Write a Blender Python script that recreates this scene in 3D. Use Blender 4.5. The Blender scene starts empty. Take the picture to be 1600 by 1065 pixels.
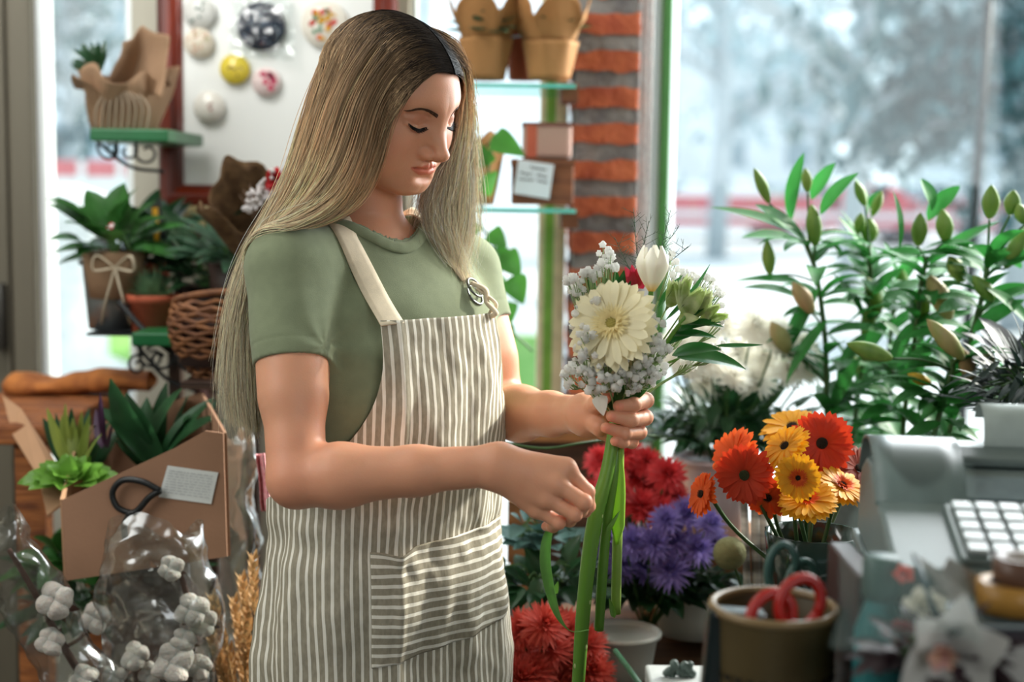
import bpy, math, random
import numpy as np
from mathutils import Vector, Matrix, Euler, noise as mnoise

C = bpy.context.scene.collection
SC = bpy.context.scene
PI = math.pi
def R(a): return math.radians(a)

# ---------------------------------------------------------------- camera
FPX = 50.0 / 36.0 * 1600.0
cam_d = bpy.data.cameras.new('camera'); cam_d.lens = 50; cam_d.sensor_width = 36
cam = bpy.data.objects.new('camera', cam_d); C.objects.link(cam)
CAMR = Matrix.Rotation(R(90 - 6.1), 3, 'X') @ Matrix.Rotation(R(0.8), 3, 'Z')
cam.matrix_world = Matrix.Translation((0, 0, 1.43)) @ CAMR.to_4x4()
cam_d.dof.use_dof = True; cam_d.dof.focus_distance = 1.76; cam_d.dof.aperture_fstop = 2.5
cam_d.clip_start = 0.02; cam_d.clip_end = 300
SC.camera = cam

def at(px, py, Y):
    """world point seen at photo pixel (px, py) that lies at distance Y into the shop"""
    d = CAMR @ Vector(((px - 800) / FPX, -(py - 532.5) / FPX, -1))
    s = Y / d.y
    return Vector((d.x * s, Y, 1.43 + d.z * s))

# ---------------------------------------------------------------- world, sun, lights, exposure
SC.view_settings.view_transform = 'Standard'; SC.view_settings.look = 'None'
SC.view_settings.gamma = 1; SC.view_settings.use_curve_mapping = False
SC.view_settings.exposure = 0.74
SC.cycles.use_denoising = True
SC.cycles.max_bounces = 8; SC.cycles.transparent_max_bounces = 24
SC.cycles.sample_clamp_indirect = 6
w = bpy.data.worlds.new('sky'); SC.world = w; w.use_nodes = True
nt = w.node_tree; nt.nodes.clear()
o_ = nt.nodes.new('ShaderNodeOutputWorld'); bg = nt.nodes.new('ShaderNodeBackground')
bg.inputs[0].default_value = (0.80, 0.93, 1.0, 1); bg.inputs[1].default_value = 1.15
nt.links.new(bg.outputs[0], o_.inputs[0])
def lamp(name, kind, loc, target, power, color=(1, 1, 1), size=1.0, size_y=None, angle=None):
    l = bpy.data.lights.new(name, kind); l.energy = power; l.color = color
    if kind == 'AREA':
        l.shape = 'RECTANGLE'; l.size = size; l.size_y = size_y or size
    if kind == 'SUN': l.angle = angle or R(1)
    o = bpy.data.objects.new(name, l); C.objects.link(o)
    o.location = loc
    o.rotation_euler = (Vector(target) - Vector(loc)).to_track_quat('-Z', 'Y').to_euler()
    return o
lamp('sun', 'SUN', (3.2, 3.9, 3.4), (-0.1, 1.7, 1.1), 5.5, (1.0, 0.90, 0.76), angle=R(3))
# unseen fill lamps added to brighten the room, then daylight of the big window
lamp('camera_fill', 'AREA', (1.6, -1.6, 2.2), (0, 1.9, 1.1), 20, (0.93, 0.98, 1.0), 1.9, 1.5)  # added fill from behind the camera
lamp('back_wall_fill', 'AREA', (-1.5, 1.1, 2.3), (-0.6, 3.0, 1.5), 14, (0.97, 1.0, 0.97), 1.2, 1.4)  # added fill that brightens the back-left wall
lamp('board_fill', 'AREA', (-0.95, 2.15, 2.6), (-0.62, 3.0, 1.75), 10, (1.0, 0.99, 0.96), 0.6, 0.6)  # added fill for the board and the top of her hair
lamp('window_daylight', 'AREA', (1.25, 2.85, 1.9), (0.0, 1.6, 1.1), 46, (0.95, 0.99, 1.0), 1.5, 1.2)

# ---------------------------------------------------------------- materials
def lin(c):
    if isinstance(c, str): c = tuple(int(c[i:i+2], 16) / 255 for i in (0, 2, 4))
    elif max(c) > 1.0: c = tuple(v / 255 for v in c)
    return tuple((v / 12.92 if v <= 0.04045 else ((v + 0.055) / 1.055) ** 2.4) for v in c[:3]) + (1,)

_mats = {}
def M(name, col, rough=0.6, var=0.12, scale=30.0, bump=0.0, bscale=None, metal=0.0, sss=0.0, transl=0.0,
      col2=None, trans=0.0, alpha=1.0, spec=0.5, attr=None, emit=0.0, coords='Object', stretch=None, sheen=0.0, ior=1.45):
    if name in _mats: return _mats[name]
    m = bpy.data.materials.new(name); m.use_nodes = True
    nt = m.node_tree; N = nt.nodes; L = nt.links
    b = N['Principled BSDF']; out = N['Material Output']
    c = lin(col)
    tc = N.new('ShaderNodeTexCoord'); mp = N.new('ShaderNodeMapping')
    L.new(tc.outputs[coords], mp.inputs[0])
    if stretch: mp.inputs['Scale'].default_value = stretch
    nz = N.new('ShaderNodeTexNoise'); nz.inputs['Scale'].default_value = scale; nz.inputs['Detail'].default_value = 5
    L.new(mp.outputs[0], nz.inputs['Vector'])
    cr = N.new('ShaderNodeMix'); cr.data_type = 'RGBA'
    ramp = N.new('ShaderNodeMapRange'); ramp.inputs[1].default_value = 0.35; ramp.inputs[2].default_value = 0.65
    L.new(nz.outputs[0], ramp.inputs[0]); L.new(ramp.outputs[0], cr.inputs[0])
    if col2 is not None: ca, cb = c, lin(col2)
    else:
        ca = tuple(v * (1 - var) for v in c[:3]) + (1,); cb = tuple(min(1, v * (1 + var)) for v in c[:3]) + (1,)
    cr.inputs[6].default_value = ca; cr.inputs[7].default_value = cb
    col_out = cr.outputs[2]
    if attr:
        at_ = N.new('ShaderNodeAttribute'); at_.attribute_name = attr
        mm = N.new('ShaderNodeMix'); mm.data_type = 'RGBA'; mm.blend_type = 'MULTIPLY'; mm.inputs[0].default_value = 1
        L.new(at_.outputs['Color'], mm.inputs[6]); L.new(col_out, mm.inputs[7]); col_out = mm.outputs[2]
    L.new(col_out, b.inputs['Base Color'])
    b.inputs['Roughness'].default_value = rough; b.inputs['Metallic'].default_value = metal
    b.inputs['Specular IOR Level'].default_value = spec; b.inputs['IOR'].default_value = ior
    if sss:
        b.inputs['Subsurface Weight'].default_value = sss; b.inputs['Subsurface Radius'].default_value = (1, .35, .2)
        b.inputs['Subsurface Scale'].default_value = 0.008
    if trans: b.inputs['Transmission Weight'].default_value = trans
    if sheen: b.inputs['Sheen Weight'].default_value = sheen
    if emit:
        b.inputs['Emission Strength'].default_value = emit; L.new(col_out, b.inputs['Emission Color'])
    b.inputs['Alpha'].default_value = alpha
    if bump:
        bp = N.new('ShaderNodeBump'); bp.inputs['Strength'].default_value = bump; bp.inputs['Distance'].default_value = 0.01
        n2 = N.new('ShaderNodeTexNoise'); n2.inputs['Scale'].default_value = bscale or scale * 3; n2.inputs['Detail'].default_value = 6
        L.new(mp.outputs[0], n2.inputs['Vector']); L.new(n2.outputs[0], bp.inputs['Height']); L.new(bp.outputs[0], b.inputs['Normal'])
    if transl:
        t = N.new('ShaderNodeBsdfTranslucent'); mx = N.new('ShaderNodeMixShader'); mx.inputs[0].default_value = transl
        L.new(col_out, t.inputs[0]); L.new(b.outputs[0], mx.inputs[1]); L.new(t.outputs[0], mx.inputs[2]); L.new(mx.outputs[0], out.inputs[0])
    _mats[name] = m
    return m

def glass(name, tint=(0.9, 0.97, 0.98), rough=0.02, gloss=0.12, fmax=0.6):
    """clear film or pane: mostly transparent, glossy at grazing angles"""
    if name in _mats: return _mats[name]
    m = bpy.data.materials.new(name); m.use_nodes = True
    nt = m.node_tree; N = nt.nodes; L = nt.links; N.clear()
    out = N.new('ShaderNodeOutputMaterial'); tr = N.new('ShaderNodeBsdfTransparent'); gl = N.new('ShaderNodeBsdfGlossy')
    tr.inputs[0].default_value = (*tint, 1); gl.inputs['Roughness'].default_value = rough
    fr = N.new('ShaderNodeLayerWeight'); fr.inputs[0].default_value = 0.35
    mr = N.new('ShaderNodeMapRange'); mr.inputs[3].default_value = gloss; mr.inputs[4].default_value = fmax
    mx = N.new('ShaderNodeMixShader')
    L.new(fr.outputs['Facing'], mr.inputs[0]); L.new(mr.outputs[0], mx.inputs[0])
    L.new(tr.outputs[0], mx.inputs[1]); L.new(gl.outputs[0], mx.inputs[2]); L.new(mx.outputs[0], out.inputs[0])
    _mats[name] = m
    return m

# ---------------------------------------------------------------- mesh building
def frame_from(d):
    d = Vector(d).normalized()
    up = Vector((0, 0, 1)) if abs(d.z) < 0.95 else Vector((1, 0, 0))
    s = d.cross(up).normalized(); return s, s.cross(d).normalized(), d

def catmull(pts, n):
    """smooth polyline through pts with n points per span"""
    P = [Vector(p) for p in pts]
    if len(P) < 3: return [P[0].lerp(P[-1], i / n) for i in range(n + 1)]
    Q = [P[0] * 2 - P[1]] + P + [P[-1] * 2 - P[-2]]
    out = []
    for i in range(1, len(Q) - 2):
        a, b, c, d = Q[i - 1], Q[i], Q[i + 1], Q[i + 2]
        for k in range(n):
            t = k / n
            out.append(0.5 * ((2 * b) + (c - a) * t + (2 * a - 5 * b + 4 * c - d) * t * t + (3 * b - a - 3 * c + d) * t ** 3))
    out.append(P[-1]); return out

def ploc(o):
    v = Vector((0, 0, 0))
    while o is not None: v += o.location; o = o.parent
    return v

class MB:
    def __init__(s): s.v = []; s.f = []; s.c = []; s.col = (1, 1, 1)
    def add(s, vs, fs, col=None):
        o = len(s.v); s.v.extend([tuple(v) for v in vs]); s.f.extend([tuple(i + o for i in f) for f in fs])
        col = col or s.col; s.c.extend([col] * len(vs)) if not isinstance(col, list) else s.c.extend(col)
        return s
    def box(s, lo, hi, rot=None, org=None, col=None):
        lo, hi = Vector(lo), Vector(hi)
        vs = [Vector((x, y, z)) for z in (lo.z, hi.z) for y in (lo.y, hi.y) for x in (lo.x, hi.x)]
        if rot is not None: vs = [rot @ v for v in vs]
        if org is not None: vs = [v + Vector(org) for v in vs]
        return s.add(vs, [(0, 2, 3, 1), (4, 5, 7, 6), (0, 1, 5, 4), (2, 6, 7, 3), (0, 4, 6, 2), (1, 3, 7, 5)], col)
    def tube(s, pts, r, n=8, cap=True, col=None, flat=1.0):
        P = [Vector(p) for p in pts]; m = len(P)
        rr = r if isinstance(r, (list, tuple)) else [r] * m
        if len(rr) != m: rr = [float(np.interp(i / (m - 1), np.linspace(0, 1, len(rr)), rr)) for i in range(m)]
        vs = []; u = None
        for i, p in enumerate(P):
            d = (P[min(i + 1, m - 1)] - P[max(i - 1, 0)])
            if d.length < 1e-9: d = Vector((0, 0, 1))
            d.normalize()
            if u is None: u = frame_from(d)[0]
            u = (u - d * u.dot(d)); u = u.normalized() if u.length > 1e-6 else frame_from(d)[0]
            w_ = d.cross(u)
            for k in range(n):
                a = 2 * PI * k / n; vs.append(p + (u * math.cos(a) + w_ * math.sin(a) * flat) * rr[i])
        fs = [(i * n + k, i * n + (k + 1) % n, (i + 1) * n + (k + 1) % n, (i + 1) * n + k) for i in range(m - 1) for k in range(n)]
        if cap: fs += [tuple(range(n - 1, -1, -1)), tuple(range((m - 1) * n, m * n))]
        if isinstance(col, list) and len(col) == m: col = [c for c in col for _ in range(n)]
        return s.add(vs, fs, col)
    def lathe(s, prof, n=32, org=(0, 0, 0), mat=None, col=None, wob=None):
        """prof: list of (radius, z)"""
        vs = []; m = len(prof)
        for i, (r, z) in enumerate(prof):
            for k in range(n):
                a = 2 * PI * k / n; q = wob(a, i / (m - 1)) if wob else 1.0
                v = Vector((r * q * math.cos(a), r * q * math.sin(a), z))
                if mat is not None: v = mat @ v
                vs.append(v + Vector(org))
        fs = [(i * n + k, i * n + (k + 1) % n, (i + 1) * n + (k + 1) % n, (i + 1) * n + k) for i in range(m - 1) for k in range(n)]
        if prof[0][0] > 1e-5: fs.append(tuple(range(n - 1, -1, -1)))
        return s.add(vs, fs, col)
    def ball(s, c, r, n=12, m=8, col=None, rot=None):
        r = Vector(r) if hasattr(r, '__len__') else Vector((r, r, r)); vs = []
        for i in range(m + 1):
            t = PI * i / m
            for k in range(n):
                a = 2 * PI * k / n; v = Vector((math.sin(t) * math.cos(a) * r.x, math.sin(t) * math.sin(a) * r.y, math.cos(t) * r.z))
                if rot is not None: v = rot @ v
                vs.append(v + Vector(c))
        fs = [(i * n + k, (i + 1) * n + k, (i + 1) * n + (k + 1) % n, i * n + (k + 1) % n) for i in range(m) for k in range(n)]
        return s.add(vs, fs, col)
    def grid(s, fn, nu, nv, col=None, closed=False):
        """fn(u, v) -> point, or (point, colour)"""
        vs = []; cs = []
        for j in range(nv + 1):
            for i in range(nu + (0 if closed else 1)):
                q = fn(i / nu, j / nv)
                if isinstance(q, tuple) and len(q) == 2: vs.append(q[0]); cs.append(q[1])
                else: vs.append(q)
        W = nu if closed else nu + 1
        fs = [(j * W + i, j * W + (i + 1) % W, (j + 1) * W + (i + 1) % W, (j + 1) * W + i) for j in range(nv) for i in range(nu)]
        return s.add(vs, fs, cs if cs else col)
    def leaf(s, base, d, up, L, W, bend=0.3, fold=0.25, nseg=7, col=None, shape=0.5, twist=0.0, nw=2, blunt=False):
        """a blade: base point, direction, upper side, length, width; bend droops it away from up"""
        d = Vector(d).normalized(); up = Vector(up); up = (up - d * up.dot(d))
        up = up.normalized() if up.length > 1e-4 else frame_from(d)[1]
        sd = d.cross(up); vs = []; p = Vector(base)
        for i in range(nseg + 1):
            t = i / nseg
            wd = W * 0.5 * (math.sin(PI * min(1, t ** shape)) ** 0.8 if 0 < t < 1 else 0.02) + W * 0.02
            if blunt: wd = W * 0.5 * (min(1, .35 + t * 1.1)) * max(0, 1 - max(0, (t - .72) / .28) ** 2.2) ** .5 + W * .02
            a = bend * t; dd = d * math.cos(a) - up * math.sin(a); uu = up * math.cos(a) + d * math.sin(a)
            tw = twist * t; s2 = sd * math.cos(tw) + uu * math.sin(tw); u2 = uu * math.cos(tw) - sd * math.sin(tw)
            for k in range(-nw, nw + 1):
                q = k / nw; vs.append(p + s2 * q * wd + u2 * abs(q) * wd * fold)
            p = p + dd * (L / nseg)
        W_ = 2 * nw + 1
        fs = [(i * W_ + k, i * W_ + k + 1, (i + 1) * W_ + k + 1, (i + 1) * W_ + k) for i in range(nseg) for k in range(W_ - 1)]
        return s.add(vs, fs, col)
    def build(s, name, mat, parent=None, smooth=True, solid=0.0, subsurf=0, bevel=0.0, origin=None, world=True):
        me = bpy.data.meshes.new(name)
        vs = s.v
        if origin is not None:
            ox, oy, oz = origin; vs = [(x - ox, y - oy, z - oz) for x, y, z in vs]
        me.from_pydata(vs, [], s.f)
        if any(c != (1, 1, 1) for c in s.c):
            ca = me.color_attributes.new('Col', 'FLOAT_COLOR', 'POINT')
            ca.data.foreach_set('color', np.array([(*lin(c)[:3], 1) if max(c) > 1 else (*c, 1) for c in s.c], dtype=np.float32).ravel())
        me.polygons.foreach_set('use_smooth', [smooth] * len(me.polygons))
        me.update()
        o = bpy.data.objects.new(name, me); C.objects.link(o)
        if mat: me.materials.append(mat)
        if parent is not None:
            o.parent = parent
            if world: o.location = -ploc(parent)
        if origin is not None: o.location = origin
        if solid:
            m_ = o.modifiers.new('s', 'SOLIDIFY'); m_.thickness = solid; m_.offset = 0
        if bevel:
            m_ = o.modifiers.new('b', 'BEVEL'); m_.width = bevel; m_.segments = 2; m_.limit_method = 'ANGLE'
            m_.harden_normals = False
        if subsurf:
            m_ = o.modifiers.new('u', 'SUBSURF'); m_.levels = m_.render_levels = subsurf
        return o

def tag(o, label=None, cat=None, group=None, kind=None):
    if label: o['label'] = label
    if cat: o['category'] = cat
    if group: o['group'] = group
    if kind: o['kind'] = kind
    return o
def thing(name, label, cat, loc=(0, 0, 0), rz=0.0, group=None):
    o = bpy.data.objects.new(name, None); C.objects.link(o); o.empty_display_size = 0.05
    o.location = loc; o.rotation_euler = (0, 0, rz)
    return tag(o, label, cat, group)
def struct(o): o['kind'] = 'structure'; return o
def dup(root, loc=None, rot=None, scale=None, label=None, group=None):
    r = root.copy(); C.objects.link(r)
    if loc is not None: r.location = loc
    if rot is not None: r.rotation_euler = rot
    if scale is not None: r.scale = (scale,) * 3 if not hasattr(scale, '__len__') else scale
    if label: r['label'] = label
    if group: r['group'] = group
    def rec(src, dst):
        for ch in list(src.children):
            c = ch.copy(); C.objects.link(c); c.parent = dst; rec(ch, c)
    rec(root, r)
    return r
def fresh(seed): return random.Random(seed)
def nz(x, y=0.0, z=0.0): return mnoise.noise(Vector((x, y, z)))
# ================================================================ implicit surfaces (smooth bodies meshed with surface nets)
def _v(p): return np.array(p, dtype=np.float64)
def smin(a, b, k):
    if k <= 0: return np.minimum(a, b)
    h = np.maximum(k - np.abs(a - b), 0.0) / k
    return np.minimum(a, b) - h * h * k * 0.25
def smax(a, b, k): return -smin(-a, -b, k)
def rcone(P, a, b, ra, rb):
    a, b = _v(a), _v(b); ab = b - a; l2 = ab @ ab
    t = np.clip((P - a) @ ab / l2, 0, 1)
    d = P - a - t[:, None] * ab
    return np.sqrt((d * d).sum(1)) - (ra + (rb - ra) * t)
def econe(P, a, b, ra, rb, side, sq):
    """tapered capsule flattened by factor sq across the direction `side`"""
    a, b, s = _v(a), _v(b), _v(side); ab = b - a; l2 = ab @ ab
    s = s - ab * (s @ ab) / l2; s /= np.linalg.norm(s)
    t = np.clip((P - a) @ ab / l2, 0, 1)
    d = P - a - t[:, None] * ab
    ds = d @ s; d2 = np.maximum((d * d).sum(1) - ds * ds, 0)
    r = ra + (rb - ra) * t
    return (np.sqrt(d2 + (ds / sq) ** 2) - r) * (0.5 + 0.5 * sq)
def ell(P, c, r, Rm=None):
    q = P - _v(c)
    if Rm is not None: q = q @ np.array(Rm)
    r = _v(r); k0 = np.sqrt(((q / r) ** 2).sum(1)); k1 = np.sqrt(((q / (r * r)) ** 2).sum(1)) + 1e-9
    return k0 * (k0 - 1.0) / k1

def surface_nets(f, lo, hi, h, slack=1.35):
    lo, hi = _v(lo), _v(hi); B = 8
    nb = np.ceil((hi - lo) / (h * B)).astype(int)
    gi = np.stack(np.meshgrid(*[np.arange(n) for n in nb], indexing='ij'), -1).reshape(-1, 3)
    cen = lo + (gi + 0.5) * (h * B)
    d = f(cen)
    gi = gi[np.abs(d) < h * B * 0.866 * slack + 0.004]
    N = nb * B + 2
    ax = np.arange(B + 1)
    off = np.stack(np.meshgrid(ax, ax, ax, indexing='ij'), -1).reshape(-1, 3)
    cid, cpos, quads = [], [], []
    key = lambda I: (I[..., 0] * N[1] + I[..., 1]) * N[2] + I[..., 2]
    for s in range(0, len(gi), 48):
        g = gi[s:s + 48] * B; I = g[:, None, :] + off[None]
        F = f((lo + I.reshape(-1, 3) * h)).reshape(len(g), B + 1, B + 1, B + 1)
        S = F < 0
        c8 = [F[:, a:a + B, b:b + B, c:c + B] for a in (0, 1) for b in (0, 1) for c in (0, 1)]
        s8 = sum((x < 0).astype(np.int8) for x in c8)
        act = np.argwhere((s8 > 0) & (s8 < 8))
        if len(act) == 0: continue
        vals = np.stack([x[tuple(act.T)] for x in c8], 1)
        corner = np.array([(a, b, c) for a in (0, 1) for b in (0, 1) for c in (0, 1)], float)
        acc = np.zeros((len(act), 3)); cnt = np.zeros(len(act))
        for i in range(8):
            for j in range(i + 1, 8):
                if np.abs(corner[i] - corner[j]).sum() != 1: continue
                vi, vj = vals[:, i], vals[:, j]; m = (vi < 0) != (vj < 0)
                t = np.where(m, vi / np.where(m, vi - vj, 1), 0)[:, None]
                acc += np.where(m[:, None], corner[i] + t * (corner[j] - corner[i]), 0); cnt += m
        acc /= cnt[:, None]
        gidx = g[act[:, 0]] + act[:, 1:]
        cid.append(key(gidx)); cpos.append(lo + (gidx + acc) * h)
        for a in range(3):
            sl0 = [slice(None)] + [slice(0, B)] * 3; sl1 = list(sl0); sl1[a + 1] = slice(1, B + 1)
            e0, e1 = S[tuple(sl0)], S[tuple(sl1)]
            ed = np.argwhere(e0 != e1)
            if len(ed) == 0: continue
            p = g[ed[:, 0]] + ed[:, 1:]
            b, c = (a + 1) % 3, (a + 2) % 3
            ub, uc = np.zeros(3, int), np.zeros(3, int); ub[b] = 1; uc[c] = 1
            q = np.stack([key(p), key(p - ub), key(p - ub - uc), key(p - uc)], 1)
            fl = ~e0[tuple(ed.T)]
            q[fl] = q[fl][:, ::-1]
            quads.append(q)
    cid = np.concatenate(cid); cpos = np.concatenate(cpos); q = np.concatenate(quads)
    o = np.argsort(cid); cid, cpos = cid[o], cpos[o]
    ix = np.searchsorted(cid, q); ix = np.clip(ix, 0, len(cid) - 1)
    ok = (cid[ix] == q).all(1)
    return cpos, ix[ok]

def grad(f, P, e=5e-4):
    g = np.stack([f(P + _v(v) * e) - f(P - _v(v) * e) for v in ((1, 0, 0), (0, 1, 0), (0, 0, 1))], 1)
    n = np.linalg.norm(g, axis=1, keepdims=True) + 1e-12
    return g / n, (n[:, 0] / (2 * e))
def project(f, P, it=2, iso=0.0):
    for _ in range(it):
        g, n = grad(f, P); P = P - g * ((f(P) - iso) / np.maximum(n, 0.5))[:, None]
    return P
def np_mesh(name, V, Q, mat, parent=None, cols=None, smooth=True, uv=None):
    me = bpy.data.meshes.new(name)
    n, m = len(V), len(Q); k = Q.shape[1]
    me.vertices.add(n); me.vertices.foreach_set('co', np.asarray(V, np.float32).ravel())
    me.loops.add(m * k); me.loops.foreach_set('vertex_index', Q.astype(np.int32).ravel())
    me.polygons.add(m); me.polygons.foreach_set('loop_start', np.arange(0, m * k, k, dtype=np.int32))
    me.update(calc_edges=True); me.validate()
    me.polygons.foreach_set('use_smooth', np.full(len(me.polygons), smooth))
    if cols is not None:
        for nm, c in (cols.items() if isinstance(cols, dict) else {'Col': cols}.items()):
            ca = me.color_attributes.new(nm, 'FLOAT_COLOR', 'POINT')
            c4 = np.ones((n, 4), np.float32); c4[:, :3] = c if c.ndim == 2 else c[:, None]
            ca.data.foreach_set('color', c4.ravel())
    me.materials.append(mat); me.update()
    o = bpy.data.objects.new(name, me); C.objects.link(o)
    if parent is not None: o.parent = parent; o.location = -ploc(parent)
    return o
# ================================================================ the person
HSIZE = 0.0013
NHAIR = 12000
HYAW, HPITCH, HROLL = 56, 26, 5
HM = Matrix.Rotation(R(180 + HYAW), 3, 'Z') @ Matrix.Rotation(R(-HPITCH), 3, 'X') @ Matrix.Rotation(R(HROLL), 3, 'Y')
HC = at(604, 143, 1.83)
HMn = np.array(HM); HCn = np.array(HC)
ZS = .89
def H(x, y, z): return HC + HM @ Vector((x, y, z * ZS if z < 0 else z))      # head local (x her right, y forward, z up) -> world
def headp(W):
    P = (W - HCn) @ HMn; P[:, 2] = np.where(P[:, 2] < 0, P[:, 2] / ZS, P[:, 2]); return P
def head_d(W):
    P = headp(W)
    A = P.copy(); A[:, 0] = np.abs(A[:, 0])              # mirror symmetric features
    e = lambda c, r, rm=None: ell(A, c, r, rm)
    Pe = lambda c, r: ell(P, c, r)
    d = Pe((0, -.009, .012), (.0715, .085, .077))                       # skull
    d = smin(d, Pe((0, .016, .020), (.067, .082, .066)), .025)          # forehead
    d = smin(d, Pe((0, .030, -.040), (.060, .063, .066)), .03)         # mid face
    d = smin(d, rcone(A, (.048, .000, -.062), (.012, .074, -.094), .017, .0165), .03)   # jaw line
    d = smin(d, Pe((0, .072, -.094), (.022, .0200, .0180)), .02)
    d = smin(d, Pe((0, .040, -.098), (.036, .042, .018)), .03)      # chin
    d = smin(d, rcone(P, (0, .045, -.085), (0, .075, -.070), .026, .022), .02)   # muzzle
    d = smin(d, e((.040, .057, -.034), (.021, .024, .022)), .024)      # cheekbone
    d = smin(d, e((.038, .051, -.060), (.026, .030, .030)), .024)      # cheek
    d = smin(d, rcone(A, (.009, .0830, .0190), (.041, .0665, .0205), .0066, .0070), .020)  # brow
    d = smax(d, -e((.031, .1040, .0010), (.0165, .0180, .0105)), .018)   # socket
    d = smin(d, e((.0315, .0718, -.0005), (.0150, .0142, .0128)), .005)    # lid ball
    lid = rcone(A, (.0185, .0872, -.0075), (.0315, .0884, -.0098), .0014, .0014)
    lid = np.minimum(lid, rcone(A, (.0315, .0884, -.0098), (.0452, .0785, -.0058), .0014, .0012))
    d = smin(d, lid, .004)
    cr = rcone(A, (.0200, .0900, .0068), (.0320, .0905, .0098), .0012, .0012)
    cr = np.minimum(cr, rcone(A, (.0320, .0905, .0098), (.0470, .0775, .0065), .0012, .001))
    d = smax(d, -(cr - .0009), .004)                                   # lid crease
    # nose
    d = smin(d, rcone(P, (0, .0815, .0100), (0, .0995, -.0240), .0068, .0076), .022)
    d = smin(d, rcone(P, (0, .0990, -.0210), (0, .1130, -.0380), .0070, .0096), .009)
    d = smin(d, rcone(P, (0, .0880, -.0500), (0, .1060, -.0460), .0080, .0062), .008)
    d = smin(d, e((.0122, .0965, -.0450), (.0076, .0110, .0078)), .0065)
    d = smax(d, -e((.0062, .1030, -.0535), (.0034, .0060, .0034)), .003)    # nostril
    # lips
    A = A - np.array([0, -.0005, .0065]); P = P - np.array([0, -.0005, .0065]); e = lambda c, r: ell(A, c, r)
    up = rcone(A, (.0035, .0975, -.0690), (.0130, .0940, -.0698), .0042, .0038)
    up = smin(up, rcone(A, (.0130, .0945, -.0695), (.0250, .0830, -.0735), .0040, .0016), .004)
    lo_ = rcone(A, (0, .0955, -.0800), (.0120, .0918, -.0790), .0054, .0045)
    lo_ = smin(lo_, rcone(A, (.0120, .0925, -.0790), (.0240, .0830, -.0750), .0046, .0014), .004)
    d = smin(d, smin(up, lo_, .0008), .0042)
    seam = rcone(A, (0, .1040, -.0742), (.0140, .0985, -.0738), .0008, .0008)
    seam = np.minimum(seam, rcone(A, (.0140, .0985, -.0738), (.0265, .0850, -.0748), .0009, .0009))
    d = smax(d, -(seam - .0006), .0022)
    d = smax(d, -e((0, .1020, -.0900), (.0140, .0080, .0040)), .010)    # under the lip
    A = A + np.array([0, -.0005, .0065])
    # ear
    ear = econe(A, (.0690, -.010, -.020), (.0715, -.016, .008), .009, .013, (1, .2, 0), .30)
    d = smin(d, ear, .006)
    return d
def head_lip(V):
    """1 on the lips, else 0 (for colouring)"""
    P = headp(V); x = np.abs(P[:, 0]); y, z = P[:, 1], P[:, 2] - .0065
    top = -.0650 - .0003 * np.cos(x * 900) - np.clip(x - .004, 0, 1) * .36 - np.clip(.004 - x, 0, 1) * .25
    bot = -.0862 + (x / .026) ** 2 * .0105
    m = np.clip((top - z) / .0012, 0, 1) * np.clip((z - bot) / .0014, 0, 1) * np.clip((.0255 - x) / .001, 0, 1)
    return m * (y > .05)

# ---- joints of the body, read off the photo
SR, SL = at(450, 424, 1.740), at(724, 424, 1.985)            # shoulders (her right is the nearer)
ER, WR = at(464, 747, 1.640), at(778, 727, 1.600)            # right elbow, wrist
EL, WL = at(786, 645, 1.945), at(915, 647, 1.765)            # left elbow, wrist
NB = at(576, 368, 1.865)                                      # base of the neck
FWD = Vector((SR.y - SL.y, SL.x - SR.x, 0)); FWD = -FWD.normalized() if FWD.y > 0 else FWD.normalized()
FWD = Vector((math.sin(R(43)), -math.cos(R(43)), 0)); RGT = Vector((-FWD.y * -1, 0, 0))
RGT = Vector((-math.cos(R(43)), -math.sin(R(43)), 0))         # her right
TC = (SR + SL) / 2                                            # between the shoulders
def T(r, f, z): return Vector((TC.x, TC.y, 0)) + RGT * r + FWD * f + Vector((0, 0, z))   # torso local -> world (z is height)
TZ = TC.z                                                     # shoulder height
TCn = np.array([TC.x, TC.y, 0.0]); TMn = np.array([list(RGT), list(FWD), [0, 0, 1]]).T

def rc(a, b, ra, rb, k, sq=None): return (a, b, ra, rb, k, sq)
# right arm and hand (nearest the camera): back of the hand faces the camera, fingers curl down and away
def hand_right():
    A = lambda px, py, Y: at(px, py, Y)
    kn = [A(884, 731, 1.594), A(868, 755, 1.585), A(853, 778, 1.587), A(838, 795, 1.597)]
    pip = [A(917, 768, 1.595), A(913, 784, 1.577), A(898, 803, 1.580), A(873, 816, 1.590)]
    dip = [A(919, 790, 1.612), A(907, 797, 1.598), A(890, 812, 1.602), A(864, 822, 1.609)]
    tip = [A(915, 800, 1.625), A(896, 803, 1.614), A(878, 815, 1.620), A(853, 822, 1.626)]
    rad = [.0088, .0088, .0083, .0075]
    palm = [rc(A(785, 722, 1.605), kn[0], .0185, .0125, .0, None), rc(A(784, 728, 1.603), kn[1], .0190, .0125, .012),
            rc(A(781, 734, 1.603), kn[2], .0190, .0115, .012), rc(A(779, 740, 1.606), kn[3], .0180, .0105, .012),
            rc(A(800, 740, 1.625), A(850, 762, 1.622), .016, .013, .014)]
    fingers = [[(kn[i], pip[i], rad[i] * 1.06, rad[i]), (pip[i], dip[i], rad[i], rad[i] * .90), (dip[i], tip[i], rad[i] * .90, rad[i] * .74)] for i in range(4)]
    thumb = [(A(812, 735, 1.625), A(860, 752, 1.642), .0135, .0110), (A(860, 752, 1.642), A(893, 772, 1.640), .0108, .0098), (A(893, 772, 1.640), A(907, 796, 1.632), .0096, .0076)]
    return palm, fingers + [thumb]
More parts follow.
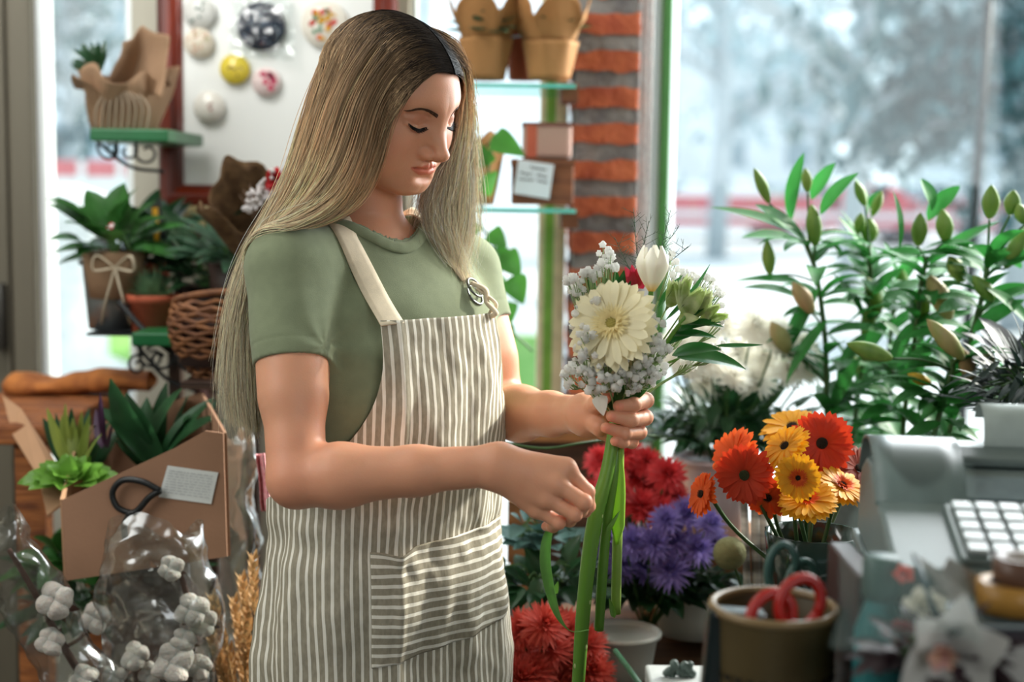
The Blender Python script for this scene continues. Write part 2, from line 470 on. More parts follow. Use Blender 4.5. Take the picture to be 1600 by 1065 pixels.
# left hand: palm behind the stems, fingers wrap round them towards the camera
def hand_left():
    A = lambda px, py, Y: at(px, py, Y)
    kn = [A(976, 622, 1.752), A(974, 643, 1.756), A(970, 664, 1.756), A(964, 682, 1.752)]
    pip = [A(1009, 625, 1.716), A(1008, 652, 1.712), A(999, 675, 1.711), A(987, 690, 1.712)]
    dip = [A(990, 632, 1.684), A(986, 656, 1.680), A(976, 676, 1.682), A(973, 690, 1.686)]
    tip = [A(967, 634, 1.674), A(956, 650, 1.670), A(947, 668, 1.672), A(961, 689, 1.676)]
    rad = [.0093, .0092, .0087, .0078]
    palm = [rc(A(920, 640, 1.768), kn[0], .0165, .0120, .0), rc(A(919, 645, 1.768), kn[1], .0175, .0120, .012),
            rc(A(918, 652, 1.766), kn[2], .0170, .0115, .012), rc(A(918, 660, 1.762), kn[3], .0150, .0105, .012),
            rc(A(922, 650, 1.752), A(938, 668, 1.725), .0150, .0115, .014)]
    fingers = [[(kn[i], pip[i], rad[i] * 1.06, rad[i]), (pip[i], dip[i], rad[i], rad[i] * .92), (dip[i], tip[i], rad[i] * .92, rad[i] * .76)] for i in range(4)]
    thumb = [(A(920, 642, 1.757), A(932, 630, 1.728), .0135, .0110), (A(932, 632, 1.728), A(942, 626, 1.706), .0105, .0095), (A(942, 626, 1.706), A(950, 616, 1.690), .0090, .0070)]
    return palm, fingers + [thumb]
HR, HL = hand_right(), hand_left()

def hand_d(P, hand):
    palm, fingers = hand
    d = None
    for a, b, ra, rb, k, sq in palm:
        q = rcone(P, a, b, ra, rb); d = q if d is None else smin(d, q, k)
    fd = None
    for f in fingers:
        q = None
        for a, b, ra, rb in f:
            z = rcone(P, a, b, ra, rb); q = z if q is None else smin(q, z, .0025)
        for jx in f[1:]:                                           # knuckles
            q = smin(q, ell(P, jx[0], (jx[2] * 1.06,) * 3), .002)
        fd = q if fd is None else smin(fd, q, .0010)
    return smin(d, fd, .0075)
def arm_d(P, S, E, W, side, hand):
    q = rcone(P, S, E, .040, .0345)
    up = S.lerp(E, .45)
    q = smin(q, rcone(P, S.lerp(E, .2), S.lerp(E, .6), .040, .0385), .02)
    m = E.lerp(W, .22); n_ = E.lerp(W, .60)
    fa = rcone(P, E, m, .0325, .0345); fa = smin(fa, rcone(P, m, n_, .0355, .0275), .02)
    fa = smin(fa, econe(P, n_, W, .0265, .0235, side, .82), .015)
    q = smin(q, fa, .012)
    q = smin(q, econe(P, W, W.lerp(hand[0][1][1], .30), .0235, .0200, side, .80), .012)
    return smin(q, hand_d(P, hand), .010)
TORS = [  # (z above shoulder, half width, half depth, forward shift)
    (.055, .050, .045, -.010), (.020, .105, .062, -.008), (-.03, .150, .088, .004), (-.09, .154, .104, .010), (-.15, .152, .114, .014),
    (-.21, .144, .108, .012), (-.28, .134, .098, .008), (-.34, .132, .096, .004), (-.42, .142, .104, .002), (-.50, .150, .108, .000),
    (-.58, .154, .110, .0), (-.70, .155, .108, .0), (-.85, .150, .100, .0)]
def smooth_table(rows):
    z = np.array([t[0] for t in rows][::-1]); zz = np.linspace(z[0], z[-1], 400); out = []
    kern = np.exp(-np.linspace(-2, 2, 41) ** 2); kern /= kern.sum()
    for i in range(1, len(rows[0])):
        v = np.interp(zz, z, np.array([t[i] for t in rows][::-1])); vp = np.pad(v, 20, mode='edge')
        out.append(np.convolve(vp, kern, 'valid'))
    return zz, out
_tz, (_tw, _td, _tf) = smooth_table(TORS)
def torso_d(P, grow=0.0):
    q = (P - TCn) @ TMn; z = q[:, 2] - TZ
    itp = lambda a: np.interp(z, _tz, a)
    w_, d_, f_ = itp(_tw) + grow, itp(_td) + grow, itp(_tf)
    x, y = q[:, 0] / w_, (q[:, 1] - f_) / d_
    n = (np.abs(x) ** 2.5 + np.abs(y) ** 2.5) ** (1 / 2.5) + 1e-6
    r = np.sqrt(q[:, 0] ** 2 + (q[:, 1] - f_) ** 2)
    d = r * (1 - 1 / n); d = np.where(r < .02, -np.minimum(w_, d_), d) * .9
    d = smax(d, z - (.062 + grow), .03); d = smax(d, -(z + .86), .01)
    return d
def body_d(P):
    """skin: head, neck, arms; the trunk stays inside the clothes"""
    out = np.full(len(P), 1.0)
    def box(pts, m):
        a = np.array([list(p) for p in pts]); lo, hi = a.min(0) - m, a.max(0) + m
        return np.maximum(np.maximum(lo - P, P - hi).max(1), 0)
    def part(dist_box, fn, k):
        nonlocal out
        near = dist_box < .03
        r = dist_box + .03
        if near.any(): r[near] = fn(P[near])
        out = smin(out, r, k)
    part(box([HC], .135), head_d, 0)
    def neck(Q):
        d = rcone(Q, H(0, -.026, -.050), NB + Vector((0, .01, -.02)), .047, .046)
        d = smin(d, rcone(Q, NB + Vector((0, 0, -.03)), SR + Vector((.03, .02, -.012)), .034, .028), .04)
        d = smin(d, rcone(Q, NB + Vector((0, 0, -.03)), SL + Vector((-.03, 0, -.012)), .034, .028), .04)
        return smin(d, torso_d(Q, -.006), .03)
    part(box([H(0, 0, -.05), SR, SL, T(0, 0, TZ - .85)], .16), neck, .016)
    part(box([SR, ER, WR] + [f[2][1] for f in HR[1]], .055), lambda Q: arm_d(Q, SR, ER, WR, (0, 1, 0), HR), .03)
    part(box([SL, EL, WL] + [f[2][1] for f in HL[1]], .055), lambda Q: arm_d(Q, SL, EL, WL, (.5, .8, 0), HL), .03)
    return out

# ---- skin
def skin_material():
    m = M('skin', (222, 160, 128), rough=.46, var=.05, scale=14, bump=.05, bscale=420, sss=.35, attr='Col', spec=.42)
    return m
skin = skin_material()
_lo = np.minimum.reduce([np.array(p) for p in (ER, SR, T(0, 0, TZ - .3))]) - .30
_lo = np.array([-.42, 1.42, 1.43 - .47]); _hi = np.array([.26, 2.10, 1.72])
V, Q = surface_nets(body_d, _lo, _hi, HSIZE)
V = project(body_d, V, 1)
lipm = head_lip(V)
Pl = headp(V)
colr = np.ones((len(V), 3))
blush = np.exp(-(((np.abs(Pl[:, 0]) - .043) / .02) ** 2 + ((Pl[:, 2] + .035) / .02) ** 2)) * (Pl[:, 1] > .02)
nosep = np.exp(-((Pl[:, 0] / .016) ** 2 + ((Pl[:, 2] + .045) / .014) ** 2)) * (Pl[:, 1] > .09)
colr *= 1 - (blush * .5 + nosep * .35)[:, None] * np.array([.02, .16, .14])
shadow_lid = np.exp(-(((np.abs(Pl[:, 0]) - .033) / .014) ** 2 + ((Pl[:, 2] - .003) / .008) ** 2)) * (Pl[:, 1] > .05)
colr *= 1 - shadow_lid[:, None] * np.array([.20, .32, .34])
colr = colr * (1 - lipm[:, None]) + lipm[:, None] * np.array([.88, .50, .47])
scalp = np.clip((Pl[:, 2] - .040 - (Pl[:, 1] > 0) * 0.0 + (.085 - Pl[:, 1]) * .9 - .022) / .004, 0, 1) * (Pl[:, 2] > -.02) * (Pl[:, 1] < .086)
hl = .059 - np.clip(np.abs(Pl[:, 0]) - .02, 0, 1) ** 1.5 * 4.2
scalp = np.clip((Pl[:, 2] - hl) / .003, 0, 1) * (Pl[:, 1] > .02) + (Pl[:, 1] <= .02) * (Pl[:, 2] > -.06)
scalp *= (Pl[:, 2] < .2) * (np.abs(Pl[:, 0]) < .1) * (Pl[:, 1] > -.2)
colr = colr * (1 - scalp[:, None]) + scalp[:, None] * np.array([.07, .07, .08])
# nails: paler, pinker ends of the fingers
nail = np.zeros(len(V))
for hd, off in ((HR, Vector((.004, .002, .006))), (HL, Vector((.001, -.0085, .001)))):
    for f in hd[1]:
        tp = np.array(f[2][1] + off); ax = np.array((f[2][1] - f[2][0]).normalized()); q = V - tp; al = q @ ax; pr = np.sqrt(np.maximum((q ** 2).sum(1) - al ** 2, 0))
        nail = np.maximum(nail, np.clip((1 - np.sqrt((al / .0060) ** 2 + (pr / .0052) ** 2)) * 5, 0, 1))
colr = colr * (1 - nail[:, None]) + nail[:, None] * np.array([1.04, .90, .92])
# redder knuckles, elbows and fingertips
red = np.zeros(len(V))
for hd in (HR, HL):
    for f in hd[1]:
        for jp, s_ in ((f[1][0], .008), (f[2][1], .011)):
            red = np.maximum(red, np.exp(-((V - np.array(jp)) ** 2).sum(1) / s_ ** 2))
for jp in (ER, EL): red = np.maximum(red, .8 * np.exp(-((V - np.array(jp)) ** 2).sum(1) / .05 ** 2))
colr *= 1 - red[:, None] * np.array([.02, .16, .15])
P_LABEL = 'person, long-haired florist in green shirt and striped apron looking down at a bouquet'
person = np_mesh('person', V, Q, skin, None, colr)
tag(person, P_LABEL, 'person')
# ================================================================ clothes
def hit(f, px, py, y0=1.45, y1=2.1):
    """first point on the surface f = 0 along the line of sight through a photo pixel"""
    a, b = np.array(at(px, py, y0)), np.array(at(px, py, y1))
    t = np.linspace(0, 1, 900)[:, None]; P = a + (b - a) * t; d = f(P)
    i = np.argmax(d < 0)
    if d[i] >= 0: i = int(np.argmin(d))
    return P[i]
def wave(P, v, freq, ph=0.0):
    v = np.array(v, float); v /= np.linalg.norm(v); return np.sin(P @ v * freq + ph)
def shirt_folds(P):
    w_ = .5 * wave(P, (1, .3, .4), 31) + .5 * wave(P, (.2, 1, -.7), 23, 1)
    a = np.array(SR) + np.array([.035, 0, -.085])              # creases fan out of the near armpit
    q = P - a; ang = np.arctan2(q[:, 2], q[:, 0] + .3 * q[:, 1]); rr = np.sqrt((q ** 2).sum(1))
    fan = np.sin(ang * 7 + w_ * 1.6 + rr * 18) * np.exp(-(rr / .14) ** 2) * np.clip(rr / .075, 0, 1) ** 2
    drape = np.sin(P @ np.array([46., -16., 30.]) + w_ * 1.6) * .55
    fine = np.sin(P @ np.array([95., 40., 70.]) + w_ * 3) * .2
    return (fan * .0024 + drape * .0016 + fine * .0006)
def sleeve(P, S, E, t1, r0, r1, ins, fo):
    a, b = np.array(S), np.array(E); ax = (b - a) / np.linalg.norm(b - a); L = np.linalg.norm(b - a)
    c = a + (b - a) * (t1 + .2)
    o = rcone(P, a, c, r0, r1) + fo * .5
    cut = (P - a) @ ax - t1 * L
    wob = .0020 * np.sin(np.arctan2(P[:, 2] - a[2], P[:, 0] - a[0]) * 5)
    inner = np.maximum(rcone(P, a, c + ax * .2, ins, ins), -(cut + .028))
    return np.maximum(np.maximum(o, cut), -inner)
def hole_d(P): return rcone(P, NB + FWD * .012 + Vector((0, 0, -.034)), NB + FWD * -.03 + Vector((0, 0, .2)), .057, .11)
def shirt_d(P, folds=True, neck=True):
    d = torso_d(P, .007)
    yoke = smin(rcone(P, NB + Vector((0, 0, -.028)), SR + Vector((0, 0, .009)), .045, .046), rcone(P, NB + Vector((0, 0, -.030)), SL + Vector((0, 0, .002)), .045, .046), .03)
    d = smin(d, yoke, .035)
    fo = shirt_folds(P) if folds else 0
    s1 = sleeve(P, SR, ER, .455, .0505, .0460, .0415, fo); s2 = sleeve(P, SL, EL, .37, .0500, .0470, .0415, fo)
    d = smin(smin(d + fo, s1, .022), s2, .022)
    hole = hole_d(P)
    if neck: d = np.maximum(d, -(hole + .004))
    for S, E, t1 in ((SR, ER, .455), (SL, EL, .37)):          # stitched hem line
        a, b = np.array(S), np.array(E); L = np.linalg.norm(b - a); ax = (b - a) / L
        c = np.abs((P - a) @ ax - t1 * L + .020); near = rcone(P, S, E, .06, .06) < 0
        d = d + np.where(near & (c < .0025), .0007 * (1 - c / .0025), 0)
    d = smax(d, -(P[:, 2] - (TZ - .62)), .004)
    return d
cloth = M('sage_jersey', (128, 136, 108), rough=.92, var=.05, scale=60, bump=.12, bscale=900, sheen=.15, spec=.2)
V, Q = surface_nets(shirt_d, np.array([-.42, 1.60, TZ - .64]), np.array([.12, 2.12, TZ + .16]), max(HSIZE * 1.7, .0022), slack=1.6)
shirt = np_mesh('tshirt', V, Q, cloth, person); shirt['label'] = 'sage green short-sleeved shirt'
# ribbed neckband
base_s = lambda Q: shirt_d(Q, False, False)
ringp = np.array([list(NB + (FWD * math.cos(a) + RGT * math.sin(a)) * .06 + Vector((0, 0, -.01))) for a in np.linspace(0, 2 * PI, 72, endpoint=False)])
for _ in range(12):
    ringp = project(hole_d, ringp, 1, .0015); ringp = project(base_s, ringp, 1, .0012)
    ringp = (np.roll(ringp, 1, 0) + np.roll(ringp, -1, 0)) * .2 + ringp * .6
rn, _g = grad(base_s, ringp, .004); rt_ = np.roll(ringp, -1, 0) - np.roll(ringp, 1, 0); rt_ /= np.linalg.norm(rt_, axis=1, keepdims=True); rs = np.cross(rt_, rn)
hg, _g = grad(hole_d, ringp); rs *= np.sign((rs * hg).sum(1))[:, None]
nb = MB()
def nbf(u, v):
    i = int(round(u * 72)) % 72; a = v * 2 * PI
    return Vector(ringp[i] + rs[i] * (.0045 + .0078 * math.cos(a)) + rn[i] * (.0006 + .0022 * math.sin(a) + .0004 * math.sin(i * 2.2)))
nb.grid(nbf, 72, 14, closed=True); nb.build('neckband', cloth, shirt)

# ---- apron: wraps the trunk; s runs round the body (to her right positive), z is height
APR = [(.06, .15, .095, .01), (-.03, .150, .105, .010), (-.10, .150, .116, .014), (-.16, .150, .120, .016), (-.24, .148, .117, .013), (-.30, .150, .115, .010),
       (-.36, .156, .118, .006), (-.44, .166, .124, .003), (-.52, .174, .129, .0), (-.62, .180, .132, .0), (-.75, .184, .134, .0), (-.95, .19, .136, 0)]
_az, (_aw, _ad, _af) = smooth_table(APR)
PH = np.linspace(-R(170), R(170), 681)
def apron_ring(z):
    """(s, x, y) round the body at height z below the shoulder"""
    w_, d_, f_ = (np.interp(z, _az, a) + g for a, g in ((_aw, .013), (_ad, .013), (_af, 0)))
    r = 1 / ((np.abs(np.sin(PH)) / w_) ** 2.3 + (np.abs(np.cos(PH)) / d_) ** 2.3) ** (1 / 2.3)
    x, y = r * np.sin(PH), r * np.cos(PH) + f_
    s = np.concatenate([[0], np.cumsum(np.hypot(np.diff(x), np.diff(y)))]); s -= np.interp(0, PH, s)
    return s, x, y
def apron_wr(s, z):
    """cloth wrinkles, metres outwards"""
    k = .0022 * math.sin(s * 95 + 3 * nz(s * 9, z * 5, 2)) * (0.35 + .65 * min(1, max(0, (-z - .30) / .15)))
    k += .0095 * nz(s * 7, z * 7, 5) + .0050 * nz(s * 22, z * 14, 9) + .0020 * nz(s * 60, z * 40, 3)
    k += .0040 * math.exp(-((s - CREASE) / .006) ** 2) + .0025 * math.exp(-((s - CREASE - .012) / .02) ** 2)
    wst = math.exp(-((z + .335) / .018) ** 2); k -= .004 * wst * (1 + nz(s * 30, 3, 1))
    return k
CREASE = .074
def apron_pt(s, z, off=0.0):
    S_, X, Y_ = RING(z)
    x, y = np.interp(s, S_, X), np.interp(s, S_, Y_)
    e = 1e-3; tx, ty = np.interp(s + e, S_, X) - x, np.interp(s + e, S_, Y_) - y; n = math.hypot(tx, ty) + 1e-9
    nx, ny = -ty / n, tx / n
    if nx * x + ny * (y) < 0: nx, ny = -nx, -ny
    k = apron_wr(s, z) + off
    return T(x + nx * k, y + ny * k, TZ + z)
_ringc = {}
def RING(z):
    q = round(z, 3)
    if q not in _ringc: _ringc[q] = apron_ring(q)
    return _ringc[q]
def stripes(name, vertical=True, period=.0112):
    m = bpy.data.materials.new(name); m.use_nodes = True; nt = m.node_tree; N = nt.nodes; L = nt.links; b = N['Principled BSDF']
    uv = N.new('ShaderNodeUVMap'); sp = N.new('ShaderNodeSeparateXYZ'); L.new(uv.outputs[0], sp.inputs[0])
    n1 = N.new('ShaderNodeTexNoise'); n1.inputs['Scale'].default_value = 9; L.new(uv.outputs[0], n1.inputs['Vector'])
    ma = N.new('ShaderNodeMath'); ma.operation = 'MULTIPLY_ADD'; ma.inputs[1].default_value = .006; L.new(n1.outputs[0], ma.inputs[0]); L.new(sp.outputs[0 if vertical else 1], ma.inputs[2])
    dv = N.new('ShaderNodeMath'); dv.operation = 'DIVIDE'; dv.inputs[1].default_value = period; L.new(ma.outputs[0], dv.inputs[0])
    fr = N.new('ShaderNodeMath'); fr.operation = 'FRACT'; L.new(dv.outputs[0], fr.inputs[0])
    pp = N.new('ShaderNodeMath'); pp.operation = 'PINGPONG'; pp.inputs[1].default_value = .5; L.new(fr.outputs[0], pp.inputs[0])
    mr = N.new('ShaderNodeMapRange'); mr.inputs[1].default_value = .155; mr.inputs[2].default_value = .195; L.new(pp.outputs[0], mr.inputs[0])
    wv = N.new('ShaderNodeTexNoise'); wv.inputs['Scale'].default_value = 260; wv.inputs['Detail'].default_value = 3
    mpg = N.new('ShaderNodeMapping'); mpg.inputs['Scale'].default_value = (1, .35, 1); L.new(uv.outputs[0], mpg.inputs[0]); L.new(mpg.outputs[0], wv.inputs['Vector'])
    mx = N.new('ShaderNodeMix'); mx.data_type = 'RGBA'; mx.inputs[6].default_value = lin((240, 235, 222)); mx.inputs[7].default_value = lin((160, 152, 134)); L.new(mr.outputs[0], mx.inputs[0])
    m2 = N.new('ShaderNodeMix'); m2.data_type = 'RGBA'; m2.blend_type = 'OVERLAY'; m2.inputs[0].default_value = .35; L.new(mx.outputs[2], m2.inputs[6]); L.new(wv.outputs[0], m2.inputs[7])
    L.new(m2.outputs[2], b.inputs['Base Color']); b.inputs['Roughness'].default_value = .95; b.inputs['Specular IOR Level'].default_value = .15
    bp = N.new('ShaderNodeBump'); bp.inputs['Strength'].default_value = .15; bp.inputs['Distance'].default_value = .002; L.new(wv.outputs[0], bp.inputs['Height']); L.new(bp.outputs[0], b.inputs['Normal'])
    return m
def cloth_patch(name, fn, nu, nv, mat, parent, thick=.0012):
    """fn(u,v) -> point, (uv)"""
    V, UV = [], []
    for j in range(nv + 1):
        for i in range(nu + 1):
            p, q = fn(i / nu, j / nv); V.append(p); UV.append(q)
    F = [(j * (nu + 1) + i, (j + 1) * (nu + 1) + i, (j + 1) * (nu + 1) + i + 1, j * (nu + 1) + i + 1) for j in range(nv) for i in range(nu)]
    me = bpy.data.meshes.new(name); me.from_pydata(V, [], F); uvl = me.uv_layers.new(name='UVMap')
    vi = np.empty(len(me.loops), np.int32); me.loops.foreach_get('vertex_index', vi)
    uvl.data.foreach_set('uv', np.array(UV, np.float32)[vi].ravel())
    me.polygons.foreach_set('use_smooth', [True] * len(me.polygons)); me.materials.append(mat)
    o = bpy.data.objects.new(name, me); C.objects.link(o); o.parent = parent; o.location = -ploc(parent)
    md = o.modifiers.new('s', 'SOLIDIFY'); md.thickness = thick; md.offset = 1
    return o
STR_V, STR_H = stripes('apron_ticking'), stripes('pocket_ticking', False, .0125)
BT, BB = -.050, -.90         # top of bib, bottom of skirt
def apron_edge(z, side):
    """how far round the body the apron reaches at height z"""
    top = .096 if side > 0 else .098
    t = min(1, max(0, (BT - z) / .24)); e = t ** 3.0
    full = .285 if side > 0 else .29
    return top + (full - top) * e
def apron_fn(u, v):
    z = BT + (BB - BT) * v
    sR, sL = apron_edge(z, 1), apron_edge(z, -1)
    s = sR + (-sL - sR) * u
    if v == 0: pass
    return apron_pt(s, z), (s, z)
apron = cloth_patch('apron', apron_fn, 200, 260, STR_V, person)
apron['label'] = 'cream and taupe striped bib apron'
PK = (.0, -.36, -.55)
def pocket_fn(u, v):
    s = .108 + (-.135 - .108) * u
    z0 = -.335 + .012 * u; z1 = -.482 + .03 * u
    z = z0 + (z1 - z0) * v
    sag = .003 * math.exp(-((u - .14) / .07) ** 2) * max(0, 1 - v * 6)
    edge = min(u, 1 - u, (1 - v)) ; off = .0022 + .0045 * min(1, edge * 8) * (1 - .5 * v) + sag * 2
    return apron_pt(s, z - sag * 2, off), (s, z)
pocket = cloth_patch('pocket', pocket_fn, 90, 60, STR_H, apron)
strap_m = M('cream_cotton', (226, 210, 184), rough=.9, var=.05, scale=80, bump=.1, bscale=700, spec=.2)
def ribbon(name, pts, width, mat, parent, up_fn, thick=.0016, nseg=12, taper=None):
    P = catmull(pts, nseg); n = len(P)
    def fn(u, v):
        i = min(n - 1, int(round(v * (n - 1)))); p = P[i]; d = (P[min(n - 1, i + 1)] - P[max(0, i - 1)]).normalized()
        N_ = up_fn(p); sd = d.cross(N_).normalized(); w_ = width * (taper(v) if taper else 1)
        return p + sd * (u - .5) * w_ + N_ * (.0012 * math.sin(u * PI)), (u * width, v)
    return cloth_patch(name, fn, 4, n - 1, mat, parent, thick)
def shirt_n(p):
    g, _ = grad(lambda Q: shirt_d(Q, False), np.array([list(p)]), .004); return Vector(g[0])
def on_shirt(px, py, off=.003):
    p = hit(lambda Q: shirt_d(Q), px, py); p = project(lambda Q: shirt_d(Q), p[None], 3, off)[0]; return Vector(p)
a0 = apron_pt(.082, BT - .004, .003); a1 = apron_pt(-.088, BT - .004, .003)
sp = [on_shirt(x, y) for x, y in ((524, 338), (542, 375), (562, 415), (586, 462))]
sneck = lambda r_, f_, z_: Vector(project(lambda Q: shirt_d(Q), np.array([list(NB + RGT * r_ + FWD * f_ + Vector((0, 0, z_)))]), 4, .004)[0])
ribbon('neck_strap', [sneck(.04, -.065, .03), sneck(.062, -.035, .035)] + sp + [a0], .031, strap_m, person, shirt_n)
sp2 = [on_shirt(x, y) for x, y in ((640, 322), (668, 356), (700, 398), (728, 438))]
ribbon('neck_strap', [sneck(-.04, -.065, .03), sneck(-.062, -.035, .035)] + sp2, .028, strap_m, person, shirt_n)
rg = on_shirt(738, 452, .006)
b = MB(); s1, s2, s3 = frame_from(shirt_n(rg))
for k in (0, 1):
    c = rg + Vector((0, 0, -.010 * k))
    b.tube([c + (s1 * math.cos(a) + s2 * math.sin(a)) * .014 for a in np.linspace(0, 2 * PI, 25)], .0017, 6)
b.build('strap_ring', M('dull_steel', (120, 122, 118), .35, metal=1), person)
b = MB(); b.tube(catmull([rg + Vector((-.004, -.006, .006)), rg + Vector((.014, -.014, -.002)), rg + Vector((.016, -.014, -.018)), a1 + Vector((.004, -.006, .006)), a1], 8), .0055, 8, flat=.6)
b.tube(catmull([rg + Vector((.002, -.012, .0)), rg + Vector((.028, -.012, -.020)), rg + Vector((.020, -.014, -.034)), a1 + Vector((0, 0, .01))], 8), .004, 8, flat=.6)
b.build('strap_knot', strap_m, person)
# ================================================================ hair
rnd = fresh(7)
def pt(x, y, Y): return at(x, y, Y)
PART = [H(-.005, .079, .0560), H(-.005, .063, .0730), H(-.005, .040, .0870), H(-.005, .010, .0930), H(-.004, -.030, .0900), H(-.002, -.065, .070)]
def guide(root, scr): return catmull([root] + [pt(*s) for s in scr], 8)
G_near = [  # from the forehead back to the crown
  (0.00, [(696, 110, 1.768), (660, 121, 1.756), (632, 138, 1.750), (615, 160, 1.748), (607, 190, 1.748), (597, 228, 1.750), (584, 270, 1.750), (567, 304, 1.740), (540, 332, 1.728), (478, 354, 1.712), (425, 374, 1.735), (393, 430, 1.785), (386, 520, 1.800), (390, 600, 1.795), (398, 672, 1.790)]),
  (0.22, [(668, 90, 1.762), (620, 116, 1.742), (586, 162, 1.734), (570, 220, 1.732), (552, 275, 1.722), (520, 326, 1.708), (462, 352, 1.704), (414, 385, 1.742), (388, 450, 1.785), (380, 540, 1.800), (384, 620, 1.795), (392, 690, 1.790)]),
  (0.45, [(645, 62, 1.770), (598, 98, 1.738), (562, 160, 1.724), (540, 230, 1.722), (512, 290, 1.718), (468, 335, 1.722), (422, 385, 1.748), (392, 450, 1.785), (374, 540, 1.800), (374, 620, 1.798), (384, 676, 1.795)]),
  (0.70, [(612, 42, 1.782), (566, 84, 1.748), (530, 150, 1.732), (505, 225, 1.732), (478, 295, 1.740), (440, 350, 1.758), (402, 410, 1.782), (376, 480, 1.800), (366, 560, 1.805), (366, 630, 1.80), (374, 668, 1.80)]),
  (0.88, [(588, 26, 1.815), (545, 62, 1.790), (510, 125, 1.775), (486, 200, 1.775), (462, 275, 1.782), (428, 342, 1.795), (393, 405, 1.806), (369, 480, 1.810), (359, 560, 1.812), (358, 630, 1.81), (366, 676, 1.81)]),
  (1.00, [(585, 18, 1.86), (535, 52, 1.85), (502, 115, 1.845), (478, 190, 1.840), (455, 270, 1.840), (422, 338, 1.835), (388, 402, 1.830), (366, 478, 1.825), (357, 560, 1.822), (354, 620, 1.82), (358, 660, 1.82)]),
  (1.20, [(575, 24, 1.91), (532, 64, 1.92), (506, 130, 1.92), (486, 205, 1.91), (468, 280, 1.90), (438, 345, 1.885), (404, 405, 1.865), (380, 478, 1.85), (368, 560, 1.845), (364, 620, 1.84), (368, 668, 1.84)]),
]
G_far = [
  (-0.5, [(712, 118, 1.815), (706, 160, 1.855), (690, 210, 1.875), (674, 260, 1.88), (662, 310, 1.875), (651, 345, 1.865)]),
  (0.00, [(716, 118, 1.805), (716, 150, 1.835), (712, 200, 1.852), (694, 250, 1.862), (680, 296, 1.862), (664, 330, 1.850), (676, 372, 1.845), (700, 402, 1.85)]),
  (0.35, [(720, 98, 1.815), (724, 140, 1.845), (721, 200, 1.866), (710, 260, 1.876), (696, 318, 1.876), (700, 372, 1.87), (718, 420, 1.865), (712, 455, 1.86)]),
  (0.70, [(712, 76, 1.835), (724, 122, 1.862), (727, 190, 1.884), (725, 260, 1.893), (722, 330, 1.89), (708, 390, 1.88), (698, 436, 1.87), (690, 470, 1.865)]),
  (1.00, [(694, 54, 1.86), (720, 96, 1.885), (728, 160, 1.905), (734, 240, 1.91), (735, 310, 1.905), (737, 360, 1.895), (723, 402, 1.88), (704, 440, 1.87)]),
]
def part_at(k):
    q = min(.999, max(0, k / 1.2)) * (len(PART) - 1); i = int(q); return PART[i].lerp(PART[i + 1], q - i)
def make_guides(G, off):
    out = []
    for k, scr in G:
        r_ = part_at(k) + HM @ Vector((off, 0, 0))
        g = catmull([r_] + [pt(*s) for s in scr], 8)
        L = [0]; [L.append(L[-1] + (g[i + 1] - g[i]).length) for i in range(len(g) - 1)]
        g = np.array([list(p) for p in g]); L = np.array(L) / L[-1]; tt = np.linspace(0, 1, 44)
        out.append((k, np.stack([np.interp(tt, L, g[:, c]) for c in range(3)], 1)))
    return out
def guide_at(gs, k):
    for i in range(len(gs) - 1):
        if k <= gs[i + 1][0]:
            f = (k - gs[i][0]) / (gs[i + 1][0] - gs[i][0]); f = f * f * (3 - 2 * f) * .35 + f * .65
            return gs[i][1] * (1 - f) + gs[i + 1][1] * f
    return gs[-1][1]
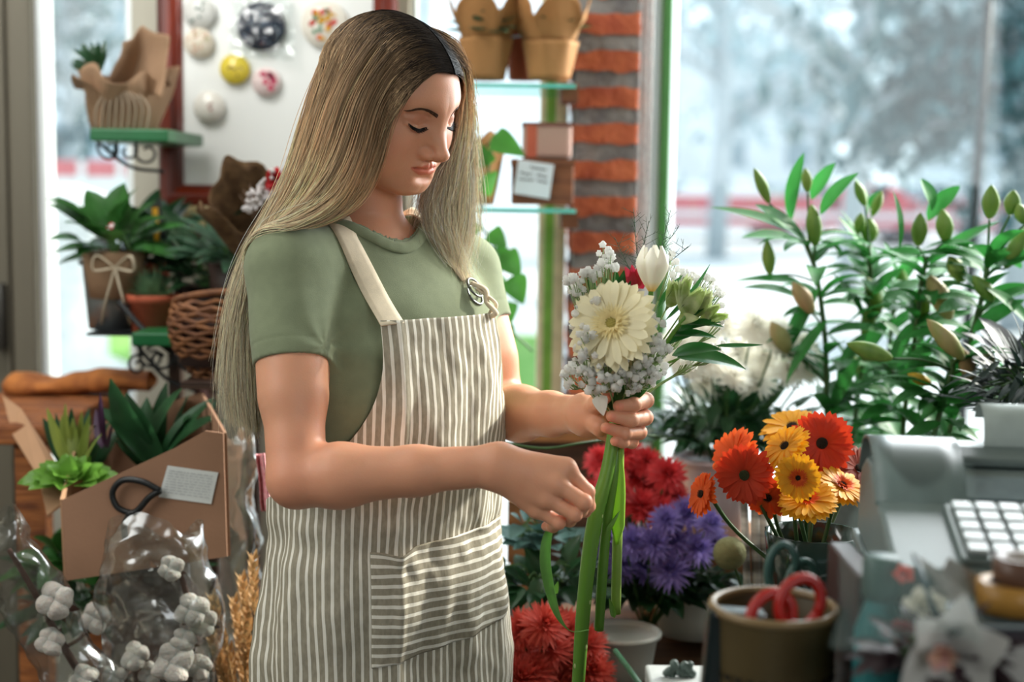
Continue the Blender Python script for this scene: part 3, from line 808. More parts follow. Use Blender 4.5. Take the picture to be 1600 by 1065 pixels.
def grow(gs, n, seed, spread, depth, kmax, fly=0.03, rad=.00036, stop=(.86, 1.0), far=False):
    """n strands between the guides; returns vertex, face and colour arrays"""
    rg_ = np.random.default_rng(seed); Vs, Fs, Cs = [], [], []; M_ = 44
    t = np.linspace(0, 1, M_); clumpk = rg_.uniform(gs[0][0], kmax, 130); clumpv = rg_.normal(0, 1, (130, 3)); clumpc = rg_.normal(0, 1, 130)
    pend = []; kk_ = []
    for s in range(n):
        k = rg_.uniform(gs[0][0], kmax) if rg_.random() > .06 or far else rg_.uniform(0, .1)
        kk_.append(k)
        j = int(np.argmin(np.abs(clumpk - k) + rg_.uniform(0, .02 * kmax, 130))); kk = k + (clumpk[j] - k) * .45
        base = guide_at(gs, k) * (1 - t[:, None] ** .6) + guide_at(gs, kk) * t[:, None] ** .6
        dpt = rg_.uniform(0, 1)                                   # 0 outer surface .. 1 inner
        env = np.clip(t * 6, 0, 1)[:, None]
        u = rg_.normal(0, 1, 3)
        p = base + (u * spread * .55 + clumpv[j] * spread * .6) * env * (0.35 + t[:, None] * .9)
        p[:, 1] += depth * dpt * env[:, 0]
        ph = rg_.uniform(0, 6.28, 3); amp = .0022 * (1 + 1.2 * t)[:, None]
        p += np.stack([np.sin(t * 7 + ph[0]), np.sin(t * 6 + ph[1]), np.sin(t * 5 + ph[2]) * .4], 1) * amp * env
        if rg_.random() < fly and (far or k > .2):
            fl = rg_.normal(0, 1, 3) * .016; p += fl * (t[:, None] ** 1.5) + np.sin(t * 9 + ph[0])[:, None] * .004 * u * env
        e = rg_.uniform(*stop); p = np.stack([np.interp(t * e, t, p[:, c]) for c in range(3)], 1)
        pend.append((p, j, t * e, rg_.uniform(.7, 1.3)))
    PP = np.concatenate([q[0] for q in pend])
    for it in range(3):
        for f_, iso in ((head_d, .0045), (lambda X: shirt_d(X, False), .0045)):
            lo_, hi_ = (HCn - .14, HCn + .14) if f_ is head_d else (np.array([-.5, 1.5, 1.0]), np.array([.2, 2.2, TZ + .14]))
            idx = np.nonzero(((PP > lo_) & (PP < hi_)).all(1))[0]
            idx = idx[f_(PP[idx]) < iso]
            if len(idx): PP[idx] = project(f_, PP[idx], 1, iso + rg_.uniform(0, .003, len(idx)))
        Z = PP.reshape(n, M_, 3); Z[:, 1:-1] = Z[:, 1:-1] * .5 + (Z[:, :-2] + Z[:, 2:]) * .25; PP = Z.reshape(-1, 3)
    for s in range(n):
        _, j, te, rw = pend[s]; p = PP[s * M_:(s + 1) * M_]
        d = np.gradient(p, axis=0); d /= np.linalg.norm(d, axis=1, keepdims=True) + 1e-9
        a = np.cross(d, [0.3, -1, 0.1]); a /= np.linalg.norm(a, axis=1, keepdims=True) + 1e-9; b = np.cross(d, a)
        r = rw * rad * (1 - .75 * t ** 3)[:, None]
        ring = [p + (a * math.cos(w_) + b * math.sin(w_)) * r for w_ in (0, 2.094, 4.189)]
        o = len(Vs) * M_ * 3
        Vs.append(np.stack(ring, 1).reshape(-1, 3))
        tone = .55 * clumpc[j] + .6 * rg_.normal()
        Lm = te; root = np.array([.030, .022, .018]) * (.45 if far else 1); mid = np.array([.40, .255, .145]); bl = np.array([.90, .64, .385]); tip_ = np.array([.92, .77, .56])
        shift = .05 * tone + .06
        x0 = np.clip((Lm - max(.02, shift - .015)) / .10, 0, 1)[:, None]; x1 = np.clip((Lm - .09 - shift * .8) / .24, 0, 1)[:, None]; x2 = np.clip((Lm - .35) / .3, 0, 1)[:, None]
        if rg_.random() < (.20 if kk_[s] > .14 or far else .5): x0 = np.maximum(x0, np.clip((Lm - .05) / .05, 0, 1)[:, None]); x1 = np.maximum(x1, np.clip((Lm - .08) / .1, 0, .8)[:, None])
        cl = root * (1 - x0) + mid * x0; cl = cl * (1 - x1) + bl * x1; cl = cl * (1 - x2) + tip_ * x2
        low = rg_.random()
        if low < (.06 if far else .20): cl = cl * .5
        if far: f9 = np.clip((Lm - .2) * 3, 0, .8)[:, None]; cl = cl * (1 - f9) + np.array([.95, .80, .62]) * f9  # backlight on the far strands is put into a paler colour
        cl = np.clip(cl * (1 + .36 * tone), .01, .95)
        Cs.append(np.repeat(cl, 3, 0))
    Q_ = np.array([(i * 3 + q, i * 3 + (q + 1) % 3, (i + 1) * 3 + (q + 1) % 3, (i + 1) * 3 + q) for i in range(M_ - 1) for q in range(3)])
    F_ = (Q_[None] + (np.arange(n) * M_ * 3)[:, None, None]).reshape(-1, 4)
    return np.concatenate(Vs), F_, np.concatenate(Cs)
def hair_material(name, tr=.35):
    m = bpy.data.materials.new(name); m.use_nodes = True; nt = m.node_tree; N = nt.nodes; L = nt.links; b = N['Principled BSDF']
    a = N.new('ShaderNodeAttribute'); a.attribute_name = 'Col'
    n1 = N.new('ShaderNodeTexNoise'); n1.inputs['Scale'].default_value = 40
    mr = N.new('ShaderNodeMapRange'); mr.inputs[3].default_value = .85; mr.inputs[4].default_value = 1.15; L.new(n1.outputs[0], mr.inputs[0])
    vm = N.new('ShaderNodeVectorMath'); vm.operation = 'SCALE'; L.new(a.outputs['Color'], vm.inputs[0]); L.new(mr.outputs[0], vm.inputs['Scale'])
    L.new(vm.outputs[0], b.inputs['Base Color']); b.inputs['Roughness'].default_value = .5; b.inputs['Specular IOR Level'].default_value = .12
    t = N.new('ShaderNodeBsdfTranslucent'); L.new(vm.outputs[0], t.inputs[0]); mx = N.new('ShaderNodeMixShader'); mx.inputs[0].default_value = tr
    L.new(b.outputs[0], mx.inputs[1]); L.new(t.outputs[0], mx.inputs[2]); L.new(mx.outputs[0], N['Material Output'].inputs[0])
    return m
hm = hair_material('hair_strands')
gn, gf = make_guides(G_near, .0015), make_guides(G_far, -.0015)
A_ = grow(gn, NHAIR, 3, .0050, .030, 1.2)
B_ = grow(gf, NHAIR // 4, 5, .0068, .020, 1.0, fly=.16, far=True, rad=.00032, stop=(.72, 1.0))
hair = np_mesh('hair', np.concatenate([A_[0], B_[0]]), np.concatenate([A_[1], B_[1] + len(A_[0])]), hm, person, np.concatenate([A_[2], B_[2]]))
hair['label'] = 'long straight blond hair with dark roots'

# ---- brows and lashes
def face_pt(x, z, off=0.0):
    """the point of the face at head-local x, z"""
    o = np.array([[x, .15 - i * .0005, z * 1.0] for i in range(260)])
    Wp = np.array([list(H(*q)) for q in o]); d = head_d(Wp); i = int(np.argmax(d < off)); return Vector(Wp[i])
lash_m = M('lash', (22, 16, 14), .5, spec=.3); brow_m = M('brow_hair', (84, 60, 46), .7, spec=.2)
for sgn in (1, -1):
    b = MB(); rr = fresh(5)
    for i in range(200):
        u = rr.random(); x = .0125 + u * .033; zc = .0112 + .0062 * math.sin(min(1, u / .60) * PI / 2) - max(0, u - .60) ** 1.4 * .024
        hgt = .0027 * (1 - u ** 1.2) + .0003; z = zc + (rr.random() - .5) * 2 * hgt * .8
        p = face_pt(sgn * x, z); 
        q = face_pt(sgn * (x + .0045 + u * .002), z + (.0022 - .0035 * u) ) + HM @ Vector((0, .0007, 0))
        b.tube([p, p.lerp(q, .5) + HM @ Vector((0, .0008, 0)), q], [.00032, .0003, .0001], 4, cap=False)
    b.build('eyebrow', brow_m, person)
    b = MB()
    lx = [(.0190, -.0062), (.0240, -.0086), (.0310, -.0098), (.0375, -.0086), (.0438, -.0048)]
    lp = catmull([face_pt(sgn * x, z) + HM @ Vector((0, .0003, 0)) for x, z in lx], 10)
    b.tube(lp, [.0004, .0007, .0009, .0010, .0005], 6)
    n = len(lp)
    for i in range(54):
        f = .05 + .95 * i / 53 + rr.uniform(-.012, .012); f = min(1, max(0, f)); p = lp[min(n - 1, int(f * (n - 1)))]; Ln = (.0040 + .0042 * math.sin(f * 2.4)) * rr.uniform(.75, 1.1) 
        out = HM @ Vector((sgn * (f - .38) * 1.0, 1.0, -.62)); out.normalize(); upv = HM @ Vector((0, .2, 1))
        b.tube([p, p + out * Ln * .55 - upv * .0004, p + out * Ln + upv * .0016], [.00042, .00030, .00008], 3, cap=False)
    b.build('eyelashes', lash_m, person)
# ================================================================ the setting
wall_m = M('wall_paint', (176, 172, 158), rough=.85, var=.04, scale=6, bump=.05, bscale=200)
door_m = M('door_laminate', (104, 98, 84), rough=.55, var=.05, scale=4, bump=.03, stretch=(6, 6, .6))
white_m = M('white_pvc', (226, 232, 234), rough=.35, var=.03, scale=8)
green_m = M('green_paint', (62, 122, 56), rough=.4, var=.08, scale=12)
YB = 3.05          # the shop front behind the florist
def box_struct(name, lo, hi, m, bev=.003):
    return struct(MB().box(lo, hi).build(name, m, bevel=bev, smooth=False))
# floor, ceiling, walls out of view that keep the room enclosed
box_struct('floor', (-2.3, -2.4, -.05), (2.9, YB + .15, 0), M('floor_tiles', (96, 88, 80), rough=.5, var=.12, scale=5), 0)
box_struct('ceiling', (-2.3, -2.4, 2.75), (2.9, YB + .15, 2.85), wall_m, 0)
box_struct('wall_left', (-2.35, -2.4, 0), (-2.25, YB + .15, 2.75), wall_m, 0)
box_struct('wall_right', (2.85, -2.4, 0), (2.95, YB + .15, 2.75), wall_m, 0)
box_struct('wall_rear', (-2.3, -2.5, 0), (2.9, -2.4, 2.75), M('rear_wall', (150, 146, 132), rough=.9), 0)
X = lambda px, py=300, Y=YB: at(px, py, Y).x
Z = lambda py, px=300, Y=YB: at(px, py, Y).z
# left door leaf and frame
box_struct('door_1', (-2.25, YB - .02, 0), (X(28), YB + .05, 2.75), door_m)
box_struct('trim_1', (X(28), YB - .05, 0), (X(65, 300), YB + .06, 2.75), door_m, .006)
box_struct('trim_2', (X(14), YB - .035, 0), (X(20), YB - .018, 2.75), door_m, .003)
hp = at(2, 494, YB - .04)
b = MB().box((hp.x - .014, hp.y - .02, hp.z - .07), (hp.x + .012, hp.y + .02, hp.z + .07)); h = b.build('door_handle', M('dark_handle', (70, 68, 64), .4, metal=.6), bpy.data.objects['door_1'], bevel=.004)
# windows: frames, panes
def window(n, x0, x1, z0, z1, fw, m, y=YB, fr=(1, 1, 1, 1)):
    root = thing('window_%d' % n, None, None, (0, 0, 0)); root['kind'] = 'structure'
    b = MB()
    if fr[0]: b.box((x0, y - .02, z0), (x0 + fw, y + .05, z1))
    if fr[1]: b.box((x1 - fw, y - .02, z0), (x1, y + .05, z1))
    if fr[2]: b.box((x0, y - .02, z0), (x1, y + .05, z0 + fw))
    if fr[3]: b.box((x0, y - .02, z1 - fw), (x1, y + .05, z1))
    struct(b.build('window_frame', m, root, bevel=.004, smooth=False))
    struct(MB().box((x0 + fw * .6, y + .012, z0 + fw * .6), (x1 - fw * .6, y + .016, z1 - fw * .6)).build('window_pane', glass('pane_glass', (.96, .99, 1.0), .0, .03, .25), root, smooth=False))
zs = .745
window(1, X(64), X(216), zs, 2.7, .018, white_m)
box_struct('wall_back', (X(216), YB - .04, 0), (X(640), YB + .10, 2.75), wall_m)
GZ = .30
box_struct('wall_back_lower', (X(60), YB - .02, 0), (X(216), YB + .10, zs), wall_m)
window(2, X(640), X(868), .3, 2.7, .012, white_m, YB + .02)
# pale net curtain seen through the shelf window
# slender green and cream mullion beside the brick pier
box_struct('trim_3', (X(842), YB - .03, 0), (X(852), YB + .05, 2.75), M('cream_trim', (214, 204, 168), rough=.6), .002)
box_struct('trim_4', (X(852), YB - .035, 0), (X(866), YB + .05, 2.75), M('leaf_green_trim', (120, 170, 70), rough=.5), .002)
box_struct('trim_5', (X(866), YB - .04, 0), (X(884), YB + .06, 2.75), M('cream_trim', (214, 204, 168)), .002)
# brick pier: alternating courses of orange brick and grey mortar-washed brick
def brick_pier():
    b1, b2 = MB(), MB(); x0, x1, y0, y1 = X(890), X(985), YB - .16, YB + .12; rr = fresh(3)
    b2.box((x0 + .004, y0 + .004, 0), (x1 - .004, y1, 2.75))
    z = .0; ch = .0725; i = 0
    while z < 2.72:
        def f(u, v, z=z, i=i):
            a = u * 4; k = int(a) % 4; t = a - int(a)
            cs = [(x0, y0), (x1, y0), (x1, y1), (x0, y1), (x0, y0)]
            p = (cs[k][0] + (cs[k + 1][0] - cs[k][0]) * t, cs[k][1] + (cs[k + 1][1] - cs[k][1]) * t)
            e = .004 * nz(p[0] * 40, p[1] * 40, i * 7 + v * 3)
            zz = z + (v * .040) + .008 * nz(p[0] * 26 + i * 9, p[1] * 26, v * 4)
            return Vector((p[0] + e, p[1] - abs(e), zz))
        b1.grid(f, 64, 4); i += 1; z += ch
    root = thing('wall_pier', None, None); root['kind'] = 'structure'
    struct(b2.build('mortar', M('grey_mortar', (140, 136, 132), rough=.95, col2=(98, 95, 96), scale=16, bump=.6, bscale=50), root, smooth=False))
    struct(b1.build('brick_courses', M('orange_brick', (186, 102, 66), rough=.9, col2=(150, 72, 48), scale=18, bump=.4, bscale=90), root))
brick_pier()
# white knitted curtain strip, white frame and green jamb of the big window
def curtain_fn(u, v):
    x = X(989, 100) + (X(1012, 100) - X(989, 100)) * u
    return Vector((x, YB - .10 + .008 * math.sin(u * 16 + v * 3), .2 + 2.5 * v))
o = MB().grid(curtain_fn, 30, 60).build('lace_curtain', M('white_lace', (240, 242, 242), rough=.9, bump=.5, bscale=160, scale=90, transl=.3), solid=.003)
tag(o, 'narrow white lace curtain hanging between brick pier and green window jamb', 'curtain')
box_struct('trim_6', (X(1010, 100), YB - .08, 0), (X(1028, 100), YB + .06, 2.75), white_m)
box_struct('trim_7', (X(1027, 100), YB - .10, 0), (X(1041, 100), YB + .06, 2.75), green_m)
box_struct('trim_8', (X(1041, 100), YB - .05, 0), (X(1048, 100), YB + .06, 2.75), white_m)
window(3, X(1044, 100), 2.84, .62, 2.7, .02, white_m, YB + .01)
box_struct('wall_back_right', (X(985), YB - .02, 0), (2.9, YB + .10, .62), wall_m)
# ---------------------------------------------------------------- outside; distant haze is put into the pale colours of things
gr = struct(MB().box((-30, YB + .2, GZ - .05), (40, 90, GZ)).build('pavement', M('bright_paving', (205, 208, 210), rough=.9, var=.06, scale=1.5), smooth=False))
lawn = MB().grid(lambda u, v: Vector((-4.2 + 4.4 * u, 7.6 + 3.2 * v, GZ + .03 + .02 * nz(u * 9, v * 9))), 20, 10).build('lawn', M('lawn_green', (96, 150, 60), rough=.95, col2=(130, 170, 90), scale=8)); tag(lawn, kind='stuff')
road = struct(MB().box((-30, 24, GZ), (60, 40, GZ + .012)).build('road', M('pale_asphalt', (170, 174, 178), rough=.9), smooth=False))
def car(x, y, col, L=4.2, rz=0.0, label=''):
    r_ = thing('parked_car', label, 'car', (x, y, GZ + .012), rz, 'cars outside')
    pr = [(0, .28), (.02, .62), (.22, .78), (.95, .86), (1.45, 1.32), (2.9, 1.36), (3.6, .92), (4.1, .86), (4.2, .55), (4.18, .28)]
    b = MB(); W = .85; n = len(pr); f = L / 4.2
    rows = [-W, -W * .96, W * .96, W]
    vs = []
    for yy in rows:
        e = .92 if abs(yy) == W else 1.0
        for px_, pz in pr: vs.append(((px_ - 2.1) * f * (.985 if e < 1 else 1), yy * (.8 if pz > 1 else 1), .28 + (pz - .28) * (.97 if e < 1 else 1)))
    fs = [(j * n + i, j * n + i + 1, (j + 1) * n + i + 1, (j + 1) * n + i) for j in range(3) for i in range(n - 1)] + [tuple(range(n)), tuple(range(4 * n - 1, 3 * n - 1, -1))]
    b.add(vs, fs); b.build('body', M('car_paint_' + '%02x%02x%02x' % col, col, rough=.3, var=.03), r_, smooth=False, bevel=.05, world=False)
    b = MB(); b.box((-.95 * f, -.70, .90), (1.25 * f, .70, 1.27)); b.build('glass', M('car_glass', (120, 136, 146), rough=.1), r_, smooth=False, bevel=.03, world=False)
    for wx in (-1.3, 1.3):
        for wy in (-.84, .84):
            b = MB(); b.lathe([(.0, -.09), (.30, -.09), (.33, -.05), (.33, .05), (.30, .09), (.0, .09)], 20, mat=Matrix.Rotation(PI / 2, 3, 'X'), org=(wx * f, wy, .33)); b.build('wheel', M('tyre', (90, 92, 96), .8), r_, world=False)
    return r_
def outX(px, Y, py=320): return at(px, py, Y).x
car(outX(120, 26), 26, (190, 50, 56), 4.2, .05, 'bright red car parked on the street behind the narrow window')
car(outX(1110, 34), 34, (236, 238, 240), 4.4, 0, 'white car parked nearest the green window jamb outside')
car(outX(1330, 38), 38, (196, 82, 88), 4.2, .1, 'hazy red car parked outside the big window beyond the lilies')
car(outX(1500, 32), 32, (214, 220, 224), 4.3, 0, 'pale silver car parked outside behind the thin lamp post')
# low red-and-white barrier along the pavement
def barrier(x0, x1, y, z0, z1, lab):
    r_ = thing('barrier', lab, 'barrier', ((x0 + x1) / 2, y, GZ), 0, 'street barriers')
    MB().box((x0, y - .02, z0), (x1, y + .02, z1)).build('rail', M('barrier_red', (212, 120, 126), rough=.5), r_, smooth=False)
    MB().box((x0, y - .022, z0 + .16), (x1, y + .018, z0 + .30)).build('rail', M('barrier_white', (230, 230, 232), rough=.5), r_, smooth=False)
    for k in range(4):
        xx = x0 + (x1 - x0) * (k + .5) / 4
        MB().box((xx - .03, y - .03, GZ), (xx + .03, y + .03, z1)).build('post', M('barrier_white', (230, 230, 232)), r_, smooth=False)
barrier(outX(40, 12), outX(280, 12), 12, 1.18, 1.62, 'red and white street barrier outside the narrow window')
barrier(outX(1040, 29), outX(1680, 29), 29, .75, 1.35, 'long red and white street barrier across the road outside')
# pale monument outside the narrow window
b = MB(); c = at(92, 420, 7.2); b.lathe([(.34, 0), (.34, .2), (.24, .25), (.22, .9), (.30, .95), (.30, 1.05), (.1, 1.12)], 16, org=(c.x, 7.2, GZ))
tag(b.build('stone_bollard', M('pale_stone', (216, 218, 216), rough=.9)), 'pale stone bollard on the pavement outside the narrow window', 'bollard')
# buildings across the street
def building(x0, x1, y, h_, col, lab, storeys=4):
    r_ = thing('building', lab, 'building', ((x0 + x1) / 2, y, GZ), 0, 'buildings across the street')
    MB().box((x0, y, GZ), (x1, y + 8, h_)).build('facade', M('facade_' + '%02x%02x%02x' % col, col, rough=.9, scale=.6), r_, smooth=False)
    wm = M('dull_pane', (120, 140, 150), rough=.2); nw = max(2, int((x1 - x0) / 2.6)); sh = (h_ + .3) / storeys
    for k in range(storeys):
        for i in range(nw):
            cx = x0 + (x1 - x0) * (i + .5) / nw
            MB().box((cx - .6, y - .05, -.3 + sh * k + sh * .3), (cx + .6, y + .02, -.3 + sh * k + sh * .8)).build('window', wm, r_, smooth=False)
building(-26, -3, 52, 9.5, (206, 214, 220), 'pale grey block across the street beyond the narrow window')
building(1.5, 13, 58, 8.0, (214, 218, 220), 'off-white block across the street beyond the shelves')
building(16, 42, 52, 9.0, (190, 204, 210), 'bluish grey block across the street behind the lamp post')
# trees
bark = M('hazy_bark', (176, 184, 188), rough=.95)
def tree(x, y, h_, r0, n, seed, leaf_m, lab, spread=1.6, evergreen=False):
    rr = fresh(seed); r_ = thing('tree', lab, 'tree', (x, y, GZ), 0, 'trees along the street')
    b = MB(); b.tube([(x, y, GZ), (x + .1, y, h_ * .4), (x - .05, y, h_ * .9)], [r0 * .7, r0 * .6, r0 * .2], 10); bl = MB()
    for i in range(26):
        z0 = h_ * (.28 + .6 * rr.random()); a = rr.random() * 2 * PI; L = spread * (1.1 - .6 * z0 / h_) * rr.uniform(.7, 1.3)
        p0 = Vector((x, y, z0)); p1 = p0 + Vector((math.cos(a) * L * .6, math.sin(a) * L * .6, L * (.35 if not evergreen else -.05))); p2 = p0 + Vector((math.cos(a) * L, math.sin(a) * L, L * (.5 if not evergreen else -.3)))
        b.tube([p0, p1, p2], [r0 * .35, r0 * .2, r0 * .06], 6)
        for k in range(4):
            q = p1.lerp(p2, k / 3); e = Vector((rr.uniform(-1, 1), rr.uniform(-1, 1), rr.uniform(-.4, .8))) * L * .35; b.tube([q, q + e], [r0 * .08, r0 * .03], 4)
        for k in range(int(n * 1.3)):
            t = rr.random(); q = p0.lerp(p1, t) if rr.random() < .4 else p1.lerp(p2, t)
            q = q + Vector((rr.gauss(0, 1), rr.gauss(0, 1), rr.gauss(0, 1))) * L * .17
            d = Vector((rr.gauss(0, 1), rr.gauss(0, 1), rr.gauss(0, 1))); bl.leaf(q, d, (0, 0, 1), .30, .14, nseg=2, nw=1)
    b.build('trunk', bark, r_); bl.build('foliage', leaf_m, r_)
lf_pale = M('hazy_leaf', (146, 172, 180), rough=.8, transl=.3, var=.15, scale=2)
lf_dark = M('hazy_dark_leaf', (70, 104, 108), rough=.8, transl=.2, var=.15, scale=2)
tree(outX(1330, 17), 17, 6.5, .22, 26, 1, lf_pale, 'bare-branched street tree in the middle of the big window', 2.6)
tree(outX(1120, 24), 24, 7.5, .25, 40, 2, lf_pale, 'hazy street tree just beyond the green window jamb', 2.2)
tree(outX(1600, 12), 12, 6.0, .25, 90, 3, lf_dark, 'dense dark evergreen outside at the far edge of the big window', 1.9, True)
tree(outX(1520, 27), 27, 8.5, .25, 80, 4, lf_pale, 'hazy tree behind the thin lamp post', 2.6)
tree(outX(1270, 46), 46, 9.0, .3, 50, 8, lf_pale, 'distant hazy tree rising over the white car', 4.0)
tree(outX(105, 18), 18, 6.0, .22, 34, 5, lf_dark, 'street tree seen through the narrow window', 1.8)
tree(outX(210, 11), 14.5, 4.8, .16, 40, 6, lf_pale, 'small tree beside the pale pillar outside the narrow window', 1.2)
# lamp post just outside
c = at(1525, 300, 4.6); b = MB()
top = at(1549, -40, 4.6); b.tube([(c.x - .02, 4.6, GZ), tuple(c), tuple(top)], [.022, .014, .012], 10); r_ = b.build('lamp_post', M('post_green', (16, 26, 28), rough=.6))
tag(r_, 'thin dark lamp post standing outside the big window', 'lamp post')
b = MB(); q = at(1545, 30, 4.6)
for i in range(7): b.ball(at(1541 + 7 * nz(i * 3.1), 6 + 11 * i, 4.6), .014, 8, 6)
b.tube([at(1541, 10, 4.6), at(1552, -6, 4.6), at(1560, -16, 4.6)], .011, 8); b.build('bracket', M('post_green', (16, 26, 28)), r_)
# ================================================================ plants and flowers: shared builders
LG = dict(
    dark=M('leaf_dark', (38, 74, 44), rough=.35, var=.25, scale=25, transl=.25),
    mid=M('leaf_mid', (54, 104, 46), rough=.38, var=.22, scale=22, transl=.3),
    lily=M('leaf_lily', (46, 116, 50), rough=.55, var=.25, scale=18, transl=.35, stretch=(1, 1, .4)),
    bright=M('leaf_bright', (110, 158, 62), rough=.4, var=.2, scale=20, transl=.35),
    fern=M('leaf_fern', (62, 96, 72), rough=.5, var=.2, scale=30, transl=.25),
    teal=M('leaf_teal', (84, 122, 118), rough=.55, var=.2, scale=30, transl=.2),
    purple=M('leaf_purple', (70, 44, 70), rough=.4, var=.2, scale=20, transl=.2),
    yellowg=M('leaf_striped', (150, 160, 70), rough=.4, col2=(60, 96, 44), scale=14, transl=.3, stretch=(1, 1, .1)))
STEM = M('stem_green', (104, 150, 58), rough=.35, var=.15, scale=10, sss=.15, transl=.15, stretch=(1, 1, .15))
DSTEM = M('stem_dark', (58, 92, 46), rough=.45, var=.15, scale=10)
kraft = M('kraft_paper', (176, 128, 78), rough=.8, var=.10, scale=9, bump=.2, bscale=120, transl=.25)
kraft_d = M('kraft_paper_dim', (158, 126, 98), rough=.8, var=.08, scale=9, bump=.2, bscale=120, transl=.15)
terra = M('terracotta', (168, 82, 56), rough=.8, var=.10, scale=20, bump=.1)
cello = glass('cellophane', (.93, .96, .96), .10, .10, .55)
iron = M('wrought_iron', (44, 46, 48), rough=.45, metal=.5)

ORD = ['first', 'second', 'third', 'fourth', 'fifth', 'sixth', 'seventh', 'eighth', 'ninth', 'tenth']
def crumple(p, a, f, seed=0.0):
    return p + Vector((nz(p.x * f + seed, p.y * f, p.z * f), nz(p.x * f, p.y * f + seed + 9, p.z * f), nz(p.x * f, p.y * f, p.z * f + seed + 5) * .6)) * a
def rand_dir(rr, zmin=-.2):
    while True:
        v = Vector((rr.gauss(0, 1), rr.gauss(0, 1), rr.gauss(0, 1))).normalized()
        if v.z > zmin: return v
def disc_frame(n, up=(0, 0, 1)):
    n = Vector(n).normalized(); u = Vector(up); u = (u - n * u.dot(n)); u = u.normalized() if u.length > 1e-3 else frame_from(n)[0]
    return n, u, n.cross(u)
def petal_ring(b, c, n, r0, L, W, count, lift, rr, bend=.35, col=None, seg=5, jit=.12, fold=.15, blunt=False):
    """petals round the axis n; lift is the angle above the flower's plane"""
    n, u, v = disc_frame(n)
    for i in range(count):
        a = 2 * PI * (i + rr.uniform(-jit, jit) * 2) / count; out = u * math.cos(a) + v * math.sin(a)
        l_ = lift + rr.uniform(-jit, jit); d = out * math.cos(l_) + n * math.sin(l_)
        b.leaf(c + out * r0, d, n * math.cos(l_) - out * math.sin(l_), L * rr.uniform(.88, 1.08), W * rr.uniform(.85, 1.1), bend=bend + rr.uniform(-.15, .15), fold=fold, nseg=seg, col=col, shape=.75, nw=1, blunt=blunt)
def gerbera(label, c, n, r, pm, cm, stem_pts=None, group=None, parent_loc=None, seed=0, layers=2, name='gerbera', ring=None):
    """flower head facing n, radius r; stem goes down through stem_pts"""
    rr = fresh(seed); c = Vector(c); n = Vector(n).normalized(); t = thing(name, label, 'flower', tuple(c), 0, group)
    b = MB()
    for k in range(layers):
        petal_ring(b, c + n * (.002 * k), n, r * .16, r * (.84 - .10 * k), r * .20, 30 - 3 * k, .06 + .16 * k, rr, bend=.30, seg=8, jit=.08, blunt=True)
    b.build('petals', pm, t)
    if ring:
        b = MB(); petal_ring(b, c + n * .004, n, r * .10, r * .34, r * .07, 34, .5, rr, bend=.5, seg=3); petal_ring(b, c + n * .004, n, r * .08, r * .25, r * .06, 30, .9, rr, bend=.4, seg=3); b.build('inner_petals', ring, t)
    b = MB(); nn, u, v = disc_frame(n)
    rm = Matrix((u, v, nn)).transposed(); b.ball(c + n * .003, (r * .17, r * .17, r * .07), 14, 8, rot=rm)
    for i in range(40):
        a = i * 2.4; q = r * .16 * math.sqrt(i / 40); b.ball(c + n * (.004 + r * .05) + (u * math.cos(a) + v * math.sin(a)) * q, r * .016, 5, 4)
    b.build('flower_centre', cm, t)
    if stem_pts:
        b = MB(); b.tube(catmull([c - n * .002, c - n * r * .35] + [Vector(p) for p in stem_pts], 6), .0028, 8); b.build('stem', DSTEM, t)
        b = MB(); petal_ring(b, c - n * .006, -n, .001, r * .22, r * .09, 12, .5, rr, bend=-.4, seg=3); b.build('sepals', DSTEM, t)
    return t
_mum = {}
def mum_head(key, pm, r=.035, seed=0, dens=1.0):
    """dense rounded chrysanthemum head mesh, facing +z, made once per colour"""
    if key in _mum: return _mum[key]
    rr = fresh(seed); b = MB()
    for k, (cnt, lf, L) in enumerate([(22, -.15, .95), (22, .10, .95), (20, .35, .88), (18, .60, .78), (14, .88, .64), (10, 1.15, .5), (6, 1.4, .4)]):
        petal_ring(b, Vector((0, 0, r * .05 * k)), (0, 0, 1), r * .05, r * L, r * .17, int(cnt * dens), lf, rr, bend=-.35 if k > 2 else .15, seg=3, jit=.16)
    me = b.build('chrysanthemum', pm); d = me.data; bpy.data.objects.remove(me); _mum[key] = d
    return d
def mum(label, group, data, c, n, stem_to, scale=1.0):
    c = Vector(c); n = Vector(n).normalized(); t = thing('chrysanthemum', label, 'flower', tuple(c), 0, group)
    o = bpy.data.objects.new('petals', data); C.objects.link(o); o.parent = t; o.rotation_euler = n.to_track_quat('Z', 'Y').to_euler(); o.scale = (scale,) * 3
    b = MB(); b.tube(catmull([c, c - n * .02, Vector(stem_to)], 5), .002, 6); b.build('stem', DSTEM, t)
    return t
def leafy(name, label, cat, base, specs, mat, stem_mat=None, group=None, extra=None):
    """specs: (from, to, width, bend) blades in world space"""
    t = thing(name, label, cat, tuple(base), 0, group); b = MB()
    for p, q, wd, bend in specs:
        p, q = Vector(p), Vector(q); d = q - p; up = Vector((0, -.5, 1)) if abs(d.normalized().z) < .9 else Vector((-.3, -1, .2))
        u = up - d.normalized() * up.dot(d.normalized()); u.normalize(); s_ = d.normalized(); a = bend / 2
        b.leaf(p, s_ * math.cos(a) + u * math.sin(a), u, d.length * 1.03, wd, bend=bend, fold=.3, nseg=8, shape=.8)
    b.build('leaves', mat, t)
    return t
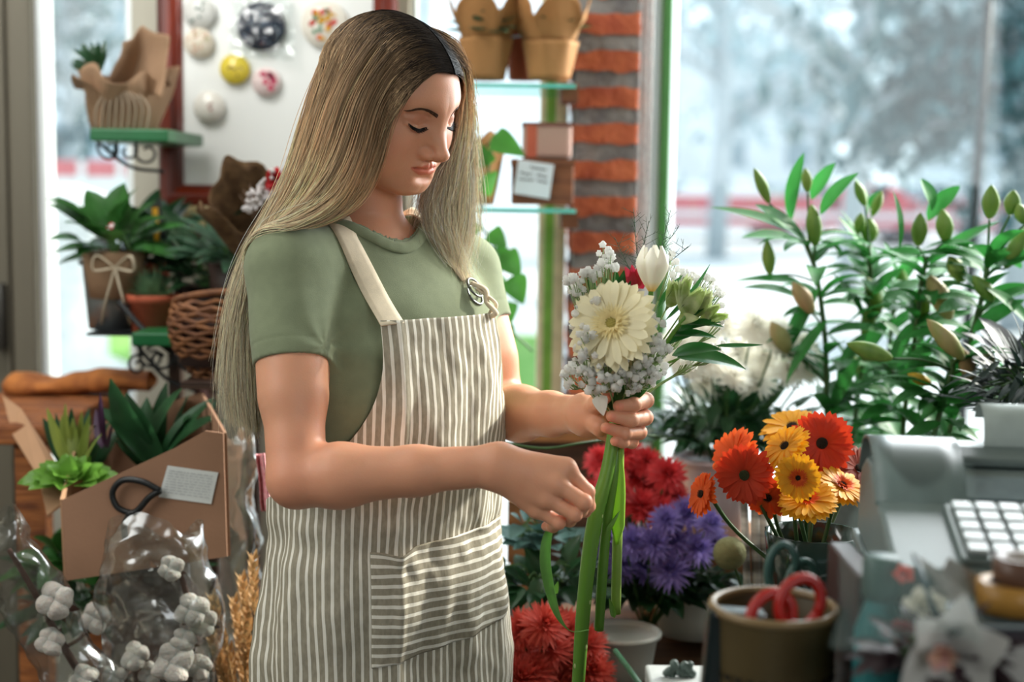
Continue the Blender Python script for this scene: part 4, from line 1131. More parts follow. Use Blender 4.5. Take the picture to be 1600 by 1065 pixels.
def bucket(name, label, cat, base, r0, r1, h_, mat, group=None, rim=True, loc=True):
    t = thing(name, label, cat, tuple(base), 0, group); bx, by, bz = base
    b = MB(); b.lathe([(0, 0), (r0, 0), (r0 + (r1 - r0) * .5, h_ * .5), (r1, h_ * .97), (r1 + .004, h_), (r1 + .001, h_ + .002), (r1 - .003, h_ * .98), (r0 * .9, .01), (0, .01)], 36, org=base); b.build('bucket_wall', mat, t)
    b = MB(); b.lathe([(r1 + .001, h_ * .93), (r1 + .006, h_ * .94), (r1 + .006, h_ * 1.0), (r1 + .001, h_ * 1.01)], 36, org=base); b.build('rim', mat, t)
    return t
# ================================================================ board with its magnets
bd = thing('notice_board', 'white magnetic board in a reddish mahogany frame behind the florist', 'notice board', tuple(at(420, 170, 2.95)))
YBd = 2.95; bx0, bx1 = at(250, 250, YBd).x, at(622, 10, YBd).x; bz0, bz1 = at(300, 326, YBd).z, 2.35
mah = M('mahogany', (128, 44, 22), rough=.28, col2=(70, 22, 14), scale=9, stretch=(5, 5, .4), bump=.05)
mah_h = M('mahogany_rail', (128, 44, 22), rough=.28, col2=(70, 22, 14), scale=9, stretch=(.4, 5, 5), bump=.05)
fw = .050
def rail(p0, p1, ax, m):
    b = MB(); pr = [(0, 0), (.0, .014), (.010, .024), (.030, .026), (.042, .018), (fw, .010), (fw, 0)]
    for a, c_ in pr: pass
    vs = []; inn = {'l': (1, 0), 'r': (-1, 0), 'b': (0, 1), 't': (0, -1)}[ax]
    for end in (0, 1):
        for a, h_ in pr:
            base = Vector(p0 if end == 0 else p1)
            along = 1 if end == 0 else -1
            q = base + Vector((inn[0] * a, -h_, inn[1] * a))
            if ax in 'lr': q.z += along * a
            else: q.x += along * a
            vs.append(q)
    n = len(pr); b.add(vs, [(i, (i + 1) % n, n + (i + 1) % n, n + i) for i in range(n)])
    return b.build('frame_rail', m, bd, bevel=.002, smooth=False)
rail((bx0, YBd, bz0), (bx0, YBd, bz1), 'l', mah); rail((bx1, YBd, bz0), (bx1, YBd, bz1), 'r', mah)
rail((bx0, YBd, bz0), (bx1, YBd, bz0), 'b', mah_h); rail((bx0, YBd, bz1), (bx1, YBd, bz1), 't', mah_h)
MB().box((bx0 + .02, YBd - .004, bz0 + .02), (bx1 - .02, YBd + .012, bz1 - .02)).build('panel', M('board_white', (230, 232, 230), rough=.35, var=.02, scale=3), bd, smooth=False)
def magnet(px, py, rpx, col, label, paint, name='fridge_magnet', cat='magnet'):
    c = at(px, py, YBd - .012); r = rpx / FPX * YBd; t = thing(name, label, cat, tuple(c), 0, None)
    Mx = Matrix.Rotation(PI / 2, 3, 'X')
    b = MB(); b.lathe([(0, -.008), (r * .96, -.008), (r, -.004), (r, .002), (r * .95, .006), (0, .0075)], 36, mat=Mx, org=c); b.build('disc', M('glaze_%02x%02x%02x' % col, col, rough=.15, var=.03), t)
    rr = fresh(int(px)); yy = c.y - .0085
    paint(c, r, yy, rr, t)
    return t
def dab(b, c, yy, dx, dz, w_, h_, a=0.0):
    n = 12; vs = [Vector((c.x + dx + math.cos(a) * math.cos(t) * w_ - math.sin(a) * math.sin(t) * h_, yy, c.z + dz + math.sin(a) * math.cos(t) * w_ + math.cos(a) * math.sin(t) * h_)) for t in np.linspace(0, 2 * PI, n, endpoint=False)]
    vs2 = [v + Vector((0, .003, 0)) for v in vs]
    b.add(vs + vs2, [tuple(range(n))] + [(i, n + i, n + (i + 1) % n, (i + 1) % n) for i in range(n)])
def dots(cols, n, sz, spread=.7, dome=.0):
    def f(c, r, yy, rr, t):
        for ci, col in enumerate(cols):
            b = MB()
            for i in range(n):
                a = rr.random() * 6.28; q = r * spread * math.sqrt(rr.random()); dab(b, c, yy - .0001 * ci, q * math.cos(a), q * math.sin(a), r * sz * rr.uniform(.6, 1.3), r * sz * rr.uniform(.4, .9), rr.random() * 3)
            b.build('painted_motif', M('enamel_%02x%02x%02x' % col, col, rough=.2), t, smooth=False)
    return f
def flowers(cols, k):
    def f(c, r, yy, rr, t):
        for ci, col in enumerate(cols):
            b = MB()
            for i in range(k):
                a0 = rr.random() * 6.28; q = r * .55 * (i > 0); x, z = q * math.cos(a0 + i * 6.28 / k), q * math.sin(a0 + i * 6.28 / k)
                for p in range(5): a = p * 1.2566 + a0; dab(b, c, yy, x + r * .14 * math.cos(a), z + r * .14 * math.sin(a), r * .11, r * .08, a)
            b.build('painted_motif', M('enamel_%02x%02x%02x' % col, col, rough=.2), t, smooth=False)
    return f
magnet(312, 20, 25, (206, 206, 202), 'pale round magnet with a grey leafy sprig at the top of the board', dots([(90, 110, 100)], 7, .12))
magnet(311, 67, 23, (214, 204, 188), 'cream magnet with tiny orange and pink flowers below the leafy one', dots([(196, 140, 110), (180, 176, 140)], 16, .08, .8))
magnet(367, 108, 23, (214, 192, 70), 'yellow round magnet with a small brown motif', dots([(120, 90, 50)], 4, .13, .6))
magnet(416, 128, 22, (222, 202, 200), 'white magnet covered in pink flowers', flowers([(196, 60, 96)], 7))
magnet(327, 167, 24, (220, 216, 208), 'white magnet with one tiny red flower, lowest on the board', dots([(150, 70, 60)], 3, .11, .25))
magnet(507, 38, 36, (220, 214, 202), 'large white magnet with a red rose and green leaves, partly behind her hair', dots([(190, 60, 50), (60, 120, 90), (200, 150, 60)], 7, .16, .62))
t = magnet(408, 41, 37, (30, 40, 60), 'dark blue dotted round pendant wrapped in clear film on the board', dots([(150, 165, 185)], 16, .05, .85), 'wrapped_pendant', 'pendant')
c = at(408, 41, YBd - .03); b = MB(); r = 45 / FPX * YBd
b.grid(lambda u, v: crumple(Vector((c.x + (u - .5) * 2.1 * r, c.y - .012 * math.sin(u * PI) * math.sin(v * PI) + .006, c.z + (v - .5) * 2.2 * r)), .012, 60), 26, 26); b.build('film_wrap', cello, t)

# ================================================================ shelves in the corner and what stands on them
gshelf = M('green_shelf', (24, 96, 52), rough=.35, var=.1, scale=10)
def scroll(b, c, r, turns, a0, s=1, rad=.003):
    pts = [c + Vector((math.cos(a0 + s * k * .35) * r * (1 - k / (turns * 18 + 6)), 0, math.sin(a0 + s * k * .35) * r * (1 - k / (turns * 18 + 6)))) for k in range(int(turns * 18))]
    b.tube(pts, rad, 6)
def iron_shelf(label, x0, x1, pz, Y0, Y1, scr, py):
    a = at(x0, pz, Y0); e = at(x1, pz, Y0)
    t = thing('wall_shelf', label, 'shelf', tuple((a + e) / 2), 0, 'green iron shelves in the corner')
    MB().box((a.x, Y0, a.z - .012), (e.x, Y1, a.z + .012)).build('shelf_board', gshelf, t, bevel=.004, smooth=False)
    b = MB()
    for px, py_, r, k in scr: scroll(b, at(px, py_, (Y0 + Y1) / 2), r, 1.3, 1.0 + k, 1 if k < 2 else -1)
    p0, p1 = at(x0 + 8, pz + 8, (Y0 + Y1) / 2), at(x1 - 6, py, (Y0 + Y1) / 2); b.tube(catmull([p0, p0.lerp(p1, .5) + Vector((0, 0, -.02)), p1], 8), .004, 6)
    b.build('bracket', iron, t); return t
iron_shelf('green shelf with dark iron scrolls carrying the kraft-wrapped bouquet', 140, 262, 210, 2.62, 2.92, [(172, 232, .030, 0), (200, 236, .026, 2.5), (230, 238, .030, 0)], 268)
iron_shelf('green shelf with dark iron scrolls under the terracotta pot', 205, 312, 530, 2.42, 2.80, [(238, 556, .030, 0), (300, 565, .034, 2.5), (215, 570, .02, 0)], 610)

def paper_cone(name, label, cat, bot, top, r0, r1, m, n=14, seed=0, points=5, cr=.012, group=None, inner=None):
    """a flared paper wrap with a jagged upper edge, from bot to top"""
    bot, top = Vector(bot), Vector(top); s1, s2, ax = frame_from(top - bot); L = (top - bot).length
    t = thing(name, label, cat, tuple(bot), 0, group); b = MB()
    def f(u, v):
        a = u * 2 * PI; r = r0 + (r1 - r0) * v ** .8; jag = 1 + (.16 * math.sin(a * points + seed) + .10 * nz(a * 2, seed)) * v ** 3
        fold = 1 + .10 * math.sin(a * 9 + seed + v * 2) * v
        return crumple(bot + ax * (L * v * jag) + (s1 * math.cos(a) + s2 * math.sin(a)) * r * fold, cr, 14, seed)
    b.grid(f, 60, n, closed=True); b.add([bot + (s1 * math.cos(a) + s2 * math.sin(a)) * r0 for a in np.linspace(0, 2 * PI, 20, endpoint=False)], [tuple(range(20))])
    o = b.build('paper_wrap', m, t, solid=.0012); return t
w_ = paper_cone('wrapped_bouquet', 'bouquet rolled in grey-brown kraft paper on the upper green shelf', 'bouquet', at(196, 200, 2.74), at(196, 112, 2.72), .065, .085, kraft_d, seed=2)
b = MB()
b.grid(lambda u, v: crumple(at(172 + 84 * u + 8 * v, 118 - 92 * v + 46 * abs(u - .5) + 10, 2.66 + .06 * math.sin(u * PI)), .02, 11, 3), 16, 14); b.build('paper_fold', kraft_d, w_, solid=.0012)
b = MB()
b.grid(lambda u, v: crumple(at(116 + 50 * u, 116 + 28 * u + 22 * v * (1 - u), 2.64 + .05 * v), .01, 15, 5), 10, 8); b.build('paper_fold', kraft_d, w_, solid=.0012)
b = MB(); rr = fresh(4)
for i in range(26):
    p = at(145 + rr.random() * 16, 118 - rr.random() * 22, 2.72); b.leaf(p, (rr.uniform(-1, .2), rr.uniform(-.5, .5), rr.uniform(.2, 1)), (0, -1, .4), .05, .014)
b.build('leaves', LG['dark'], w_)
b = MB()
for i in range(9): 
    x = 152 + i * 10; b.tube(catmull([at(175 + i * 3, 135, 2.655), at(x, 165, 2.65), at(x - 3, 205, 2.66)], 5), .0025, 5)
b.build('ribbon', M('raffia', (150, 132, 112), rough=.8), w_)

# potted plants
def pot(name, label, c, r0, r1, h_, m, group=None):
    t = thing(name, label, 'potted plant', tuple(c), 0, group)
    b = MB(); b.lathe([(0, 0), (r0, 0), (r1 * .98, h_ * .8), (r1 * 1.08, h_ * .8), (r1 * 1.1, h_), (r1 * .98, h_), (r1 * .95, h_ * .85), (0, h_ * .85)], 28, org=c); b.build('pot', m, t)
    return t
c = at(240, 520, 2.55); t = pot('potted_succulent', 'spiky pale green succulent in a terracotta pot on the lower green shelf', (c.x, c.y, c.z), .036, .043, .070, terra)
b = MB(); rr = fresh(8)
for i in range(90):
    d = rand_dir(rr, .15); b.leaf((c.x + d.x * .012, c.y + d.y * .012, c.z + .062), d, (0, 0, 1), rr.uniform(.035, .062), .007, bend=-.3, nseg=4, nw=1)
b.build('leaves', M('succulent_leaf', (106, 140, 104), rough=.45, var=.2, scale=20, transl=.15), t)

def bushy(name, label, px, py, Y, spread, n, L, W, mat, seed, cat='plant', zmin=-.1, bend=.6, pot_=None, group=None, shape=.6):
    c = at(px, py, Y); t = thing(name, label, cat, tuple(c), 0, group); b = MB(); rr = fresh(seed); st = MB()
    for i in range(n):
        d = rand_dir(rr, zmin); q = c + Vector((d.x * spread[0], d.y * spread[1], abs(d.z) * spread[2] * 1.0)) * rr.uniform(.35, 1)
        b.leaf(q, d + Vector((0, 0, .15)), (0, -.3, 1), L * rr.uniform(.6, 1.2), W * rr.uniform(.7, 1.2), bend=bend, fold=.22, nseg=6, shape=shape)
        if i % 3 == 0: st.tube(catmull([c - Vector((0, 0, .02)), c.lerp(q, .5) + Vector((0, 0, .02)), q], 4), .0016, 5)
    b.build('leaves', mat, t); st.build('stems', DSTEM, t)
    if pot_: 
        b = MB(); b.lathe([(0, 0), (pot_[0], 0), (pot_[1], pot_[2]), (pot_[1] * .93, pot_[2]), (0, pot_[2] * .9)], 24, org=(c.x, c.y, c.z - pot_[2])); b.build('pot', pot_[3], t)
    return t
t = bushy('leafy_plant', 'glossy plant in a brown paper sleeve tied with a cream ribbon', 178, 392, 2.6, (.06, .05, .07), 34, .085, .050, LG['mid'], 11, pot_=(.045, .058, .085, kraft_d))
b = MB(); cc = at(180, 418, 2.53)
for a in (-1, 1): b.tube(catmull([cc, cc + Vector((a * .03, -.01, .022)), cc + Vector((a * .036, -.01, -.004)), cc], 6), .006, 6, flat=.3)
for a in (-1, 1): b.tube([cc, cc + Vector((a * .016, -.006, -.06)), cc + Vector((a * .026, 0, -.10))], .006, 6, flat=.3)
b.build('ribbon_bow', M('cream_ribbon', (206, 192, 168), rough=.5), t)
c = at(178, 512, 2.62); t = bucket('metal_bucket', 'small ribbed metal bucket under the paper-sleeved plant beside the window', 'bucket', tuple(c), .045, .055, .125, M('zinc', (150, 156, 160), rough=.35, metal=.8, var=.15))
bushy('leafy_plant', 'dark broad-leaved plant between the window and the jar, behind the succulent', 226, 405, 2.74, (.07, .05, .07), 30, .10, .062, LG['dark'], 12, pot_=(.04, .05, .10, terra))
bushy('leafy_plant', 'dark green bushy plant under the corner of the mahogany frame', 322, 445, 2.66, (.10, .07, .10), 70, .085, .036, LG['dark'], 13, pot_=(.05, .06, .07, M('dark_pot', (50, 34, 30), .5)))
bushy('leafy_plant', 'dim dark-leaved plant close behind her hair, above the wicker basket', 372, 410, 2.56, (.07, .05, .07), 44, .08, .032, LG['fern'], 14, pot_=(.045, .055, .09, M('dark_pot', (50, 34, 30), .5)))
# jar candle, pencil
c = at(305, 372, 2.84); t = thing('candle_jar', 'cream candle jar on the ledge below the mahogany frame', 'candle', tuple(c))
b = MB(); b.lathe([(0, 0), (.026, 0), (.028, .004), (.028, .060), (.024, .064), (0, .064)], 28, org=c); b.build('jar', M('cream_wax', (196, 178, 130), rough=.3, sss=.2), t)
b = MB(); b.lathe([(.0285, .0), (.0288, .0), (.0288, .014), (.0284, .014)], 28, org=c); b.build('jar_band', M('brown_band', (84, 58, 44), rough=.5), t)
c = at(247, 385, 2.7); b = MB(); tp = at(241, 312, 2.72); b.tube([c, c.lerp(tp, .82)], .0062, 6); t = b.build('pencil', M('pencil_yellow', (214, 160, 40), rough=.4))
tag(t, 'big yellow pencil standing upright in front of the beige wall', 'pencil'); b = MB(); b.tube([c.lerp(tp, .82), tp], [.0062, .0006], 6); b.build('tip', M('pencil_tip', (52, 46, 42), rough=.5), t)
c = at(257, 388, 2.69); tp = at(248, 310, 2.71); b = MB(); b.tube([c, tp], [.006, .003], 8); tag(b.build('paint_brush', M('brush_dark', (44, 44, 44), rough=.4)), 'dark slim brush handle standing beside the yellow pencil', 'brush')
c = at(276, 400, 2.78)
for k, (dx, hh, cl) in enumerate([(-14, .085, (206, 206, 200)), (62, .075, (188, 160, 140))]):
    q = at(272 + dx, 396, 2.84); b = MB(); b.lathe([(0, 0), (.018, 0), (.019, hh * .8), (.012, hh * .9), (.012, hh), (0, hh)], 20, org=q)
    tag(b.build('bottle', M('bottle_%d' % k, cl, rough=.3)), ['small white bottle on the ledge, on the window side of the candle jar', 'small tan bottle on the ledge beside the burlap bouquet'][k], 'bottle')
# ledge carrying these
ls = thing('ledge_shelf', 'dim wooden ledge below the board carrying jar and bottles', 'shelf', tuple(at(300, 374, 2.85)))
a, e = at(255, 376, 2.9), at(470, 376, 2.9)
MB().box((a.x, 2.78, a.z - .02), (e.x, 3.0, a.z - .002)).build('board', M('dark_wood', (66, 44, 32), rough=.6, col2=(40, 26, 20), scale=10, stretch=(1, 8, 8)), ls, smooth=False)
# wooden legs of the plant stand
st_ = thing('plant_stand', 'dark wooden stand carrying the plants in the corner', 'plant stand', tuple(at(260, 620, 2.7)))
dw = M('dark_wood', (66, 44, 32))
for px in (275, 330, 395):
    a = at(px, 470, 2.72); MB().box((a.x - .012, 2.70, 0), (a.x + .012, 2.73, a.z)).build('leg', dw, st_, smooth=False)
a, e = at(268, 470, 2.72), at(490, 470, 2.72); MB().box((a.x, 2.60, a.z - .012), (e.x, 2.80, a.z)).build('top', dw, st_, smooth=False)
a, e = at(150, 514, 2.62), at(206, 514, 2.62); MB().box((a.x, 2.56, a.z - .006), (e.x + .03, 2.68, a.z - .001)).build('side_shelf', iron, st_, smooth=False)
q0, q1 = at(302, 585, 2.36), at(396, 585, 2.36); MB().box((q0.x, 2.27, q0.z - .012), (q1.x, 2.74, q0.z - .001)).build('lower_shelf', dw, st_, smooth=False)
b = MB(); b.tube(catmull([at(185, 470, 2.5), at(230, 520, 2.48), at(300, 575, 2.46), at(370, 640, 2.44)], 8), .005, 6)
scroll(b, at(300, 560, 2.47), .034, 1.4, .6); scroll(b, at(250, 560, 2.47), .028, 1.4, 2.6, -1); b.build('scrollwork', iron, st_)
# burlap bouquet with white statice and a red flower
t = paper_cone('burlap_bouquet', 'burlap-wrapped dried bouquet with white statice and red bloom behind her hair', 'bouquet', at(440, 424, 2.55), at(375, 300, 2.44), .035, .075, M('burlap', (128, 98, 66), rough=.95, col2=(96, 70, 46), scale=60, bump=.9, bscale=300), seed=5, points=3, cr=.006)
b = MB(); rr = fresh(9)
for i in range(90):
    u = rr.random(); p = at(392 + 58 * u + rr.gauss(0, 6), 318 - 52 * u + rr.gauss(0, 9), 2.36 + rr.uniform(-.02, .04)); b.ball(p, rr.uniform(.0035, .006), 6, 5)
b.build('statice', M('statice_white', (206, 200, 200), rough=.8, transl=.2), t)
b = MB(); 
for i in range(3): petal_ring(b, at(432, 283, 2.35), (-.3, -1, .4), .002, .022, .016, 7, .2 + .4 * i, rr)
b.build('red_bloom', M('red_petal', (170, 30, 36), rough=.6, transl=.3), t)
b = MB()
for i in range(14): b.tube([at(420, 380, 2.43), at(375 + i * 5, 300 - i * 2 + rr.uniform(-8, 8), 2.40)], .0014, 5)
b.build('stems', M('dry_twig', (96, 74, 58), rough=.9), t)
vb = at(440, 420, 2.45); vz = at(300, 470, 2.72).z + .001; tv = thing('tall_vase', 'dark tall vase holding the burlap bouquet behind her shoulder', 'vase', (vb.x, 2.55, vz))
b = MB(); b.lathe([(0, 0), (.040, 0), (.046, .02), (.040, (vb.z + .03 - vz) * .7), (.046, vb.z + .03 - vz), (.042, vb.z + .03 - vz), (.036, .02), (0, .02)], 28, org=(vb.x, 2.55, vz)); b.build('vase_wall', M('vase_dark', (46, 40, 38), rough=.35), tv)
# wicker basket
c = at(346, 585, 2.36); t = thing('wicker_basket', 'round wicker basket hanging behind her hair below the dark plants', 'basket', tuple(c))
wick = M('wicker', (134, 86, 50), rough=.7, col2=(92, 54, 32), scale=40); b = MB()
for k in range(13):
    v = k / 12; r = .035 + .045 * math.sin(v * 1.9 + .2); z = c.z - .0 + .115 * v
    b.tube([Vector((c.x + r * 1.05 * math.cos(a), c.y + r * math.sin(a), z + .003 * math.sin(a * 11 + k * PI))) for a in np.linspace(0, 2 * PI, 45)], .0042, 6)
b.build('weave', wick, t); b = MB()
b.tube(catmull([Vector((c.x - .078, c.y, c.z + .11)), Vector((c.x - .06, c.y - .03, c.z + .13)), Vector((c.x + .03, c.y - .03, c.z + .14)), Vector((c.x + .08, c.y, c.z + .11))], 8), .006, 7); b.build('handle', wick, t)
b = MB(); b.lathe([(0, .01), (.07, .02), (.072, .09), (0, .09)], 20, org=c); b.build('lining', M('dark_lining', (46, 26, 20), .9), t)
# pale striped cloth hanging under it
b = MB(); b.grid(lambda u, v: crumple(at(296 + 62 * u + 6 * v, 548 + 75 * v, 2.62 + .02 * math.sin(u * 14)), .008, 12), 30, 20)
tag(b.build('folded_cloth', M('pink_white_cloth', (176, 146, 142), rough=.9, col2=(120, 84, 84), scale=10, stretch=(8, 1, .5)), solid=.003), 'dim pinkish striped cloth hanging below the wicker basket', 'cloth')

# ================================================================ wooden bench and cardboard box of plants
wood_m = M('rough_pine', (172, 104, 54), rough=.7, col2=(110, 60, 32), scale=12, stretch=(1, 6, 6), bump=.4, bscale=40)
t = thing('wooden_bench', 'rough orange-brown wooden bench under the narrow window', 'bench', tuple(at(110, 640, 2.55)))
zt = at(120, 612, 2.75).z
def plank(u, v, x0, x1, y0, y1, z0, z1): pass
a, e = at(20, 612, 2.8), at(196, 612, 2.8)
for k in range(3):
    y0 = 2.36 + k * .16; b = MB(); b.box((a.x + .02 * nz(k * 3.3), y0, zt - .035), (e.x, y0 + .15, zt)); b.build('plank', wood_m, t, bevel=.006, smooth=False)
for x_ in (a.x + .05, e.x - .05):
    for y_ in (2.40, 2.78): MB().box((x_ - .025, y_ - .02, 0), (x_ + .025, y_ + .02, zt - .035)).build('leg', wood_m, t, smooth=False)
b = MB(); b.grid(lambda u, v: crumple(at(20 + 215 * u, 598 + 14 * math.sin(u * 6) * .4, 2.72) + Vector((0, .05 * math.sin(v * 2 * PI), .022 * math.cos(v * 2 * PI) * (1 + .4 * nz(u * 5)))), .012, 16), 40, 14, closed=False)
tag(b.build('bark_log', M('orange_bark', (196, 122, 62), rough=.85, col2=(120, 62, 34), scale=14, bump=.8, bscale=40)), 'long piece of orange bark lying on the bench under the window', 'bark')
card = M('cardboard', (150, 112, 88), rough=.85, var=.05, scale=6, bump=.06, bscale=160)
card_in = M('cardboard_inside', (176, 136, 104), rough=.85, var=.05, scale=6)
t = thing('cardboard_box', 'brown cardboard box with slanting front holding green plants', 'box', tuple(at(200, 900, 2.15)))
def poly_board(name, pts, m, th=.004):
    P_ = [Vector(p) for p in pts]; n_ = (P_[1] - P_[0]).cross(P_[2] - P_[0]).normalized() * th; n = len(P_)
    b = MB(); b.add(P_ + [p + n_ for p in P_], [tuple(range(n)), tuple(range(2 * n - 1, n - 1, -1))] + [(i, n + i, n + (i + 1) % n, (i + 1) % n) for i in range(n)])
    return b.build(name, m, t, smooth=False)
def on_plane(px, py, p0, n):      # where the sight line meets a plane
    o = Vector((0, 0, 1.43)); d = (at(px, py, 1.0) - o); n = Vector(n); return o + d * ((Vector(p0) - o).dot(n) / d.dot(n))
fp, fnrm = at(105, 900, 2.05), Vector((-.12, -1, 0))
F_ = [on_plane(x, y, fp, fnrm) for x, y in ((104, 906), (356, 868), (350, 676), (322, 672), (272, 700), (98, 780))]
poly_board('front_panel', F_, card)
bk = [p + Vector((.0, .26, .0)) for p in F_]
poly_board('side_panel', [F_[0], F_[5], F_[5] + Vector((-.05, .26, .06)), F_[0] + Vector((-.05, .26, 0))], card_in)
poly_board('side_panel', [F_[1], F_[1] + Vector((-.09, .26, 0)), F_[2] + Vector((-.09, .26, .02)), F_[2]], card)
poly_board('back_panel', [F_[0] + Vector((-.05, .26, 0)), F_[5] + Vector((-.05, .26, .06)), F_[2] + Vector((-.09, .26, .02)), F_[1] + Vector((-.09, .26, 0))], card)
poly_board('base_panel', [F_[0], F_[1], F_[1] + Vector((-.09, .26, 0)), F_[0] + Vector((-.05, .26, 0))], card)
ct_ = thing('low_crate', 'dim wooden crate on the floor under the cardboard box', 'crate', ((F_[0].x + F_[1].x) / 2, 2.18, 0)); zc_ = min(F_[0].z, F_[1].z) - .003
MB().box((F_[0].x + .05, 2.10, 0), (F_[1].x - .09, 2.30, zc_)).build('crate_body', M('dark_wood', (66, 44, 32)), ct_, smooth=False)
MB().box((F_[0].x + .045, 2.09, zc_ - .03), (F_[1].x - .085, 2.10, zc_)).build('rim_board', M('dark_wood', (66, 44, 32)), ct_, smooth=False)
f0 = on_plane(70, 788, fp + Vector((0, .05, 0)), fnrm)
fl = [at(4, 618, 2.44), at(34, 640, 2.42), at(86, 720, 2.26), at(104, 782, 2.12), at(74, 806, 2.12), at(60, 745, 2.20), at(20, 680, 2.36)]
b = MB(); b.add(fl, [tuple(range(len(fl)))]); b.build('flap', card_in, t, smooth=False, solid=.004)
# printed label and cable on the box
lab_pts = [on_plane(x, y, fp + fnrm.normalized() * .006, fnrm) for x, y in ((248, 776), (330, 787), (341, 738), (262, 727))]
b = MB(); b.add(lab_pts, [(0, 1, 2, 3)]); lb = b.build('paper_label', M('label_white', (214, 216, 214), rough=.7, var=.02), None, smooth=False, solid=.0008); tag(lb, 'white printed label stuck on the cardboard box', 'label')
b = MB(); A0, A1, A2, A3 = [p + fnrm.normalized() * .002 for p in lab_pts]; rr = fresh(2)
for k in range(9):
    v = .12 + k * .085; u = .06
    while u < .92:
        w2 = rr.uniform(.03, .12); q = lambda uu, vv: (A3.lerp(A2, uu)).lerp(A0.lerp(A1, uu), vv)
        b.add([q(u, v), q(min(.94, u + w2), v), q(min(.94, u + w2), v + .02), q(u, v + .02)], [(0, 1, 2, 3)]); u += w2 + .03
b.build('print', M('faint_print', (170, 172, 176), rough=.8), lb, smooth=False)
b = MB(); cab = [on_plane(x, y, fp + fnrm.normalized() * .016, fnrm) for x, y in ((250, 766), (222, 752), (192, 750), (176, 768), (182, 790), (200, 800), (214, 798), (232, 778), (250, 766))]
b.tube(catmull(cab, 8), .0048, 8); cab2 = [on_plane(x, y, fp + fnrm.normalized() * .02, fnrm) for x, y in ((204, 800), (198, 812), (194, 822), (196, 842))]; b.tube(catmull(cab2, 6), .0052, 8)
tag(b.build('cable', M('black_cable', (24, 26, 28), rough=.4)), 'black cable looped in front of the cardboard box', 'cable')
# plants in the box
rr = fresh(21)
def blades(pts, Y0, w0, bend=.5, jy=.05):
    out = []
    for (x0, y0, x1, y1) in pts: Y = Y0 + rr.uniform(-jy, jy); out.append((at(x0, y0, Y), at(x1, y1, Y + rr.uniform(-.06, .03)), w0 * rr.uniform(.8, 1.2), bend + rr.uniform(-.2, .2)))
    return out
leafy('strap_leaf_plant', 'dark strap-leaved plant in the cardboard box, nearest the label', 'plant', at(250, 730, 2.26),
      blades([(250, 735, 155, 640), (255, 735, 200, 615), (250, 735, 300, 650), (240, 730, 205, 655), (250, 735, 345, 655), (245, 735, 262, 600), (245, 735, 176, 592), (250, 730, 338, 625), (235, 735, 180, 690), (250, 735, 330, 690), (235, 735, 290, 610), (245, 730, 232, 622), (250, 738, 310, 700)], 2.24, .042), LG['dark'])
leafy('strap_leaf_plant', 'glossy bluish green strap-leaved plant at the back of the cardboard box', 'plant', at(285, 700, 2.38),
      blades([(290, 710, 340, 628), (285, 705, 240, 640), (290, 705, 300, 620), (290, 710, 352, 660), (280, 710, 215, 660), (295, 700, 322, 640), (300, 700, 270, 630)], 2.36, .046), LG['fern'])
leafy('snake_plant', 'upright plant with yellow-edged narrow leaves in the box corner by the flap', 'plant', at(118, 740, 2.22),
      blades([(116, 745, 75, 640), (118, 745, 98, 650), (122, 745, 115, 655), (126, 740, 128, 645), (120, 740, 150, 665), (118, 745, 84, 672), (124, 745, 140, 650), (128, 745, 160, 680), (116, 745, 104, 632)], 2.22, .018, .15), LG['yellowg'])
leafy('snake_plant', 'dark narrow-leaved plant tucked behind the yellow-edged one', 'plant', at(135, 735, 2.28),
      blades([(110, 740, 88, 648), (130, 740, 140, 640), (134, 740, 172, 660), (120, 740, 112, 640), (140, 742, 186, 690), (110, 742, 68, 655), (140, 742, 190, 668)], 2.28, .024, .2), LG['dark'])
leafy('purple_leaf_plant', 'single upright purple leaves among the dark foliage in the box', 'plant', at(165, 720, 2.25), blades([(166, 700, 157, 616), (160, 700, 150, 640), (170, 700, 178, 655)], 2.24, .016, .1), LG['purple'])
b = MB(); c = at(112, 758, 2.14); t = thing('lettuce_leaf_plant', 'low bright green rosette plant at the edge of the cardboard box', 'plant', tuple(c))
for i in range(44):
    a = i * 2.4; q = math.sqrt(i / 44); d = Vector((math.cos(a) * q * 1.2, math.sin(a) * q * .6 - .2, 1.0 - q)); b.leaf(c + Vector((math.cos(a) * .045 * q, math.sin(a) * .02 * q, .008)), d, (0, -.6, 1), .040, .036, bend=.5, shape=.5)
b.build('leaves', LG['bright'], t)
